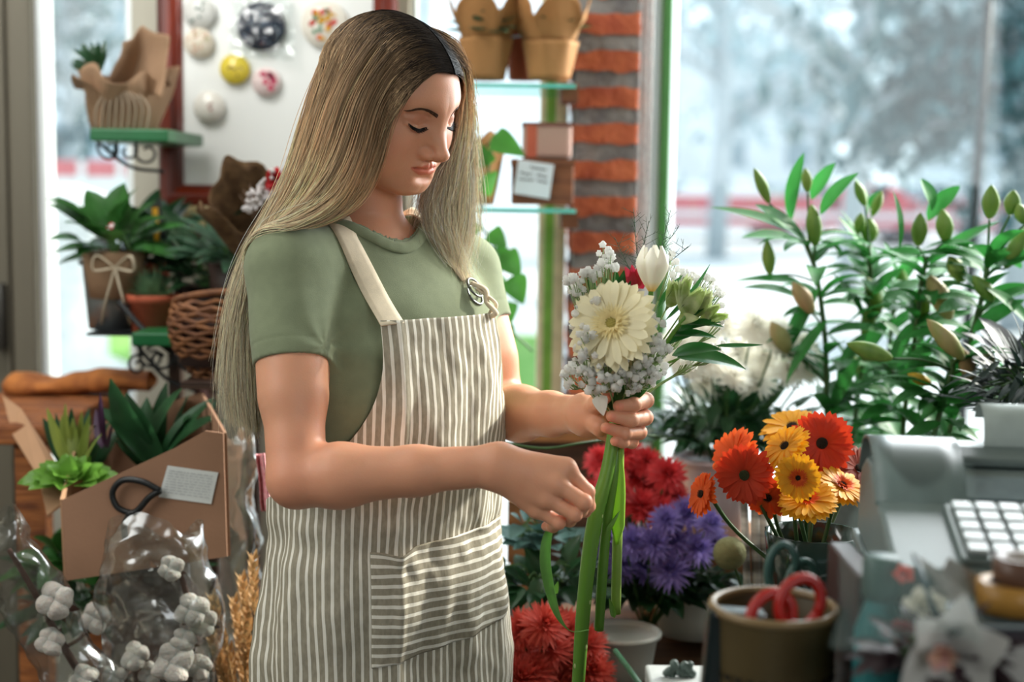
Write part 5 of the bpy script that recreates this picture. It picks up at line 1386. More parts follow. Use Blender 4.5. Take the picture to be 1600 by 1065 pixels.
# ================================================================ wrapped cotton and wheat in the near corner
film = glass('sleeve_film', (.90, .93, .93), .20, .16, .62)
cot_m = M('cotton_fluff', (188, 180, 172), rough=.95, bump=.5, bscale=120, sss=.3)
husk = M('cotton_husk', (72, 46, 36), rough=.8, var=.2)
def cotton_branch(label, pts, bolls, seed, group='cotton branches in clear sleeves'):
    rr = fresh(seed); P_ = [Vector(p) for p in pts]; t = thing('cotton_branch', label, 'dried branch', tuple(P_[0]), 0, group)
    b = MB(); b.tube(catmull(P_, 8), [.0065, .005, .0035], 8); 
    for (bx, by, Y, r) in bolls:
        c = at(bx, by, Y); near = min(catmull(P_, 8), key=lambda q: (q - c).length); b.tube(catmull([near, near.lerp(c, .5) + Vector((0, 0, -.008)), c], 4), .0028, 6)
    b.build('twig', husk, t)
    for (bx, by, Y, r) in bolls:
        c = at(bx, by, Y); b = MB()
        for k in range(4):
            a = k * PI / 2 + .4; q = c + Vector((math.cos(a) * r * .42, -.004 + math.sin(a) * r * .25, math.sin(a) * r * .42)); n0 = len(b.v)
            b.ball(q, r * .62, 14, 10)
            b.v[n0:] = [tuple(crumple(Vector(v), r * .22, 1.2 / r)) for v in b.v[n0:]]
        o = b.build('cotton_boll', cot_m, t)
        b = MB()
        for k in range(5): a = k * 1.2566; d = Vector((math.cos(a), .15, math.sin(a) - .35)); b.leaf(c + Vector((0, .004, -r * .3)), d, (0, 1, 0), r * 1.25, r * .6, bend=-.7)
        b.build('husk', husk, o)
        o.children[0].location = (0, 0, 0)
    return t
def sleeve_film(name, label, rows, seed, mat=film, nu=46, nv=50):
    """rows: (left px, right px, py, Y, half depth) from bottom to top: a flattened film tube"""
    t = thing(name, label, 'plastic sleeve', tuple(at((rows[0][0] + rows[0][1]) / 2, rows[0][2], rows[0][3])), 0, 'clear film sleeves'); b = MB()
    def f(u, v):
        q = v * (len(rows) - 1); i = min(len(rows) - 2, int(q)); k = q - i; l_, r_, y_, Y_, d_ = [rows[i][j] * (1 - k) + rows[i + 1][j] * k for j in range(5)]
        a = u * 2 * PI; px = (l_ + r_) / 2 + (r_ - l_) / 2 * math.cos(a)
        p = at(px, y_ + 14 * math.sin(a * 3 + seed) * max(0, v - .8) * 5, Y_ + math.sin(a) * d_)
        p = crumple(p, .020, 13, seed); return crumple(p, .007, 46, seed)
    b.grid(f, nu * 2, nv, closed=True); b.build('film', mat, t); return t
cotton_branch('long dark cotton branch in the clear sleeve at the corner by the door', [at(170, 1110, 2.0), at(118, 1040, 1.98), at(75, 965, 1.96), at(48, 915, 1.95), at(14, 858, 1.94)],
    [(88, 938, 1.93, .026), (80, 1000, 1.93, .020), (132, 1058, 1.95, .020), (150, 965, 2.02, .022)], 1)
sleeve_film('film_sleeve', 'clear film sleeve round the long cotton branch by the door', [(90, 220, 1110, 2.0, .05), (20, 150, 1000, 1.98, .05), (-24, 95, 900, 1.96, .05), (-40, 45, 840, 1.94, .04), (-40, 22, 800, 1.93, .03)], 1.3)
cotton_branch('cotton branch standing in the middle sleeve below the cardboard box', [at(292, 1110, 2.02), at(296, 1040, 2.0), at(300, 985, 2.0), at(285, 905, 2.0), at(262, 880, 2.0)],
    [(268, 886, 1.97, .018), (300, 952, 1.96, .024), (318, 970, 1.97, .020), (288, 1000, 1.95, .018), (272, 1036, 1.94, .028), (312, 1040, 1.96, .018)], 2)
cotton_branch('short cotton branch low between the two big film sleeves', [at(205, 1110, 2.05), at(212, 1060, 2.03), at(216, 1020, 2.02)], [(212, 1024, 1.99, .020), (180, 1056, 1.98, .018), (236, 1050, 2.0, .017)], 3)
sleeve_film('film_sleeve', 'crinkled clear film sleeve in front of the cardboard box', [(150, 345, 1110, 2.0, .06), (158, 348, 1000, 1.98, .06), (165, 335, 900, 1.97, .06), (160, 312, 845, 1.97, .05), (172, 300, 824, 1.97, .04)], 4.1)
sleeve_film('film_sleeve', 'film sleeve with loose folds close behind the striped apron', [(320, 420, 1110, 2.18, .05), (330, 415, 950, 2.18, .05), (345, 410, 840, 2.18, .04), (350, 400, 720, 2.18, .03), (352, 392, 668, 2.18, .02)], 7.7)
# dark leaves and foliage under the box
bushy('leafy_plant', 'bright green leaves showing below the near corner of the cardboard box', 110, 905, 2.25, (.06, .04, .09), 30, .07, .045, LG['mid'], 31, zmin=-.6)
bushy('leafy_plant', 'dark drooping foliage behind the cotton, under the cardboard box', 150, 960, 2.3, (.12, .05, .12), 50, .09, .04, LG['dark'], 32, zmin=-.6)
# wheat
wheat_m = M('wheat_straw', (196, 156, 106), rough=.7, var=.15, scale=40, transl=.2)
def wheat(x0, y0, x1, y1, Y, lab):
    p0, p1 = at(x0, y0, Y), at(x1, y1, Y); d = (p1 - p0).normalized(); t = thing('wheat_ear', lab, 'dried wheat', tuple(p0), 0, 'wheat ears beside the apron')
    L = .085; rr = fresh(int(x1 * 7 + y1)); b = MB(); b.tube([p0, p0.lerp(p1, .6) + Vector((.002, 0, 0)), p1 - d * L], .0014, 5); b.build('straw', wheat_m, t)
    b = MB(); s1, s2, _ = frame_from(d)
    for k in range(13):
        q = p1 - d * (L * (1 - k / 13))
        for sg in (0, 1, 2):
            a = sg * 2.09 + k * .9; o_ = s1 * math.cos(a) + s2 * math.sin(a); b.leaf(q + o_ * .002, d + o_ * .42, o_, .017, .008, bend=-.2, nseg=3, nw=1)
    b.build('ear', wheat_m, t)
wh_ = [(398, 1100, 396, 868), (402, 1100, 378, 900), (388, 1100, 366, 935), (372, 1100, 332, 930), (360, 1100, 328, 985), (352, 1100, 344, 1000), (380, 1100, 385, 960), (366, 1100, 358, 1010), (392, 1100, 372, 1020), (400, 1100, 390, 1005)]
wr_ = [sorted(wh_, key=lambda q: -q[2] - q[3] * .001).index(q) for q in wh_]
for i, (x0, y0, x1, y1) in enumerate(wh_):
    wheat(x0, y0, x1, y1, 2.02 + .012 * (i % 3), 'golden wheat ear, %s from the apron side counting tips towards the cotton' % ORD[wr_[i]])
b = MB(); b.grid(lambda u, v: crumple(at(398 + 16 * u + 12 * v, 708 + 90 * v, 2.0 + .01 * math.sin(u * 6)), .004, 20), 8, 24)
tag(b.build('pink_ribbon', M('pink_dotted', (206, 110, 120), rough=.6, col2=(228, 170, 172), scale=260), solid=.001), 'pink dotted ribbon hanging close behind her elbow', 'ribbon')
# ================================================================ glass shelves behind her
aqua = M('shelf_glass_edge', (120, 206, 196), rough=.08, var=.02, trans=.75, ior=1.3)
def glass_shelf(py, lab, x0=700, x1=900):
    a, e = at(x0, py, 2.70), at(x1, py, 2.70); t = thing('glass_shelf', lab, 'shelf', tuple(a), 0, 'glass shelves in the window')
    MB().box((a.x, 2.70, a.z - .006), (e.x, 2.98, a.z + .001)).build('glass_plate', glass('shelf_glass', (.75, .95, .92), .02, .12, .5), t, smooth=False)
    MB().box((a.x, 2.698, a.z - .0062), (e.x, 2.706, a.z + .0012)).build('polished_edge', M('aqua_edge', (104, 200, 186), rough=.15), t, smooth=False)
    for x_ in (x1 - 8,):
        q = at(x_, py + 8, 2.8); MB().box((q.x - .02, 2.74, q.z - .028), (q.x + .012, 2.86, q.z + .006)).build('wood_bracket', M('bracket_wood', (120, 70, 44), rough=.7), t, smooth=False)
    return t
glass_shelf(130, 'upper glass shelf carrying the kraft-wrapped pots'); glass_shelf(325, 'lower glass shelf carrying the wooden box with a note')
def kraft_pot(label, x, y, Y, r0, r1, h_, seed, leafm):
    c = at(x, y, Y); c.z += .003; t = thing('wrapped_pot', label, 'potted plant', tuple(c), 0, 'kraft-wrapped pots on the upper glass shelf'); b = MB()
    b.grid(lambda u, v: c + Vector((math.cos(u * 2 * PI), math.sin(u * 2 * PI), 0)) * ((r0 + (r1 - r0) * v) * (1 + .05 * math.sin(u * 44 + seed) * v)) + Vector((0, 0, h_ * v)), 60, 8, closed=True); b.add([c + Vector((math.cos(a), math.sin(a), 0)) * r0 for a in np.linspace(0, 6.2832, 24, endpoint=False)], [tuple(range(24))]); b.build('paper_pot', kraft, t, solid=.001)
    b = MB()
    def f(u, v):
        a = u * 2 * PI; jag = .55 + .75 * abs(math.sin(a * 2.5 + seed)) ** .7
        return crumple(c + Vector((math.cos(a), math.sin(a), 0)) * (r1 * (.88 + .62 * v)) + Vector((0, 0, h_ * .97 + .070 * v * jag)), .010 * v, 22, seed)
    b.grid(f, 72, 8, closed=True); b.build('paper_collar', kraft, t, solid=.001)
    b = MB(); rr = fresh(seed)
    for i in range(18): d = rand_dir(rr, .3); b.leaf(c + Vector((d.x * .02, d.y * .02, h_)), d, (0, -.3, 1), .075, .04, bend=.6)
    b.build('leaves', leafm, t)
kraft_pot('kraft-wrapped pot just behind her forehead on the upper glass shelf', 758, 127, 2.80, .038, .052, .078, 3, LG['fern'])
kraft_pot('kraft-wrapped pot nearest the brick pier on the upper glass shelf', 858, 127, 2.80, .040, .054, .072, 8, LG['dark'])
c = at(818, 128, 2.90); c.z += .003; pot('terracotta_pot', 'tall narrow terracotta pot between the wrapped pots on the glass shelf', tuple(c), .030, .038, .105, terra)
# wooden box with note and tin on the lower shelf
c = at(846, 322, 2.82); c.z += .003; t = thing('wooden_box', 'brown wooden box with a handwritten note pinned to its front', 'box', tuple(c))
pine = M('brown_box_wood', (134, 82, 50), rough=.6, col2=(96, 54, 32), scale=10, stretch=(1, 6, 6))
bx = MB(); w2, h2 = .060, .088
bx.box((c.x - w2, 2.76, c.z), (c.x + w2, 2.90, c.z + h2)); bx.build('box_body', pine, t, bevel=.003, smooth=False)
MB().box((c.x - w2 - .002, 2.756, c.z + h2 - .012), (c.x + w2 + .002, 2.904, c.z + h2)).build('lid', pine, t, smooth=False)
n0 = [Vector((at(x, y, 2.752).x, 2.752, at(x, y, 2.752).z)) for x, y in ((802, 302), (858, 311), (866, 257), (810, 249))]
b = MB(); b.add(n0, [(0, 1, 2, 3)]); nt_ = b.build('note_card', M('note_white', (214, 222, 230), rough=.7, var=.01), None, smooth=False, solid=.001); tag(nt_, 'white note with dark handwriting pinned to the wooden box', 'note')
b = MB(); rr = fresh(6)
for v, segs in ((.80, [(.36, .78)]), (.60, [(.10, .40), (.56, .84)]), (.44, [(.10, .48), (.60, .86)])):
    for s0, s1_ in segs:
        u = s0
        while u < s1_:
            k = rr.uniform(.03, .07); vv = v + rr.uniform(-.02, .02); q = lambda a_, b_: (n0[0].lerp(n0[1], a_)).lerp(n0[3].lerp(n0[2], a_), b_) + Vector((0, -.0012, 0))
            b.add([q(u, vv), q(u + k, vv + rr.uniform(-.01, .01)), q(u + k, vv + .045), q(u, vv + .05)], [(0, 1, 2, 3)]); u += k + .008
b.build('handwriting', M('ink_grey', (70, 74, 84), rough=.8), nt_, smooth=False)
c2 = Vector((c.x + .008, 2.83, c.z + h2 + .001)); b = MB(); w3 = .048
b.box((c2.x - w3, 2.78, c2.z), (c2.x + w3, 2.88, c2.z + .068)); t2 = b.build('storage_tin', M('tin_pink_brown', (178, 142, 128), rough=.5, var=.04, scale=5), bevel=.008, smooth=False); tag(t2, 'pinkish brown tin with an orange stripe on top of the wooden box', 'tin')
MB().box((c2.x - w3 + .008, 2.7785, c2.z + .002), (c2.x - w3 + .028, 2.782, c2.z + .064)).build('orange_band', M('band_orange', (190, 92, 66), rough=.5), t2, smooth=False)
MB().box((c2.x - w3 - .001, 2.779, c2.z + .062), (c2.x + w3 + .001, 2.881, c2.z + .070)).build('lid', M('tin_lid', (124, 78, 66), rough=.5), t2, smooth=False)
# pothos trailing down
t = thing('trailing_pothos', 'trailing pothos with heart leaves in a kraft sleeve beside her hair', 'plant', tuple(at(752, 322, 2.74)))
cp = at(750, 322, 2.76); cp.z += .003
b = MB(); b.grid(lambda u, v: crumple(cp + Vector((math.cos(u * 2 * PI), math.sin(u * 2 * PI), 0)) * (.026 + .020 * v + .01 * v * math.sin(u * 18)) + Vector((0, 0, .125 * v * (1 + .12 * math.sin(u * 25)))), .008 * v, 20), 40, 8, closed=True); b.build('kraft_sleeve', kraft, t, solid=.001)
b = MB()
def heart(b, px, py, Y, L, W, dirx, dirz, dy=-.5, bend=.5): b.leaf(at(px, py, Y), (dirx, dy * .5, dirz), (0, -1, .45), L, W, bend=bend, fold=.2, nseg=9, shape=.42)
for a in [(768, 215, 2.66, .070, .050, .8, -.35), (742, 345, 2.64, .05, .04, -.5, -.8), (764, 362, 2.63, .044, .040, .8, -.6), (784, 396, 2.62, .056, .050, .7, -.75), (770, 430, 2.63, .05, .042, .2, -1), (798, 432, 2.61, .056, .050, .5, -.95), (755, 405, 2.65, .05, .04, -.3, -1), (790, 470, 2.62, .052, .042, .1, -1), (776, 385, 2.66, .05, .045, .1, -1), (788, 505, 2.63, .05, .030, .35, -1), (752, 300, 2.66, .05, .04, .4, .6), (760, 260, 2.66, .05, .04, -.3, .8)]: heart(b, *a)
b.build('leaves', M('pothos_leaf', (70, 132, 52), rough=.35, var=.2, scale=14, transl=.4), t)
b = MB(); b.tube(catmull([at(755, 235, 2.72), at(768, 225, 2.67), at(758, 300, 2.66), at(750, 345, 2.65), at(770, 380, 2.64), at(782, 420, 2.63), at(786, 470, 2.63), at(800, 515, 2.64), at(832, 548, 2.66)], 8), .0022, 6); b.build('vine', DSTEM, t)
# ================================================================ display table and flower buckets behind the bouquet
tb = thing('display_table', 'dim wooden display table carrying the flower buckets', 'table', (1.1, 2.3, 0))
tz = at(1100, 1010, 2.25).z
MB().box((.0, 2.00, tz - .03), (1.75, 2.75, tz)).build('tabletop', M('table_wood', (92, 66, 46), rough=.6, col2=(60, 42, 30), scale=8, stretch=(1, 6, 6)), tb, smooth=False)
for x_ in (.05, 1.70):
    for y_ in (2.05, 2.70): MB().box((x_ - .025, y_ - .025, 0), (x_ + .025, y_ + .025, tz - .03)).build('leg', M('table_wood', (92, 66, 46)), tb, smooth=False)
pm = dict(white=M('petal_white', (250, 248, 240), rough=.6, var=.03, transl=.4), cream=M('petal_cream', (236, 222, 176), rough=.6, var=.05, transl=.35),
    red=M('petal_red', (220, 70, 76), rough=.6, var=.12, transl=.3), coral=M('petal_coral', (224, 96, 82), rough=.6, var=.12, transl=.3), purple=M('petal_purple', (150, 134, 206), rough=.6, var=.15, transl=.3),
    orange=M('petal_orange', (224, 98, 36), rough=.55, var=.10, transl=.3), redor=M('petal_red_orange', (206, 62, 30), rough=.55, var=.12, transl=.3), yellow=M('petal_yellow', (232, 170, 32), rough=.55, var=.10, transl=.3), rust=M('petal_rust', (150, 52, 26), rough=.6, var=.15, transl=.25))
dk = M('flower_centre_dark', (40, 30, 22), rough=.9, bump=.5, bscale=300); grn_c = M('flower_centre_green', (150, 150, 60), rough=.9, bump=.5, bscale=300)
wd = mum_head('white', pm['white'], .042, 1); rd = mum_head('red', pm['red'], .036, 2); pd = mum_head('purple', pm['purple'], .034, 3); cd = mum_head('coral', pm['coral'], .044, 4)
rr = fresh(41)
def ranks(spots, rows):
    """for each spot: its row counted from the top and its place in that row counted from the person's side"""
    order = sorted(range(len(spots)), key=lambda i: spots[i][1]); per = math.ceil(len(spots) / rows); out = [None] * len(spots)
    for r_ in range(rows):
        row = sorted(order[r_ * per:(r_ + 1) * per], key=lambda i: spots[i][0])
        for k, i in enumerate(row): out[i] = (r_, k)
    return out
def mums(data, spots, Y, lab, grp, base, sc=1.0, tilt=-.6):
    rk = ranks(spots, 3)
    for i, (x, y) in enumerate(spots):
        Yi = Y + rr.uniform(-.05, .05); c = at(x, y, Yi); n = Vector((rr.uniform(-.4, .4), tilt + rr.uniform(-.3, .3), rr.uniform(.5, 1)))
        mum(lab % (['top', 'middle', 'bottom'][rk[i][0]], ORD[rk[i][1]]), grp, data, c, n, base, sc * rr.uniform(.85, 1.12))
mums(wd, [(1060, 540), (1098, 520), (1138, 508), (1178, 515), (1215, 528), (1248, 548), (1075, 575), (1115, 560), (1155, 552), (1195, 560), (1232, 580), (1100, 598), (1145, 592), (1185, 598), (1052, 560), (1262, 575)], 2.38, 'white shaggy chrysanthemum, %s row of the bunch, %s from the bouquet side', 'white chrysanthemums in the pinkish bucket', at(1130, 760, 2.42), 1.0)
mums(rd, [(940, 722), (975, 712), (1010, 722), (1042, 742), (955, 752), (990, 748), (1022, 762), (1052, 778), (930, 775), (968, 782), (1000, 792), (1030, 800)], 2.22, 'deep red chrysanthemum, %s row of the bunch, %s from her hands', 'red chrysanthemums behind the stems', at(1000, 950, 2.25))
mums(pd, [(1040, 815), (1075, 805), (1108, 820), (950, 850), (985, 848), (1020, 850), (1055, 848), (1090, 860), (970, 882), (1008, 888), (1048, 892), (1118, 850)], 2.17, 'violet-blue chrysanthemum, %s row of the bunch, %s from the apron side', 'violet chrysanthemums below the red ones', at(1010, 990, 2.22))
mums(cd, [(815, 985), (850, 978), (885, 990), (915, 1010), (825, 1020), (862, 1015), (898, 1035), (835, 1052), (872, 1056), (812, 1062), (925, 1050)], 2.0, 'coral red chrysanthemum low down, %s row, %s from the apron', 'coral red chrysanthemums beside the apron', at(860, 1180, 2.05), .95, -.8)
bushy('flower_foliage', 'dark green foliage under the white chrysanthemums', 1140, 690, 2.42, (.15, .09, .10), 330, .055, .022, LG['dark'], 51, zmin=-.8)
bushy('flower_foliage', 'dark foliage under the violet chrysanthemums', 1010, 925, 2.24, (.15, .08, .07), 240, .055, .026, LG['dark'], 52, zmin=-.9)
bushy('eucalyptus_sprig', 'teal eucalyptus sprig between the striped apron and the flower stems', 850, 850, 2.15, (.06, .04, .06), 46, .032, .026, LG['teal'], 53, zmin=-.9, bend=.3)
bushy('flower_foliage', 'dark leaves above the coral red chrysanthemums', 850, 925, 2.10, (.10, .05, .05), 60, .05, .026, LG['dark'], 54, zmin=-.9)
pinkw = M('bucket_pinkish', (206, 190, 194), rough=.35, var=.03); whb = M('bucket_white', (212, 216, 212), rough=.35, var=.03)
c = at(1112, 830, 2.42); bucket('flower_bucket', 'tall pinkish white bucket holding the white chrysanthemums', 'bucket', (c.x, c.y, c.z), .050, .066, at(1110, 712, 2.42).z - c.z, pinkw)
c = at(1085, 985, 2.28); bucket('flower_bucket', 'shallow white bucket near the table edge under the violet flowers', 'bucket', (c.x, c.y, c.z), .060, .072, .075, whb)
c = at(970, 1075, 2.12); bucket('flower_bucket', 'white bucket with a wide rim behind the cut stem ends', 'bucket', (c.x, c.y, c.z), .042, .055, at(970, 985, 2.12).z - c.z, whb)
# small crates giving the buckets height
cr_m = M('crate_wood', (150, 104, 62), rough=.7, col2=(104, 68, 40), scale=10, stretch=(1, 6, 6))
c = at(1112, 830, 2.42); t = thing('wooden_crate', 'dim wooden crate raising the pinkish white bucket', 'crate', (c.x, 2.42, tz)); hh = c.z - tz
for k in range(3): MB().box((c.x - .11, 2.34, tz + hh * k / 3 + .004), (c.x + .11, 2.35, tz + hh * (k + 1) / 3 - .004)).build('slat', cr_m, t, smooth=False)
MB().box((c.x - .11, 2.35, tz), (c.x + .11, 2.50, tz + hh)).build('crate_body', cr_m, t, smooth=False)
t = thing('wooden_crate', 'lit orange wooden crate just beside the apron pocket', 'crate', tuple(at(815, 880, 2.4)))
a, e = at(795, 935, 2.42), at(845, 775, 2.42); MB().box((a.x, 2.42, a.z), (e.x, 2.60, e.z)).build('crate_body', M('crate_orange', (206, 150, 84), rough=.6), t, smooth=False)
for k in range(3): 
    z_ = a.z + (e.z - a.z) * (k + .1) / 3; MB().box((a.x - .004, 2.408, z_), (e.x + .004, 2.42, z_ + (e.z - a.z) * .26)).build('slat', cr_m, t, smooth=False)
st2 = thing('side_cabinet', 'dim cabinet under the brick pier behind the flower stems', 'cabinet', (.35, 2.8, 0))
a, e = at(800, 700, 2.68), at(1000, 700, 2.68)
MB().box((a.x, 2.775, 0), (e.x, 2.865, a.z)).build('cabinet_body', M('dark_wood', (66, 44, 32)), st2, smooth=False)
MB().box((a.x - .01, 2.76, a.z), (e.x + .01, 2.87, a.z + .02)).build('cabinet_top', cr_m, st2, smooth=False)
# ================================================================ lilies
bud_g = M('lily_bud_green', (140, 166, 84), rough=.45, col2=(100, 140, 60), scale=30, stretch=(1, 1, .2), transl=.2)
bud_p = M('lily_bud_blush', (186, 156, 116), rough=.45, col2=(150, 160, 96), scale=20, stretch=(1, 1, .2), transl=.2)
bud_y = M('lily_bud_yellow', (216, 178, 60), rough=.45, transl=.2); bud_w = M('lily_bud_pale', (198, 200, 160), rough=.45, transl=.2)
def bud(parent, x0, y0, x1, y1, Y, wpx, m, from_):
    a, e = at(x0, y0, Y), at(x1, y1, Y - .01); L = (e - a).length; d = (e - a).normalized(); s1, s2, _ = frame_from(d); R3 = Matrix((s1, s2, d)).transposed(); r = wpx * .53 / FPX * Y
    b = MB(); pr = [(0, 0), (.30, .03), (.62, .14), (.88, .32), (1.0, .48), (.88, .66), (.60, .82), (.30, .93), (0.02, 1.0)]
    b.lathe([(q * r, z * L) for q, z in pr], 18, org=a, mat=R3, wob=lambda an, v: 1 + .07 * math.cos(an * 3) + .03 * math.cos(an * 6)); o = b.build('bud', m, parent)
    b = MB(); b.tube(catmull([from_, from_.lerp(a, .5) + Vector((0, 0, .006)), a], 6), .0019, 6); b.build('bud_stalk', DSTEM, parent)
def lily(label, stem, leaves, buds, seed, rnd_leaves=14, wl=.034):
    S_ = catmull([at(x, y, Y) for x, y, Y in stem], 8); t = thing('lily_stem', label, 'flower', tuple(S_[0]), 0, 'lily stems in the window'); rr = fresh(seed)
    b = MB(); b.tube(S_, .0042, 8); b.build('stem', DSTEM, t)
    b = MB()
    for (x0, y0, x1, y1) in leaves:
        Y = stem[-1][2] + rr.uniform(-.05, .05); p, q = at(x0, y0, Y), at(x1, y1, Y - rr.uniform(-.03, .06)); d = (q - p); u = Vector((-d.z, -.6 * d.length, d.x)); u = u if u.z > 0 else Vector((d.z, -.6 * d.length, -d.x))
        bn = rr.uniform(.15, .5); dn = d.normalized(); u = (u - dn * u.dot(dn)).normalized(); b.leaf(p, dn * math.cos(bn / 2) + u * math.sin(bn / 2), u, d.length * 1.02, wl * rr.uniform(.75, 1.1), bend=bn, fold=.3, nseg=10, shape=.85, twist=rr.uniform(-.5, .5), nw=2)
    for k in range(int(rnd_leaves * 2.8)):
        i = int(len(S_) * rr.uniform(.12, .98)); p = S_[min(len(S_) - 1, i)]; a = k * 2.4; d = Vector((math.cos(a), math.sin(a) * .7, rr.uniform(.1, .9)))
        b.leaf(p, d, (0, -.2, 1), rr.uniform(.07, .125), wl * rr.uniform(.7, 1.05), bend=rr.uniform(.5, 1.2), fold=.3, nseg=8, shape=.85, twist=rr.uniform(-.4, .4))
    b.build('leaves', LG['lily'], t)
    for (x0, y0, x1, y1, wpx, m) in buds:
        c = at(x0, y0, stem[-1][2]); i = min(range(len(S_)), key=lambda k: (S_[k] - c).length + (0 if S_[k].z < c.z + .02 else .1)); i = max(0, i - 3)
        bud(t, x0, y0, x1, y1, stem[-1][2] + rr.uniform(-.05, .03), wpx, m, S_[i])
    return t
lily('lily stem nearest the white chrysanthemums, with leaves reaching furthest up the window', [(1305, 800, 2.32), (1292, 660, 2.32), (1290, 540, 2.32), (1276, 430, 2.32), (1256, 372, 2.32)],
    [(1236, 345, 1258, 240), (1268, 312, 1305, 256), (1282, 335, 1342, 272), (1255, 365, 1112, 326), (1262, 382, 1180, 322), (1240, 372, 1160, 372), (1250, 440, 1146, 440), (1256, 470, 1160, 452), (1280, 450, 1225, 560), (1292, 500, 1230, 600), (1298, 560, 1340, 640), (1300, 640, 1345, 560), (1296, 600, 1240, 520)],
    [(1202, 318, 1178, 262, 17, bud_g), (1262, 300, 1258, 262, 16, bud_g), (1274, 385, 1268, 318, 24, bud_g), (1203, 430, 1198, 374, 20, bud_g), (1270, 490, 1238, 440, 26, bud_p), (1232, 552, 1205, 502, 28, bud_p)], 61, 12)
lily('lily stem with a cluster of four slim buds near the middle of the window', [(1330, 800, 2.40), (1336, 660, 2.40), (1352, 540, 2.40), (1360, 450, 2.40), (1358, 385, 2.40)],
    [(1355, 335, 1332, 278), (1360, 325, 1378, 298), (1356, 400, 1310, 340), (1362, 420, 1312, 330), (1365, 460, 1412, 420), (1350, 500, 1300, 430), (1345, 560, 1392, 500), (1340, 600, 1290, 520), (1342, 640, 1400, 700), (1352, 520, 1310, 600)],
    [(1352, 322, 1336, 282, 16, bud_g), (1362, 338, 1378, 298, 15, bud_g), (1340, 365, 1346, 332, 18, bud_g), (1358, 380, 1358, 340, 26, bud_g), (1375, 490, 1354, 432, 24, bud_g), (1350, 530, 1362, 472, 22, bud_g)], 62, 14)
lily('lily stem in the middle with two fat upright buds and a long horizontal leaf', [(1405, 800, 2.28), (1412, 660, 2.28), (1428, 540, 2.28), (1440, 440, 2.28), (1450, 400, 2.28)],
    [(1450, 345, 1500, 292), (1446, 400, 1372, 398), (1452, 412, 1560, 348), (1455, 330, 1438, 280), (1442, 440, 1380, 470), (1430, 500, 1388, 600), (1436, 470, 1500, 440), (1425, 560, 1372, 500), (1420, 600, 1462, 520), (1416, 660, 1370, 600), (1440, 520, 1430, 620), (1404, 390, 1394, 300)],
    [(1434, 385, 1438, 332, 24, bud_g), (1478, 378, 1472, 326, 26, bud_g), (1505, 440, 1482, 400, 26, bud_g), (1442, 505, 1438, 446, 24, bud_g), (1485, 500, 1450, 428, 32, bud_p), (1370, 560, 1340, 540, 26, bud_g)], 63, 16)
lily('lily stem at the far edge, two plump pale buds beside the lamp post', [(1455, 800, 2.20), (1480, 690, 2.20), (1510, 560, 2.20), (1535, 460, 2.20), (1545, 400, 2.20)],
    [(1548, 410, 1610, 400), (1545, 425, 1480, 414), (1530, 470, 1620, 450), (1525, 500, 1470, 560), (1520, 520, 1600, 470), (1500, 600, 1445, 540), (1490, 640, 1560, 600), (1540, 450, 1620, 520)],
    [(1546, 342, 1549, 288, 26, bud_g), (1578, 336, 1584, 296, 24, bud_g), (1602, 350, 1590, 318, 22, bud_g), (1570, 420, 1606, 352, 26, bud_g), (1552, 470, 1520, 430, 24, bud_g)], 64, 14)
lily('short lily stem low down with blush pink buds and one small yellow bud', [(1440, 800, 2.12), (1450, 720, 2.12), (1470, 640, 2.12), (1485, 590, 2.12), (1490, 560, 2.12)],
    [(1470, 640, 1400, 600), (1480, 620, 1440, 660), (1488, 600, 1545, 540), (1478, 630, 1560, 620), (1470, 660, 1410, 690), (1475, 655, 1530, 690), (1460, 690, 1400, 640)],
    [(1506, 562, 1448, 498, 28, bud_p), (1520, 600, 1500, 540, 24, bud_p), (1455, 600, 1418, 584, 17, bud_y), (1540, 578, 1546, 545, 22, bud_w), (1395, 560, 1322, 536, 26, bud_g)], 65, 12, .030)
lily('leafy lily stem without open colour, half hidden between the middle ones', [(1370, 800, 2.50), (1378, 660, 2.50), (1390, 540, 2.50), (1400, 440, 2.50)],
    [(1395, 470, 1345, 440), (1400, 450, 1440, 400), (1390, 520, 1440, 480), (1385, 560, 1330, 620), (1392, 500, 1350, 520), (1400, 440, 1380, 380)], [(1408, 470, 1410, 420, 22, bud_g), (1338, 588, 1330, 552, 22, bud_g)], 66, 16)
bushy('dark_foliage', 'dark pine-like foliage at the far edge above the cash register', 1615, 640, 2.0, (.09, .07, .12), 260, .05, .010, M('leaf_blackgreen', (28, 48, 42), rough=.5, transl=.1), 67, zmin=-.7, bend=.3)
bushy('dark_foliage', 'broad dark purple-green leaves below the right-hand lily buds', 1606, 600, 2.10, (.06, .05, .06), 26, .08, .045, M('leaf_purplegreen', (44, 50, 54), rough=.4, transl=.15), 68, zmin=-.7)
c = at(1380, 790, 2.35); bucket('flower_bucket', 'grey bucket holding the lilies behind the cash register', 'bucket', (c.x, c.y, tz), .10, .13, c.z - tz + .06, M('bucket_grey', (110, 122, 120), rough=.4))
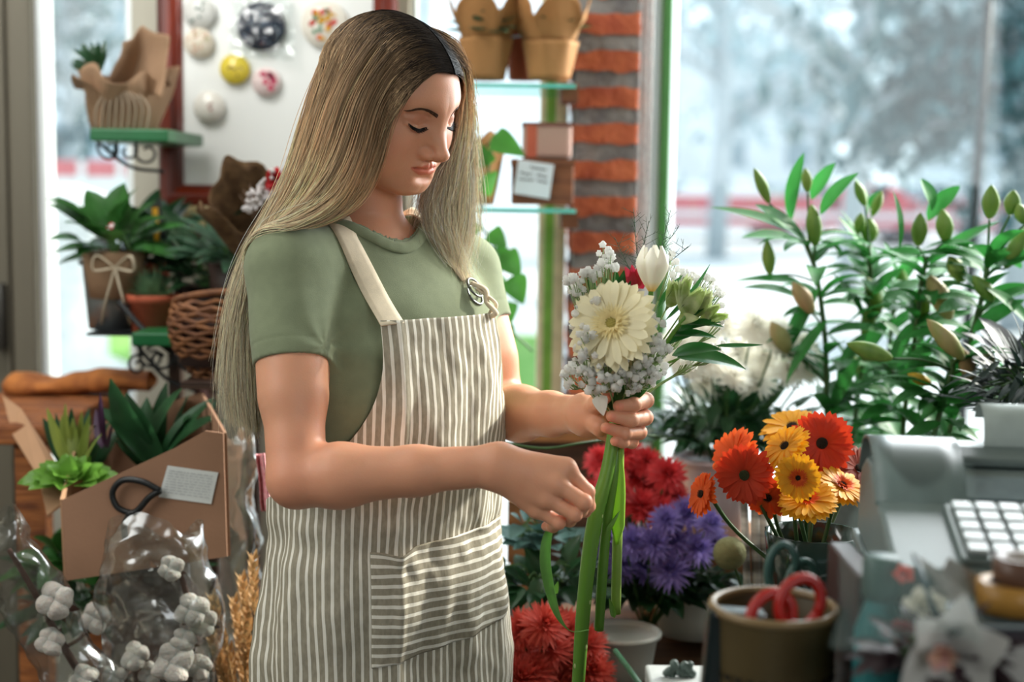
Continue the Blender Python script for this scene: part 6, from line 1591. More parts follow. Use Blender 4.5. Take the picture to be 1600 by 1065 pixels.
# ================================================================ gerberas at the counter, and the counter things
rr = fresh(77)
gb = at(1265, 930, 1.80)
def g_(lab, x, y, Y, n, rpx, pmk, cm=dk, ring=None, seed=0): return gerbera(lab, at(x, y, Y), n, rpx * 1.14 / FPX * Y, pm[pmk], cm, [at(x + (1255 - x) * .35, y + 60, Y + .03), tuple(gb + Vector((rr.uniform(-.02, .02), 0, 0)))], 'gerberas by the counter', seed=seed, ring=ring)
ringo = pm['orange']
g_('yellow-orange gerbera tilted away behind the big red-orange one', 1238, 668, 1.92, (-.25, -.35, .9), 46, 'yellow', seed=1)
g_('big red-orange gerbera with a dark centre, highest of the counter gerberas', 1284, 692, 1.84, (-.15, -1, .15), 48, 'redor', seed=2)
g_('yellow gerbera seen edge-on above the front yellow one', 1228, 698, 1.78, (-.75, -.35, .75), 40, 'yellow', seed=3)
g_('yellow gerbera facing front with a small dark centre', 1247, 746, 1.74, (-.2, -1, .12), 34, 'yellow', ring=ringo, seed=4)
g_('orange gerbera facing the violet flowers, uppermost of the orange pair', 1148, 712, 1.84, (-.75, -.6, .35), 42, 'orange', seed=5)
g_('red-orange gerbera with a greenish centre beside the pinkish bucket', 1164, 742, 1.78, (-.45, -.9, .10), 44, 'redor', cm=M('centre_greenish', (56, 66, 40), rough=.9), seed=6)
g_('orange gerbera hanging lower behind the front yellow one', 1200, 775, 1.80, (-.3, -.7, -.4), 38, 'orange', seed=7)
g_('small orange gerbera seen from the side over the violet flowers', 1098, 772, 1.80, (-.85, -.3, .25), 34, 'orange', seed=8)
g_('rust red gerbera nearest the paper roll of the register', 1340, 732, 1.86, (.35, -.6, .4), 36, 'rust', seed=9)
g_('yellow gerbera with drooping petals, lowest in front', 1262, 782, 1.76, (-.1, -.5, .85), 44, 'yellow', ring=ringo, seed=10)
g_('yellow gerbera leaning towards the register', 1315, 760, 1.80, (.3, -.45, .85), 40, 'yellow', ring=ringo, seed=11)
# counter
cz = at(1050, 1062, 1.45).z
ct = thing('shop_counter', 'shop counter with a pale edge carrying register, cup and tools', 'counter', (.75, 1.2, 0))
dark_c = M('counter_dark', (58, 62, 60), rough=.35, var=.15, scale=6)
xr = 1.25
MB().box((at(1010, 1060, 1.48).x, .70, cz - .03), (xr, 1.50, cz - .0)).build('worktop', M('counter_pale', (196, 200, 198), rough=.4), ct, smooth=False, bevel=.003)
MB().box((at(1010, 1060, 1.48).x + .03, .74, 0), (xr - .03, 1.46, cz - .03)).build('cabinet_body', dark_c, ct, smooth=False)
MB().box((at(1120, 1060, 1.48).x, .72, cz + .0003), (xr - .02, 1.46, cz + .004)).build('counter_mat', M('mat_dark', (30, 40, 40), rough=.7), ct, smooth=False)
# dark ribbed glass vase with gerberas
c = at(1265, 985, 1.80); t = thing('glass_vase', 'dark green glass vase holding the gerberas', 'vase', (c.x, c.y, c.z)); hv = at(1265, 830, 1.80).z - c.z
b = MB(); b.lathe([(0, 0), (.046, 0), (.050, .01), (.056, hv * .6), (.062, hv), (.059, hv), (.053, hv * .6), (.046, .012), (0, .012)], 36, org=c, wob=lambda a, v: 1 + .015 * math.cos(a * 18)); b.build('vase_wall', M('vase_glass_dark', (30, 52, 46), rough=.12, var=.1, scale=10), t)
MB().box((c.x - .085, 1.71, 0), (c.x + .10, 1.89, c.z - .001)).build('x', dark_c, None, smooth=False)
pl = bpy.data.objects['x']; pl.name = 'pedestal'; pl.data.name = 'pedestal'; tag(pl, 'dark pedestal carrying the gerbera vase behind the counter', 'pedestal')
# birch-like white sticks behind the cup
for i, (x0, x1) in enumerate([(1158, 1172), (1188, 1196), (1212, 1212), (1176, 1184)]):
    b = MB(); b.tube([at(x1, 1022, 2.04), at(x0 + 4, 770, 2.04)], .0055 + .0015 * (i % 2), 8)
    tag(b.build('birch_stick', M('birch_bark', (206, 206, 200), rough=.7, col2=(90, 90, 84), scale=24, stretch=(.3, .3, 2))), 'pale birch stick by the pinkish bucket, %s' % ['nearest the bucket', 'third from the bucket', 'nearest the vase', 'second from the bucket'][i], 'stick', 'birch sticks by the gerberas')
c = at(1140, 864, 2.0); b = MB(); b.ball(c, .024, 20, 14); t = b.build('dried_pod', M('pod_olive', (120, 122, 84), rough=.8, bump=.4, bscale=80)); tag(t, 'round olive seed head beside the violet flowers', 'seed head')
b = MB(); b.tube(catmull([c, at(1160, 930, 2.04), Vector((at(1175, 1000, 2.08).x, 2.08, tz - .001))], 6), .002, 6); b.build('stem', DSTEM, t)
# woven cup with scissors
c = at(1205, 1085, 1.25); c.z = cz + .004; Y = 1.25
topz = at(1205, 948, 1.25).z; hc = topz - c.z; rc_ = 100 / FPX * Y
cup_m = M('cup_olive', (84, 70, 42), rough=.45, var=.08, scale=14)
t = thing('pen_cup', 'olive brown perforated cup holding scissors on the counter', 'cup', tuple(c))
b = MB(); b.lathe([(0, 0), (rc_ * .90, 0), (rc_ * .96, hc * .5), (rc_, hc * .97), (rc_ * 1.02, hc), (rc_ * .99, hc + .003), (rc_ * .95, hc), (rc_ * .92, hc * .5), (rc_ * .86, .006), (0, .006)], 48, org=c); b.build('cup_wall', cup_m, t)
b = MB(); b.tube([c + Vector((math.cos(a) * rc_ * .985, math.sin(a) * rc_ * .985, hc)) for a in np.linspace(0, 2 * PI, 61)], .0042, 8); b.build('rim', M('cup_rim', (136, 112, 78), rough=.35), t)
b = MB()
for j in range(9):
    for i in range(30):
        if (i + j) % 1: continue
        a = 2 * PI * i / 30; z_ = c.z + hc * (.60 - j * .085) ; r2 = rc_ * (.965 + .004) * (.995 + .03 * (z_ - c.z) / hc) + .0012; w_ = .0034; out = Vector((math.cos(a), math.sin(a), 0)); sd = Vector((-math.sin(a), math.cos(a), 0)); p = Vector((c.x, c.y, z_)) + out * r2
        b.add([p - sd * w_ - Vector((0, 0, .0026)), p + sd * w_ - Vector((0, 0, .0026)), p + sd * w_ + Vector((0, 0, .0026)), p - sd * w_ + Vector((0, 0, .0026))], [(0, 1, 2, 3)])
b.build('perforations', M('cup_holes', (34, 30, 20), rough=.9), t, smooth=False)
def loop(b, c, rx, rz, rad, tilt=0.0, sk=0.0, ang=0.0):
    b.tube([c + Matrix.Rotation(ang, 3, 'Y') @ Vector((math.cos(a) * rx, math.sin(a) * rx * sk, math.sin(a) * rz)) for a in np.linspace(0, 2 * PI, 29)], rad, 9)
def scissors(label, c1, c2, joint, m, rx, rz, rad, a1, a2, blade=True):
    t = thing('scissors', label, 'scissors', tuple(joint)); 
    for cc, an in ((c1, a1), (c2, a2)):
        b = MB(); loop(b, cc, rx, rz, rad, sk=.3, ang=an); d = (joint - cc).normalized(); b.tube([cc + d * rz * .95, cc.lerp(joint, .8), joint], [rad, rad * 1.2, rad], 8); b.build('handle', m, t)
    for s_ in (-1, 1):
        b = MB(); d = ((joint - c1).normalized() + (joint - c2).normalized()).normalized(); b.leaf(joint - d * .01 + Vector((s_ * .002, 0, 0)), d, (0, -1, 0), .085, .012, bend=0, fold=0, shape=.7); b.build('blade', M('blade_steel', (150, 155, 158), rough=.25, metal=1), t, solid=.0015)
    return t
redp = M('handle_red', (176, 34, 28), rough=.22, var=.05)
scissors('red-handled scissors standing in the olive brown cup', at(1205, 965, 1.22), at(1250, 942, 1.22), at(1222, 1030, 1.23), redp, .018, .022, .0052, .5, .5)
scissors('teal green handled scissors standing behind the red pair', at(1222, 890, 1.36), at(1252, 915, 1.38), at(1228, 990, 1.33), M('handle_teal', (50, 84, 78), rough=.35), .014, .024, .0042, .1, .2)
b = MB(); q = at(1150, 972, 1.24); b.box((-.026, -.012, -.10), (.026, .012, .012), rot=Matrix.Rotation(.06, 3, 'Y'), org=q); t_ = b.build('black_marker_case', M('case_black', (24, 34, 36), rough=.25), bevel=.004, smooth=False); tag(t_, 'black slab-like case standing inside the olive brown cup', 'case')
# dark sprigs of lavender beside the scissors
bushy('dried_lavender', 'dim dried lavender bunch beside the vase in the shade', 1305, 985, 1.42, (.035, .03, .065), 120, .03, .006, M('lavender_dim', (78, 82, 86), rough=.8), 81, zmin=-.6, bend=.1)
# teal spray bottle and dark red folder
c = at(1372, 1040, 1.18); c.z = cz + .004; zt_ = at(1372, 868, 1.18).z; h_ = zt_ - c.z; t = thing('spray_bottle', 'teal bottle with a dark cap in the shade of the counter', 'bottle', tuple(c))
b = MB(); b.lathe([(0, 0), (.020, 0), (.0215, .006), (.0215, h_ * .68), (.013, h_ * .80), (.012, h_ * .84)], 28, org=c); b.build('bottle_body', M('bottle_teal', (40, 112, 116), rough=.3), t)
b = MB(); b.lathe([(.0150, h_ * .82), (.0165, h_ * .84), (.0165, h_ * .98), (.013, h_), (0, h_)], 24, org=c); b.build('cap', M('cap_dark', (46, 74, 68), rough=.4), t)
c = at(1335, 1040, 1.24); c.z = cz + .004; b = MB(); b.box((c.x - .010, 1.20, c.z), (c.x + .012, 1.32, at(1335, 880, 1.24).z)); t_ = b.build('ring_binder', M('binder_red', (56, 22, 24), rough=.5), bevel=.003, smooth=False); tag(t_, 'dark red folder standing between the lavender and the teal bottle', 'folder')
b = MB(); b.box((c.x + .016, 1.19, c.z), (c.x + .022, 1.30, at(1345, 885, 1.24).z)); tag(b.build('folder', M('folder_green', (48, 66, 60), rough=.5), smooth=False), 'thin greenish folder leaning beside the dark red one', 'folder')
# ---- cash register, turned three-quarter
reg_m = M('register_shell', (84, 96, 94), rough=.38, var=.03, scale=4); reg_d = M('register_shadow_plastic', (70, 80, 82), rough=.45)
pA, pB = at(1352, 745, 1.52), at(1640, 860, 1.20)
o_reg = at(1500, 800, 1.33); RZ = Matrix.Rotation(R(-8), 3, 'Z')
reg = thing('cash_register', 'pale grey cash register with a keypad at the end of the counter', 'cash register', (o_reg.x, o_reg.y, cz + .02))
def rg_box(name, lo, hi, m, bev=.004, tilt=0.0, parent=None):
    return MB().box(lo, hi, rot=RZ @ Matrix.Rotation(tilt, 3, 'X'), org=(o_reg.x, o_reg.y, o_reg.z)).build(name, m, parent or reg, bevel=bev, smooth=False)
# body as a swept side profile (y towards the back, z up)
prof = [(-.15, -.050), (-.145, -.020), (-.02, .006), (.02, .018), (.055, .032), (.105, .032), (.14, .018), (.155, -.01), (.16, -.060), (-.145, -.060)]
def sweep(name, prof, x0, x1, m, parent, bev=.005, smooth=False):
    n = len(prof); vs = [Vector((x, y, z)) for x in (x0, x1) for y, z in prof]; vs = [RZ @ v + o_reg for v in vs]
    b = MB(); b.add(vs, [(i, (i + 1) % n, n + (i + 1) % n, n + i) for i in range(n)] + [tuple(range(n - 1, -1, -1)), tuple(range(n, 2 * n))]); return b.build(name, m, parent, bevel=bev, smooth=smooth)
sweep('housing', prof, -.078, .26, reg_m, reg)
sweep('keypad_tray', [(-.135, -.018), (-.020, .0065), (-.020, .013), (-.135, -.0110)], -.020, .26, reg_m, reg, .002)
sl = math.atan2(.024, .115)
keym = M('key_white', (160, 168, 168), rough=.3, var=.02); k0 = None
for i in range(11):
    for j in range(5):
        lo = (-.0090, -.0088, 0); hi = (.0090, .0088, .005)
        ctr = Vector((-.005 + i * .0212, -.121 + j * .0215, 0)); ctr.z = -.0100 + (ctr.y + .135) / .115 * .024
        if k0 is None:
            b = MB(); b.box(lo, hi); k0 = b.build('key', keym, reg, bevel=.0016, smooth=False, world=False); kk = k0
        else: kk = k0.copy(); C.objects.link(kk); kk.parent = reg
        kk.location = RZ @ ctr + o_reg - reg.location; kk.rotation_euler = (RZ @ Matrix.Rotation(sl, 3, 'X')).to_euler()
sweep('display_window', [(.000, .0140), (.040, .0285), (.042, .0260), (.002, .0115)], .00, .22, M('display_glass', (96, 110, 114), rough=.12), reg, .001)
sweep('paper_cover', [(.055, .034), (.058, .042), (.08, .050), (.115, .050), (.135, .040), (.14, .02)], -.02, .20, reg_m, reg, .006)
b = MB(); 
pr = [(.09, .000), (.088, .030), (.098, .050), (.115, .058), (.135, .054), (.145, .040)]
P0 = catmull([Vector((0, y, z)) for y, z in pr], 6)
b.grid(lambda u, v: RZ @ Vector((.035 + .075 * u, P0[int(round(v * (len(P0) - 1)))].y, P0[int(round(v * (len(P0) - 1)))].z + .03 * 1)) + o_reg, 4, len(P0) - 1); rp = b.build('receipt_paper', M('receipt_white', (150, 160, 156), rough=.7), reg, solid=.0008)
pr2 = catmull([Vector((0, y, z)) for y, z in [(-.01, .006), (.012, .034), (.045, .052), (.085, .056), (.125, .044), (.15, .01)]], 6)
b = MB(); b.grid(lambda u, v: RZ @ Vector((-.080 + .085 * u, pr2[int(round(v * (len(pr2) - 1)))].y, pr2[int(round(v * (len(pr2) - 1)))].z)) + o_reg, 4, len(pr2) - 1); b.build('curved_hood', reg_m, reg, solid=.003)
# trays of paper under the register
for k, (dz, cl, lab) in enumerate([(-.066, (92, 100, 100), 'topmost pale file tray under the cash register'), (-.084, (78, 84, 84), 'grey file tray second below the cash register'), (-.102, (84, 72, 66), 'brownish file tray lowest below the cash register')]):
    b = MB(); b.box((-.082 + .010 * k, -.165 - .005 * k, dz - .007), (.26, .18, dz + .005), rot=RZ, org=o_reg); tag(b.build('file_tray', M('tray_%d' % k, cl, rough=.5), bevel=.003, smooth=False), lab, 'tray')
zb = o_reg.z - .111
b = MB(); b.box((-.07, .00, cz + .005 - o_reg.z), (.26, .17, -.1095), rot=RZ, org=o_reg); tag(b.build('drawer_box', dark_c, bevel=.003, smooth=False), 'dark drawer box supporting the file trays and register', 'drawer box')
# handwritten cards leaning at the box
def card_(lab, pts, Y, Y2, seed):
    P_ = [at(x, y, Y if i in (0, 1) else Y2) for i, (x, y) in enumerate(pts)]; b = MB(); b.add(P_, [(0, 1, 2, 3)]); o = b.build('note_card', M('card_pinkish', (140, 134, 128), rough=.75), None, smooth=False, solid=.001); tag(o, lab, 'note')
    rr = fresh(seed); b = MB(); nrm = (P_[1] - P_[0]).cross(P_[3] - P_[0]).normalized(); nrm = nrm if nrm.y < 0 else -nrm
    for r_ in range(4):
        u = .12
        while u < .8:
            k = rr.uniform(.03, .08); v = .78 - r_ * .18 + rr.uniform(-.02, .02); q = lambda a_, b_: (P_[0].lerp(P_[1], a_)).lerp(P_[3].lerp(P_[2], a_), b_) + nrm * .0012
            b.add([q(u, v), q(u + k, v + .01), q(u + k, v + .03), q(u, v + .025)], [(0, 1, 2, 3)]); u += k + .02
    b.build('handwriting', M('ink_soft', (110, 106, 108), rough=.8), o, smooth=False)
card_('larger handwritten card leaning under the file trays', [(1455, 925), (1512, 945), (1532, 900), (1482, 870)], 1.135, 1.15, 3)
card_('long narrow handwritten card slanting down to the white rose', [(1494, 946), (1518, 930), (1452, 880), (1424, 862)], 1.125, 1.145, 4)
b = MB(); b.tube([at(1429, 868, 1.12), at(1461, 958, 1.09)], .0022, 8); tag(b.build('pen', M('pen_dark', (40, 60, 74), rough=.3)), 'dark slim pen slanting down in front of the handwritten cards', 'pen')
# tape rolls
def tape(lab, x, y, Y, r, h_, m, m2):
    c = at(x, y, Y); t = thing('tape_roll', lab, 'tape', tuple(c)); b = MB(); b.lathe([(r, 0), (r, h_), (r * .62, h_), (r * .62, 0), (r, 0)], 36, org=c); b.build('tape', m, t); b = MB(); b.lathe([(r * .61, -.001), (r * .61, h_ + .001), (r * .56, h_ + .001), (r * .56, -.001)], 30, org=c); b.build('core', m2, t); return t
tape('mustard tape roll lying on its side near the edge of the counter', 1580, 950, 1.12, .028, .022, M('tape_mustard', (176, 128, 58), rough=.4), M('core_dark', (40, 40, 44), .6))
tape('brown tape roll stacked on the mustard one', 1598, 912, 1.12, .024, .022, M('tape_brown', (104, 76, 64), rough=.3), M('core_pale', (170, 160, 150), .6))
c = at(1574, 954, 1.12); b = MB(); b.box((c.x - .045, 1.085, c.z - .006), (c.x + .10, 1.155, c.z - .001)); tag(b.build('glass_plate', M('plate_grey', (80, 92, 94), rough=.15), smooth=False, bevel=.002), 'thin grey plate under the tape rolls', 'plate')
b = MB(); b.box((c.x - .02, 1.09, cz + .005), (c.x + .10, 1.15, c.z - .007)); tag(b.build('dark_carton', M('carton_dark', (44, 36, 44), rough=.6), smooth=False, bevel=.003), 'dark carton under the grey plate with tape rolls', 'carton')
# roses and orchid on the counter
def rose(label, x, y, Y, rpx, m, n, seed, group=None):
    c = at(x, y, Y); r = rpx / FPX * Y; rr = fresh(seed); t = thing('rose', label, 'flower', tuple(c), 0, group); b = MB(); n, u, v = disc_frame(n)
    for k in range(16):
        a = k * 2.4; q = k / 15; R_ = r * (.12 + .80 * q); h_ = r * (.75 - .25 * q)
        def f(s, w_, a=a, R_=R_, h_=h_, q=q):
            an = a + (s - .5) * (2.2 - .6 * q); rad = R_ * (.45 + .55 * w_ ** .7) * (1 + .12 * q * w_ ** 3 * (1 + math.sin(s * 9)))
            return c + (u * math.cos(an) + v * math.sin(an)) * rad + n * (h_ * w_ - r * .4 - .25 * r * q * w_ ** 4)
        b.grid(f, 9, 6)
    b.build('petals', m, t); return t
rose('white rose lying on the counter above the orchid', 1446, 938, 1.14, 34, M('petal_rose_white', (214, 210, 196), rough=.6, transl=.3), (-.2, -.6, .8), 1)
rose('dark red rose half hidden beside the white rose', 1478, 945, 1.15, 26, M('petal_wine', (92, 24, 44), rough=.6, transl=.2), (.1, -.7, .6), 2)
rose('flat dark red rose low beside the teal bottle', 1412, 984, 1.11, 30, M('petal_darkred', (130, 24, 34), rough=.6, transl=.2), (-.1, -.4, .9), 3)
rose('bright red rose peeping out behind the orchid', 1532, 985, 1.13, 24, pm['red'], (.5, -.7, .5), 4)
rose('dark rose in the shade beside the file trays', 1412, 895, 1.15, 16, pm['coral'], (0, -.8, .5), 5)
c = at(1478, 1018, 1.08); t = thing('orchid_bloom', 'white orchid bloom with a pinkish throat lying at the counter edge', 'flower', tuple(c)); b = MB(); orw = M('orchid_white', (190, 188, 184), rough=.5, var=.03, transl=.3, scale=60)
for px, py, L, W in [(1500, 945, .052, .034), (1530, 1005, .050, .044), (1442, 975, .045, .036), (1432, 1062, .056, .046), (1505, 1062, .054, .046)]:
    e = at(px, py, 1.07); d = e - c; b.leaf(c, d + Vector((0, -.012, 0)), (0, -1, .1), L * 1.02, W * 1.02, bend=.5, fold=.12, nseg=9, shape=.62, nw=3)
b.build('petals', orw, t)
b = MB(); cc = at(1462, 1020, 1.063)
for i in range(5): b.leaf(cc, (math.cos(i * .9 - 1.9), -.6, math.sin(i * .9 - 1.9) * .8), (0, -1, .3), .022, .013, bend=-1.0, fold=.5, shape=.6)
b.build('throat', M('orchid_throat', (176, 120, 140), rough=.5, col2=(214, 180, 140), scale=60), t)
c = at(1560, 1035, 1.09); b = MB(); b.leaf(c + Vector((.03, 0, .012)), (-1, -.2, -.2), (0, -1, .6), .06, .026, bend=.4, shape=.6); b.leaf(c, (1, -.1, -.35), (0, -1, .6), .05, .02, bend=.4, shape=.6); t = b.build('fallen_petal', orw); tag(t, 'pale fallen petal lying beyond the orchid bloom', 'petal')
# grey-green berries and cut stem ends on the pale counter edge
b = MB(); rr = fresh(3)
for i in range(22): b.ball(at(1040 + rr.random() * 44, 1036 + rr.random() * 18, 1.46), rr.uniform(.0035, .005), 8, 6)
t = b.build('berry_sprig', M('berry_grey', (96, 112, 106), rough=.35)); tag(t, 'small cluster of grey-green berries on the counter edge beside the cup', 'berries')
b = MB(); b.tube([at(961, 1016, 1.50), at(998, 1066, 1.44), at(1012, 1090, 1.42)], .0030, 8); tag(b.build('cut_stem', M('stem_dark_gloss', (44, 88, 60), rough=.25)), 'dark cut stem sticking up at the counter edge below the bouquet', 'stem')
# added translucent sheet imitating milky haze in front of the register
haze = bpy.data.materials.new('haze_film'); haze.use_nodes = True; nt = haze.node_tree; N = nt.nodes; L_ = nt.links; N.clear()
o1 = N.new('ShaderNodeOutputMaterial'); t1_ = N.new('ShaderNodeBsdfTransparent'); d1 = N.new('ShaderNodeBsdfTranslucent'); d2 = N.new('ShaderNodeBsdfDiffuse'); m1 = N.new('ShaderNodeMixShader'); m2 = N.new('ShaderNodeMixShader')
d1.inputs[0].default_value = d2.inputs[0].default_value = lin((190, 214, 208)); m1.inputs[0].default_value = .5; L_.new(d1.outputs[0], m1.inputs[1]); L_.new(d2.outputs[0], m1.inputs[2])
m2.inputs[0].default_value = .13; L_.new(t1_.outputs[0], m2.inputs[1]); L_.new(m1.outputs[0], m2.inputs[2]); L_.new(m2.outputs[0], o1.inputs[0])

def haze_fn(u, v):
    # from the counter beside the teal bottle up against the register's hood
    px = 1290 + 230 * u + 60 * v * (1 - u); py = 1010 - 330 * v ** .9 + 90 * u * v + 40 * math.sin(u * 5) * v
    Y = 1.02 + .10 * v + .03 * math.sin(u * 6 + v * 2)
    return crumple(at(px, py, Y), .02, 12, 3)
t = thing('haze_sheet', 'added milky translucent sheet imitating haze before the register', 'haze sheet', tuple(at(1400, 1000, 1.02)))
b = MB(); b.grid(haze_fn, 40, 40); b.build('haze_surface', haze, t)

t0 = at(1400, 1000, 1.1).x; t1 = at(1545, 1000, 1.1).x; t = thing('flower_tray', 'dark low tray crowded with the counter roses and orchid', 'tray', ((t0 + t1) / 2, 1.08, cz + .005))
b = MB(); zt2 = cz + .09
b.box((t0, 1.020, cz + .005), (t1, 1.025, zt2)); b.box((t0, 1.140, cz + .005), (t1, 1.145, zt2)); b.box((t0, 1.025, cz + .005), (t0 + .005, 1.14, zt2)); b.box((t1 - .005, 1.025, cz + .005), (t1, 1.14, zt2)); b.box((t0, 1.02, cz + .005), (t1, 1.145, cz + .010))
b.build('tray_wall', M('tray_black', (30, 32, 38), rough=.5), t, smooth=False)
bushy('tray_foliage', 'dark reddish foliage filling the tray under the orchid', 1470, 1040, 1.10, (.055, .025, .03), 110, .035, .014, M('leaf_wine', (48, 30, 36), rough=.5, transl=.1), 83, zmin=-.6)
# ================================================================ the bouquet in her hand
BY = 1.70
tie = at(962, 655, 1.705)
GRP = 'flowers of the bouquet in her hand'
# white tulip
t = thing('tulip', 'white tulip with a yellow base standing highest in the bouquet', 'flower', tuple(at(1020, 452, BY))); b = MB()
tc, tt = at(1018, 455, BY), at(1021, 383, BY); ax = (tt - tc).normalized(); s1, s2, _ = frame_from(ax); Lt = (tt - tc).length; rt = 27 / FPX * BY
def col_t(v): return tuple(np.array([.95, .62, .12]) * max(0, 1 - v * 4.5) + np.array([.92, .89, .82]) * min(1, v * 4.5))
for k in range(6):
    a0 = k * PI / 3 + .25; inn = .90 if k % 2 else 1.0
    def f(u, v, a0=a0, inn=inn):
        prof = math.sin(min(1, v * 1.25 + .12) * PI / 2) * (1 - .62 * max(0, v - .55) ** 1.6 * 2.4); half = (1.0 - .25 * v) * (1 - max(0, v - .6) ** 1.5 * 2.6)
        a = a0 + (u - .5) * 2 * max(.05, half) * .78; return tc + (s1 * math.cos(a) + s2 * math.sin(a)) * rt * prof * inn * (1 + .03 * math.cos((u - .5) * 6)) + ax * Lt * v * (1 - .05 * (k % 2)), col_t(v)
    b.grid(f, 10, 14)
b.build('petals', M('tulip_petal', (255, 252, 244), rough=.35, var=.02, transl=.28, attr='Col', sss=.2), t)
b = MB(); b.tube(catmull([tc + ax * .004, at(1008, 520, BY + .01), at(985, 590, BY + .01), tie], 8), .0032, 8); b.build('stem', STEM, t)
# two cream gerberas
cr_c = M('gerbera_eye_cream', (176, 160, 84), rough=.9, bump=.6, bscale=500)
innr = M('petal_inner_cream', (236, 220, 166), rough=.6, transl=.3)
creamp = M('petal_gerbera_cream', (246, 236, 200), rough=.55, var=.05, transl=.30)
gerbera('large cream gerbera facing up and outwards below the tulip', at(957, 506, BY - .045), (-.40, -.88, .36), 74 / FPX * BY, creamp, cr_c, [tuple(at(962, 600, BY)), tuple(tie)], None, seed=91, layers=2, ring=innr)
gerbera('cream gerbera half hidden under the larger one, facing down among the tiny flowers', at(972, 556, BY - .025), (.12, -.75, -.50), 48 / FPX * BY, creamp, cr_c, [tuple(at(966, 600, BY)), tuple(tie)], None, seed=92, layers=2, ring=innr)
# gypsophila
gyp = M('gypsophila_white', (252, 251, 248), rough=.7, var=.02, transl=.6); gst = M('gypsophila_stem', (140, 164, 104), rough=.5)
def puff(b, c, r, rr):
    ph = [rr.uniform(0, 6) for _ in range(3)]; n0 = len(b.v); b.ball(c, r, 10, 7)
    out = []
    for v in b.v[n0:]:
        d = Vector(v) - c; q = d.normalized() if d.length > 1e-9 else Vector((0, 0, 1)); k = 1 + .20 * math.sin(q.x * 7 + ph[0]) * math.sin(q.y * 7 + ph[1]) + .18 * math.sin(q.z * 8 + ph[2]); out.append(tuple(c + d * k))
    b.v[n0:] = out
def gyps(label, boxes, Y, seed, root=None, rpx=(3.6, 7)):
    """boxes: (px, py, spread x, spread y, count)"""
    rr = fresh(seed); t = thing('gypsophila_sprig', label, 'flower', tuple(at(boxes[0][0], boxes[0][1], Y)), 0, "baby's breath sprigs of the bouquet"); b = MB(); s = MB(); root = Vector(root or tie)
    for (x, y, sx, sy, n) in boxes:
        mid = at(x, y, Y).lerp(root, .25); s.tube(catmull([root, root.lerp(mid, .5) + Vector((0, .004, .004)), mid], 6), .0011, 5)
        for i in range(int(n * 1.35)):
            a, q = rr.random() * 6.283, math.sqrt(rr.random()); c = at(x + sx * q * math.cos(a), y + sy * q * math.sin(a), Y + rr.uniform(-.02, .02)); r = rr.uniform(*rpx) / FPX * Y
            puff(b, c, r, rr); s.tube([mid, mid.lerp(c, .55) + Vector((0, 0, -.004)), c], .0006, 4)
    b.build('blossoms', gyp, t); s.build('stalks', gst, t); return t
gyps("sprig of baby's breath sticking out furthest towards her face", [(897, 437, 14, 11, 9), (918, 428, 10, 12, 7), (903, 455, 12, 8, 5), (895, 455, 8, 8, 3)], 1.69, 1)
gyps("sprig of baby's breath standing up beside the red petals", [(944, 398, 12, 16, 9), (938, 415, 9, 9, 5), (955, 412, 10, 12, 6), (930, 428, 12, 8, 5)], 1.70, 2)
gyps("sprig of baby's breath reaching out beside the large cream gerbera", [(905, 492, 14, 10, 8), (900, 508, 8, 8, 4), (918, 482, 12, 8, 6), (930, 470, 8, 6, 3)], 1.685, 3)
gyps("sprig of baby's breath lowest at the front, nearest her wrist", [(890, 590, 14, 12, 9), (905, 560, 14, 18, 12), (918, 590, 18, 20, 16), (928, 612, 14, 8, 6), (884, 580, 5, 5, 2)], 1.665, 4)
gyps("dense sprig of baby's breath in front of the cream gerberas", [(920, 540, 20, 20, 17), (945, 565, 20, 16, 15), (950, 595, 22, 16, 16), (915, 520, 12, 12, 8)], 1.655, 5)
gyps("dense sprig of baby's breath right of the gerbera centres", [(1010, 530, 24, 20, 20), (1000, 560, 24, 16, 16), (1030, 545, 16, 16, 10), (1022, 505, 14, 12, 8), (990, 585, 22, 14, 12)], 1.665, 6)
gyps("sprig of baby's breath at the lower edge above her fingers", [(985, 600, 16, 14, 12), (1010, 590, 20, 14, 12), (1030, 575, 14, 14, 8), (968, 580, 14, 14, 8)], 1.672, 7)
gyps("sprig of baby's breath behind the tulip and green buds", [(1065, 430, 20, 12, 14), (1095, 440, 22, 14, 16), (1118, 465, 14, 18, 12), (1050, 410, 8, 16, 6)], 1.76, 8, rpx=(3.2, 5.5))
gyps("sprig of baby's breath behind the long pointed leaves", [(1120, 545, 14, 16, 12), (1080, 565, 18, 14, 12), (1128, 500, 8, 14, 7), (1065, 520, 14, 12, 8)], 1.77, 9, rpx=(3.2, 5.5))
# alstroemeria
alw = M('alstro_white', (226, 228, 186), rough=.5, col2=(176, 200, 110), scale=50, transl=.3)
t = thing('alstroemeria', 'greenish white half-open buds beside the tulip', 'flower', tuple(at(1080, 470, BY))); b = MB()
for (x, y, x1, y1, w_) in [(1048, 480, 1052, 438, 18), (1072, 490, 1062, 440, 20), (1070, 490, 1098, 452, 24), (1082, 492, 1112, 462, 20), (1060, 500, 1090, 498, 18), (1096, 498, 1124, 478, 16), (1096, 500, 1136, 494, 14), (1060, 470, 1078, 432, 16), (1100, 490, 1108, 452, 13)]:
    p, q = at(x, y, BY + .01), at(x1, y1, BY - .02); d = q - p; L = d.length; Wd = w_ / FPX * BY
    for k in (-1, 0, 1): b.leaf(p, d + Vector((0, -.004 * k, 0)) + d.cross(Vector((0, 1, 0))) * k * .12, (0, -1, .3), L * 1.05, Wd, bend=.25 * k, fold=.5, nseg=7, shape=.65)
b.build('petals', alw, t)
b = MB()
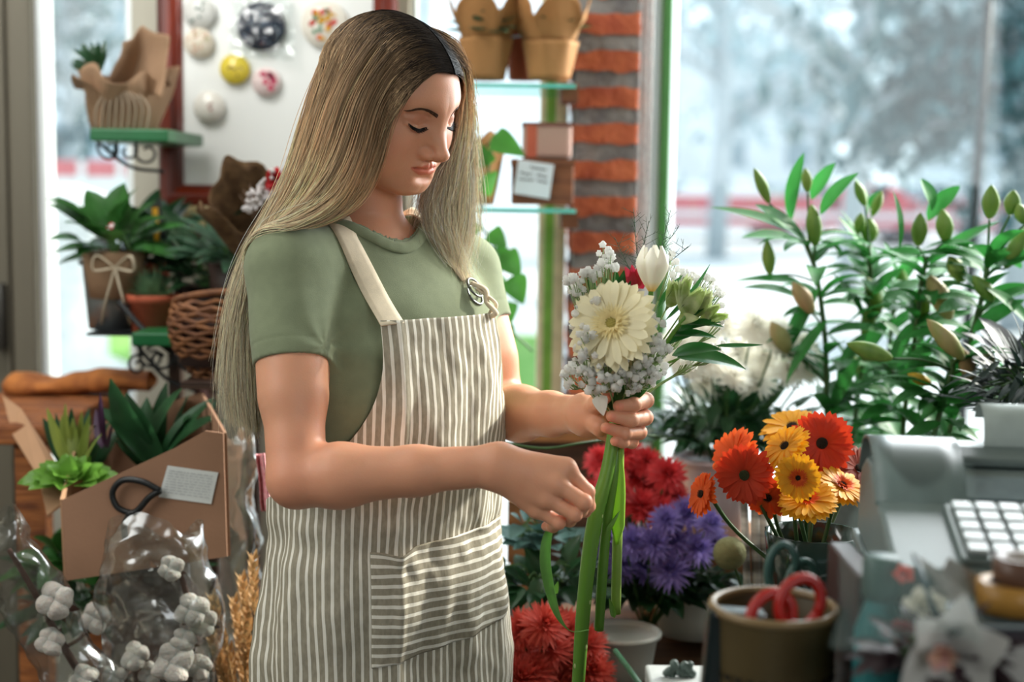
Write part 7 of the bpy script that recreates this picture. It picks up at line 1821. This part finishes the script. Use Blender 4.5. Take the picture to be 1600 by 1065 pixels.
for (x, y, x1, y1, w_, bd_) in [(1040, 500, 1108, 410, 13, -.5), (1050, 520, 1128, 505, 26, .5), (1045, 525, 1120, 530, 22, .6), (1060, 505, 1132, 512, 18, .3), (1050, 555, 1128, 548, 34, .5), (1058, 558, 1166, 580, 40, .55), (1118, 540, 1192, 538, 12, -.15), (1030, 480, 1068, 430, 16, .3), (1075, 500, 1118, 468, 16, .3), (1035, 540, 1100, 520, 24, .5)]:
    p, q = at(x, y, BY + .005), at(x1, y1, BY - .01); d = q - p; dn = d.normalized(); u = Vector((-dn.z, -.5, dn.x)); u = u if u.z > 0 else Vector((dn.z, -.5, -dn.x)); u = (u - dn * u.dot(dn)).normalized(); b.leaf(p, dn * math.cos(bd_ / 2) + u * math.sin(bd_ / 2), u, d.length, w_ / FPX * BY, bend=bd_, fold=.25, nseg=9, shape=.75)
b.build('leaves', M('alstro_leaf', (44, 108, 46), rough=.3, var=.18, scale=26, transl=.3), t)
b = MB(); b.tube(catmull([at(1075, 490, BY), at(1045, 530, BY), at(1005, 590, BY), tie], 8), .0028, 8); b.tube(catmull([at(1060, 560, BY), at(1010, 585, BY), tie], 6), .0015, 6); b.build('stem', STEM, t)
# red alstroemeria
t = thing('alstroemeria', 'small pinkish red bloom tucked against the tulip', 'flower', tuple(at(990, 432, BY + .02))); b = MB()
for (x, y, x1, y1) in [(992, 448, 978, 418), (992, 448, 988, 415), (994, 448, 998, 416), (990, 448, 972, 432), (996, 450, 1004, 428), (985, 450, 990, 425)]:
    p, q = at(x, y, BY + .02), at(x1, y1, BY + .01); b.leaf(p, q - p, (0, -1, .2), (q - p).length, .014, bend=.3, fold=.3, shape=.5)
b.build('petals', M('petal_pinkred', (206, 40, 76), rough=.5, col2=(226, 80, 96), transl=.3), t)
b = MB(); b.tube(catmull([at(990, 448, BY + .02), at(980, 560, BY + .02), tie], 6), .0025, 6); b.build('stem', STEM, t)
# ruscus leaves left of the centre and green among the flowers
t = thing('ruscus_sprig', 'dark green leaf sprig between the large gerbera and the red bloom', 'foliage', tuple(at(955, 460, BY + .02))); b = MB()
for (x, y, x1, y1, w_) in [(958, 480, 942, 430, 20), (962, 485, 975, 424, 22), (950, 488, 936, 450, 16), (965, 470, 962, 420, 16), (930, 460, 918, 425, 13), (925, 470, 905, 448, 11), (922, 480, 908, 462, 10), (972, 480, 985, 440, 14)]:
    p, q = at(x, y, BY + .02), at(x1, y1, BY + .005); b.leaf(p, q - p, (0, -1, .2), (q - p).length, w_ / FPX * BY, bend=.2, fold=.3, shape=.65)
b.build('leaves', M('ruscus_leaf', (38, 96, 40), rough=.35, var=.2, scale=26, transl=.3), t)
b = MB(); b.tube(catmull([at(958, 470, BY + .02), at(962, 560, BY + .02), tie], 6), .002, 6); b.build('stem', STEM, t)
t = thing('leaf_sheath', 'bunch of green leaves just above her fingers', 'foliage', tuple(tie)); b = MB()
for (x, y, x1, y1, w_) in [(962, 640, 985, 585, 26), (968, 645, 1008, 596, 24), (955, 640, 952, 590, 16), (975, 635, 1035, 575, 16), (960, 640, 968, 590, 22), (972, 640, 1000, 612, 20)]:
    p, q = at(x, y, BY), at(x1, y1, BY - .015); b.leaf(p, q - p, (0, -1, .2), (q - p).length, w_ / FPX * BY, bend=.2, fold=.4, shape=.6)
b.build('leaves', LG['mid'], t)
# wispy asparagus fern
t = thing('fern_wisp', 'wispy bare fern twigs rising behind the tulip', 'foliage', tuple(at(1000, 440, BY + .04))); b = MB(); rr = fresh(12); tm = M('fern_twig', (70, 92, 72), rough=.6)
for (x0, y0, x1, y1) in [(1000, 450, 990, 325), (1005, 450, 1048, 328), (1002, 450, 1060, 355), (1000, 450, 960, 370), (998, 450, 1014, 345), (1000, 450, 1075, 385)]:
    P_ = catmull([at(x0, y0, BY + .04), at((x0 + x1) / 2 + rr.uniform(-6, 6), (y0 + y1) / 2, BY + .05), at(x1, y1, BY + .05)], 8); b.tube(P_, [.0007, .0004], 4)
    for k in range(16):
        q = P_[int(len(P_) * (.25 + .7 * k / 16))]; e = Vector((rr.uniform(-1, 1), rr.uniform(-.6, .6), rr.uniform(.2, 1))) * .018; b.tube([q, q + e], [.0004, .0002], 3)
        q2 = q + e * .6; b.tube([q2, q2 + Vector((rr.uniform(-1, 1), 0, rr.uniform(.1, .8))) * .009], [.0003, .0002], 3)
b.build('twigs', tm, t)
# stems under the hand
t = thing('flower_stalk', 'thickest green stalk hanging from her fist to the bottom of the frame', 'stem', tuple(at(903, 1065, 1.69))); b = MB()
b.tube(catmull([tie, at(949, 735, 1.695), at(932, 800, 1.69), at(919, 880, 1.69), at(910, 970, 1.69), at(903, 1075, 1.69)], 10), [.0075, .0082, .0094, .0098, .0092, .0088, .0080], 14); b.build('stalk', STEM, t)
b = MB()
for x, y in ((923, 855), (913, 940), (907, 1010), (932, 805)): b.ball(at(x + 8, y, 1.685), (.002, .002, .004), 6, 5); b.ball(at(x - 8, y + 30, 1.685), (.002, .002, .004), 6, 5)
b.build('nodes', M('node_pale', (190, 206, 140), rough=.4), t)
t = thing('flower_stalk', 'middle green stalk with a cut end, shorter than the thickest', 'stem', tuple(at(937, 984, 1.70))); b = MB()
b.tube(catmull([tie + Vector((.004, .01, 0)), at(960, 740, 1.70), at(948, 820, 1.70), at(941, 900, 1.70), at(936, 984, 1.70)], 10), [.0052, .0056, .0062, .0064, .0058], 12); b.build('stalk', STEM, t)
t = thing('flower_stalk', 'pale green stalk with a bright leaf sheath, shortest of the three', 'stem', tuple(at(962, 960, 1.71))); b = MB()
b.tube(catmull([tie + Vector((.006, .008, 0)), at(968, 740, 1.71), at(965, 830, 1.71), at(962, 958, 1.71)], 10), [.0050, .0054, .0062, .0062], 12); b.build('stalk', M('stem_pale', (150, 184, 84), rough=.35, var=.12, scale=10, transl=.2, stretch=(1, 1, .15)), t)
b = MB()
def sh(u, v):
    w_ = (.0088 * math.sin(min(1, v * 1.6 + .15) * PI / 2)) * (1 - max(0, v - .8) * 4); c_ = at(968 - 4 * v, 700 + 150 * v, 1.702); a = (u - .5) * 2.6
    return c_ + Vector((math.sin(a) * w_, -math.cos(a) * w_ * .7, 0))
b.grid(sh, 8, 20); b.build('leaf_sheath', M('sheath_bright', (166, 206, 84), rough=.35, transl=.5, var=.12, scale=10, stretch=(1, 1, .15)), t, solid=.0006)
b = MB(); b.leaf(at(948, 830, 1.69), at(975, 790, 1.69) - at(948, 830, 1.69), (0, -1, 0), .03, .006, bend=.4); b.build('torn_leaf', STEM, t); b = MB(); b.leaf(at(960, 965, 1.70), at(952, 935, 1.70) - at(960, 965, 1.70), (0, -1, 0), .026, .007, bend=.2); b.build('cut_tip', STEM, t)
# leaf being stripped, pinched between thumb and fingers
b = MB(); P_ = catmull([at(868, 812, 1.626), at(855, 838, 1.63), at(852, 880, 1.635), at(860, 925, 1.64), at(872, 962, 1.645), at(892, 985, 1.65), at(920, 983, 1.655)], 8); n = len(P_)
def lf(u, v):
    i = int(round(v * (n - 1))); p = P_[i]; w_ = .0058 * math.sin(min(1, v * 1.15 + .05) * PI) ** .6 + .0008; tw = -.4 + 1.6 * v; q = (u - .5) * 2; return p + Vector((math.cos(tw) * q * w_, -math.sin(tw) * q * w_ - abs(q) * .002, 0))
b.grid(lf, 6, n - 1); t = b.build('stripped_leaf', M('leaf_strip', (128, 178, 96), rough=.3, transl=.35, var=.2, scale=14), solid=.0005); tag(t, 'long narrow leaf stripped off and pinched in her near hand', 'leaf')
b = MB(); b.leaf(at(866, 928, 1.64), at(872, 908, 1.64) - at(866, 928, 1.64), (0, -1, 0), .016, .007, bend=.3); b.build('side_tip', STEM, t)
b = MB(); c = at(943, 632, 1.665); b.leaf(c + Vector((-.006, 0, .012)), (.25, -.1, -1), (0, -1, 0), .026, .018, bend=.3, fold=.3, shape=.45); t = b.build('loose_petal', M('petal_white', (236, 232, 222))); tag(t, 'single loose white petal caught at her wrist above the fist', 'petal')
# shadowed thin stem crossing behind the hands
b = MB(); b.tube(catmull([at(780, 690, 2.05), at(850, 700, 2.05), at(920, 690, 2.08), at(1010, 680, 2.2), at(1080, 690, 2.36)], 8), .0018, 6); tag(b.build('thin_twig', DSTEM), 'thin dark twig seen between her two hands', 'twig')
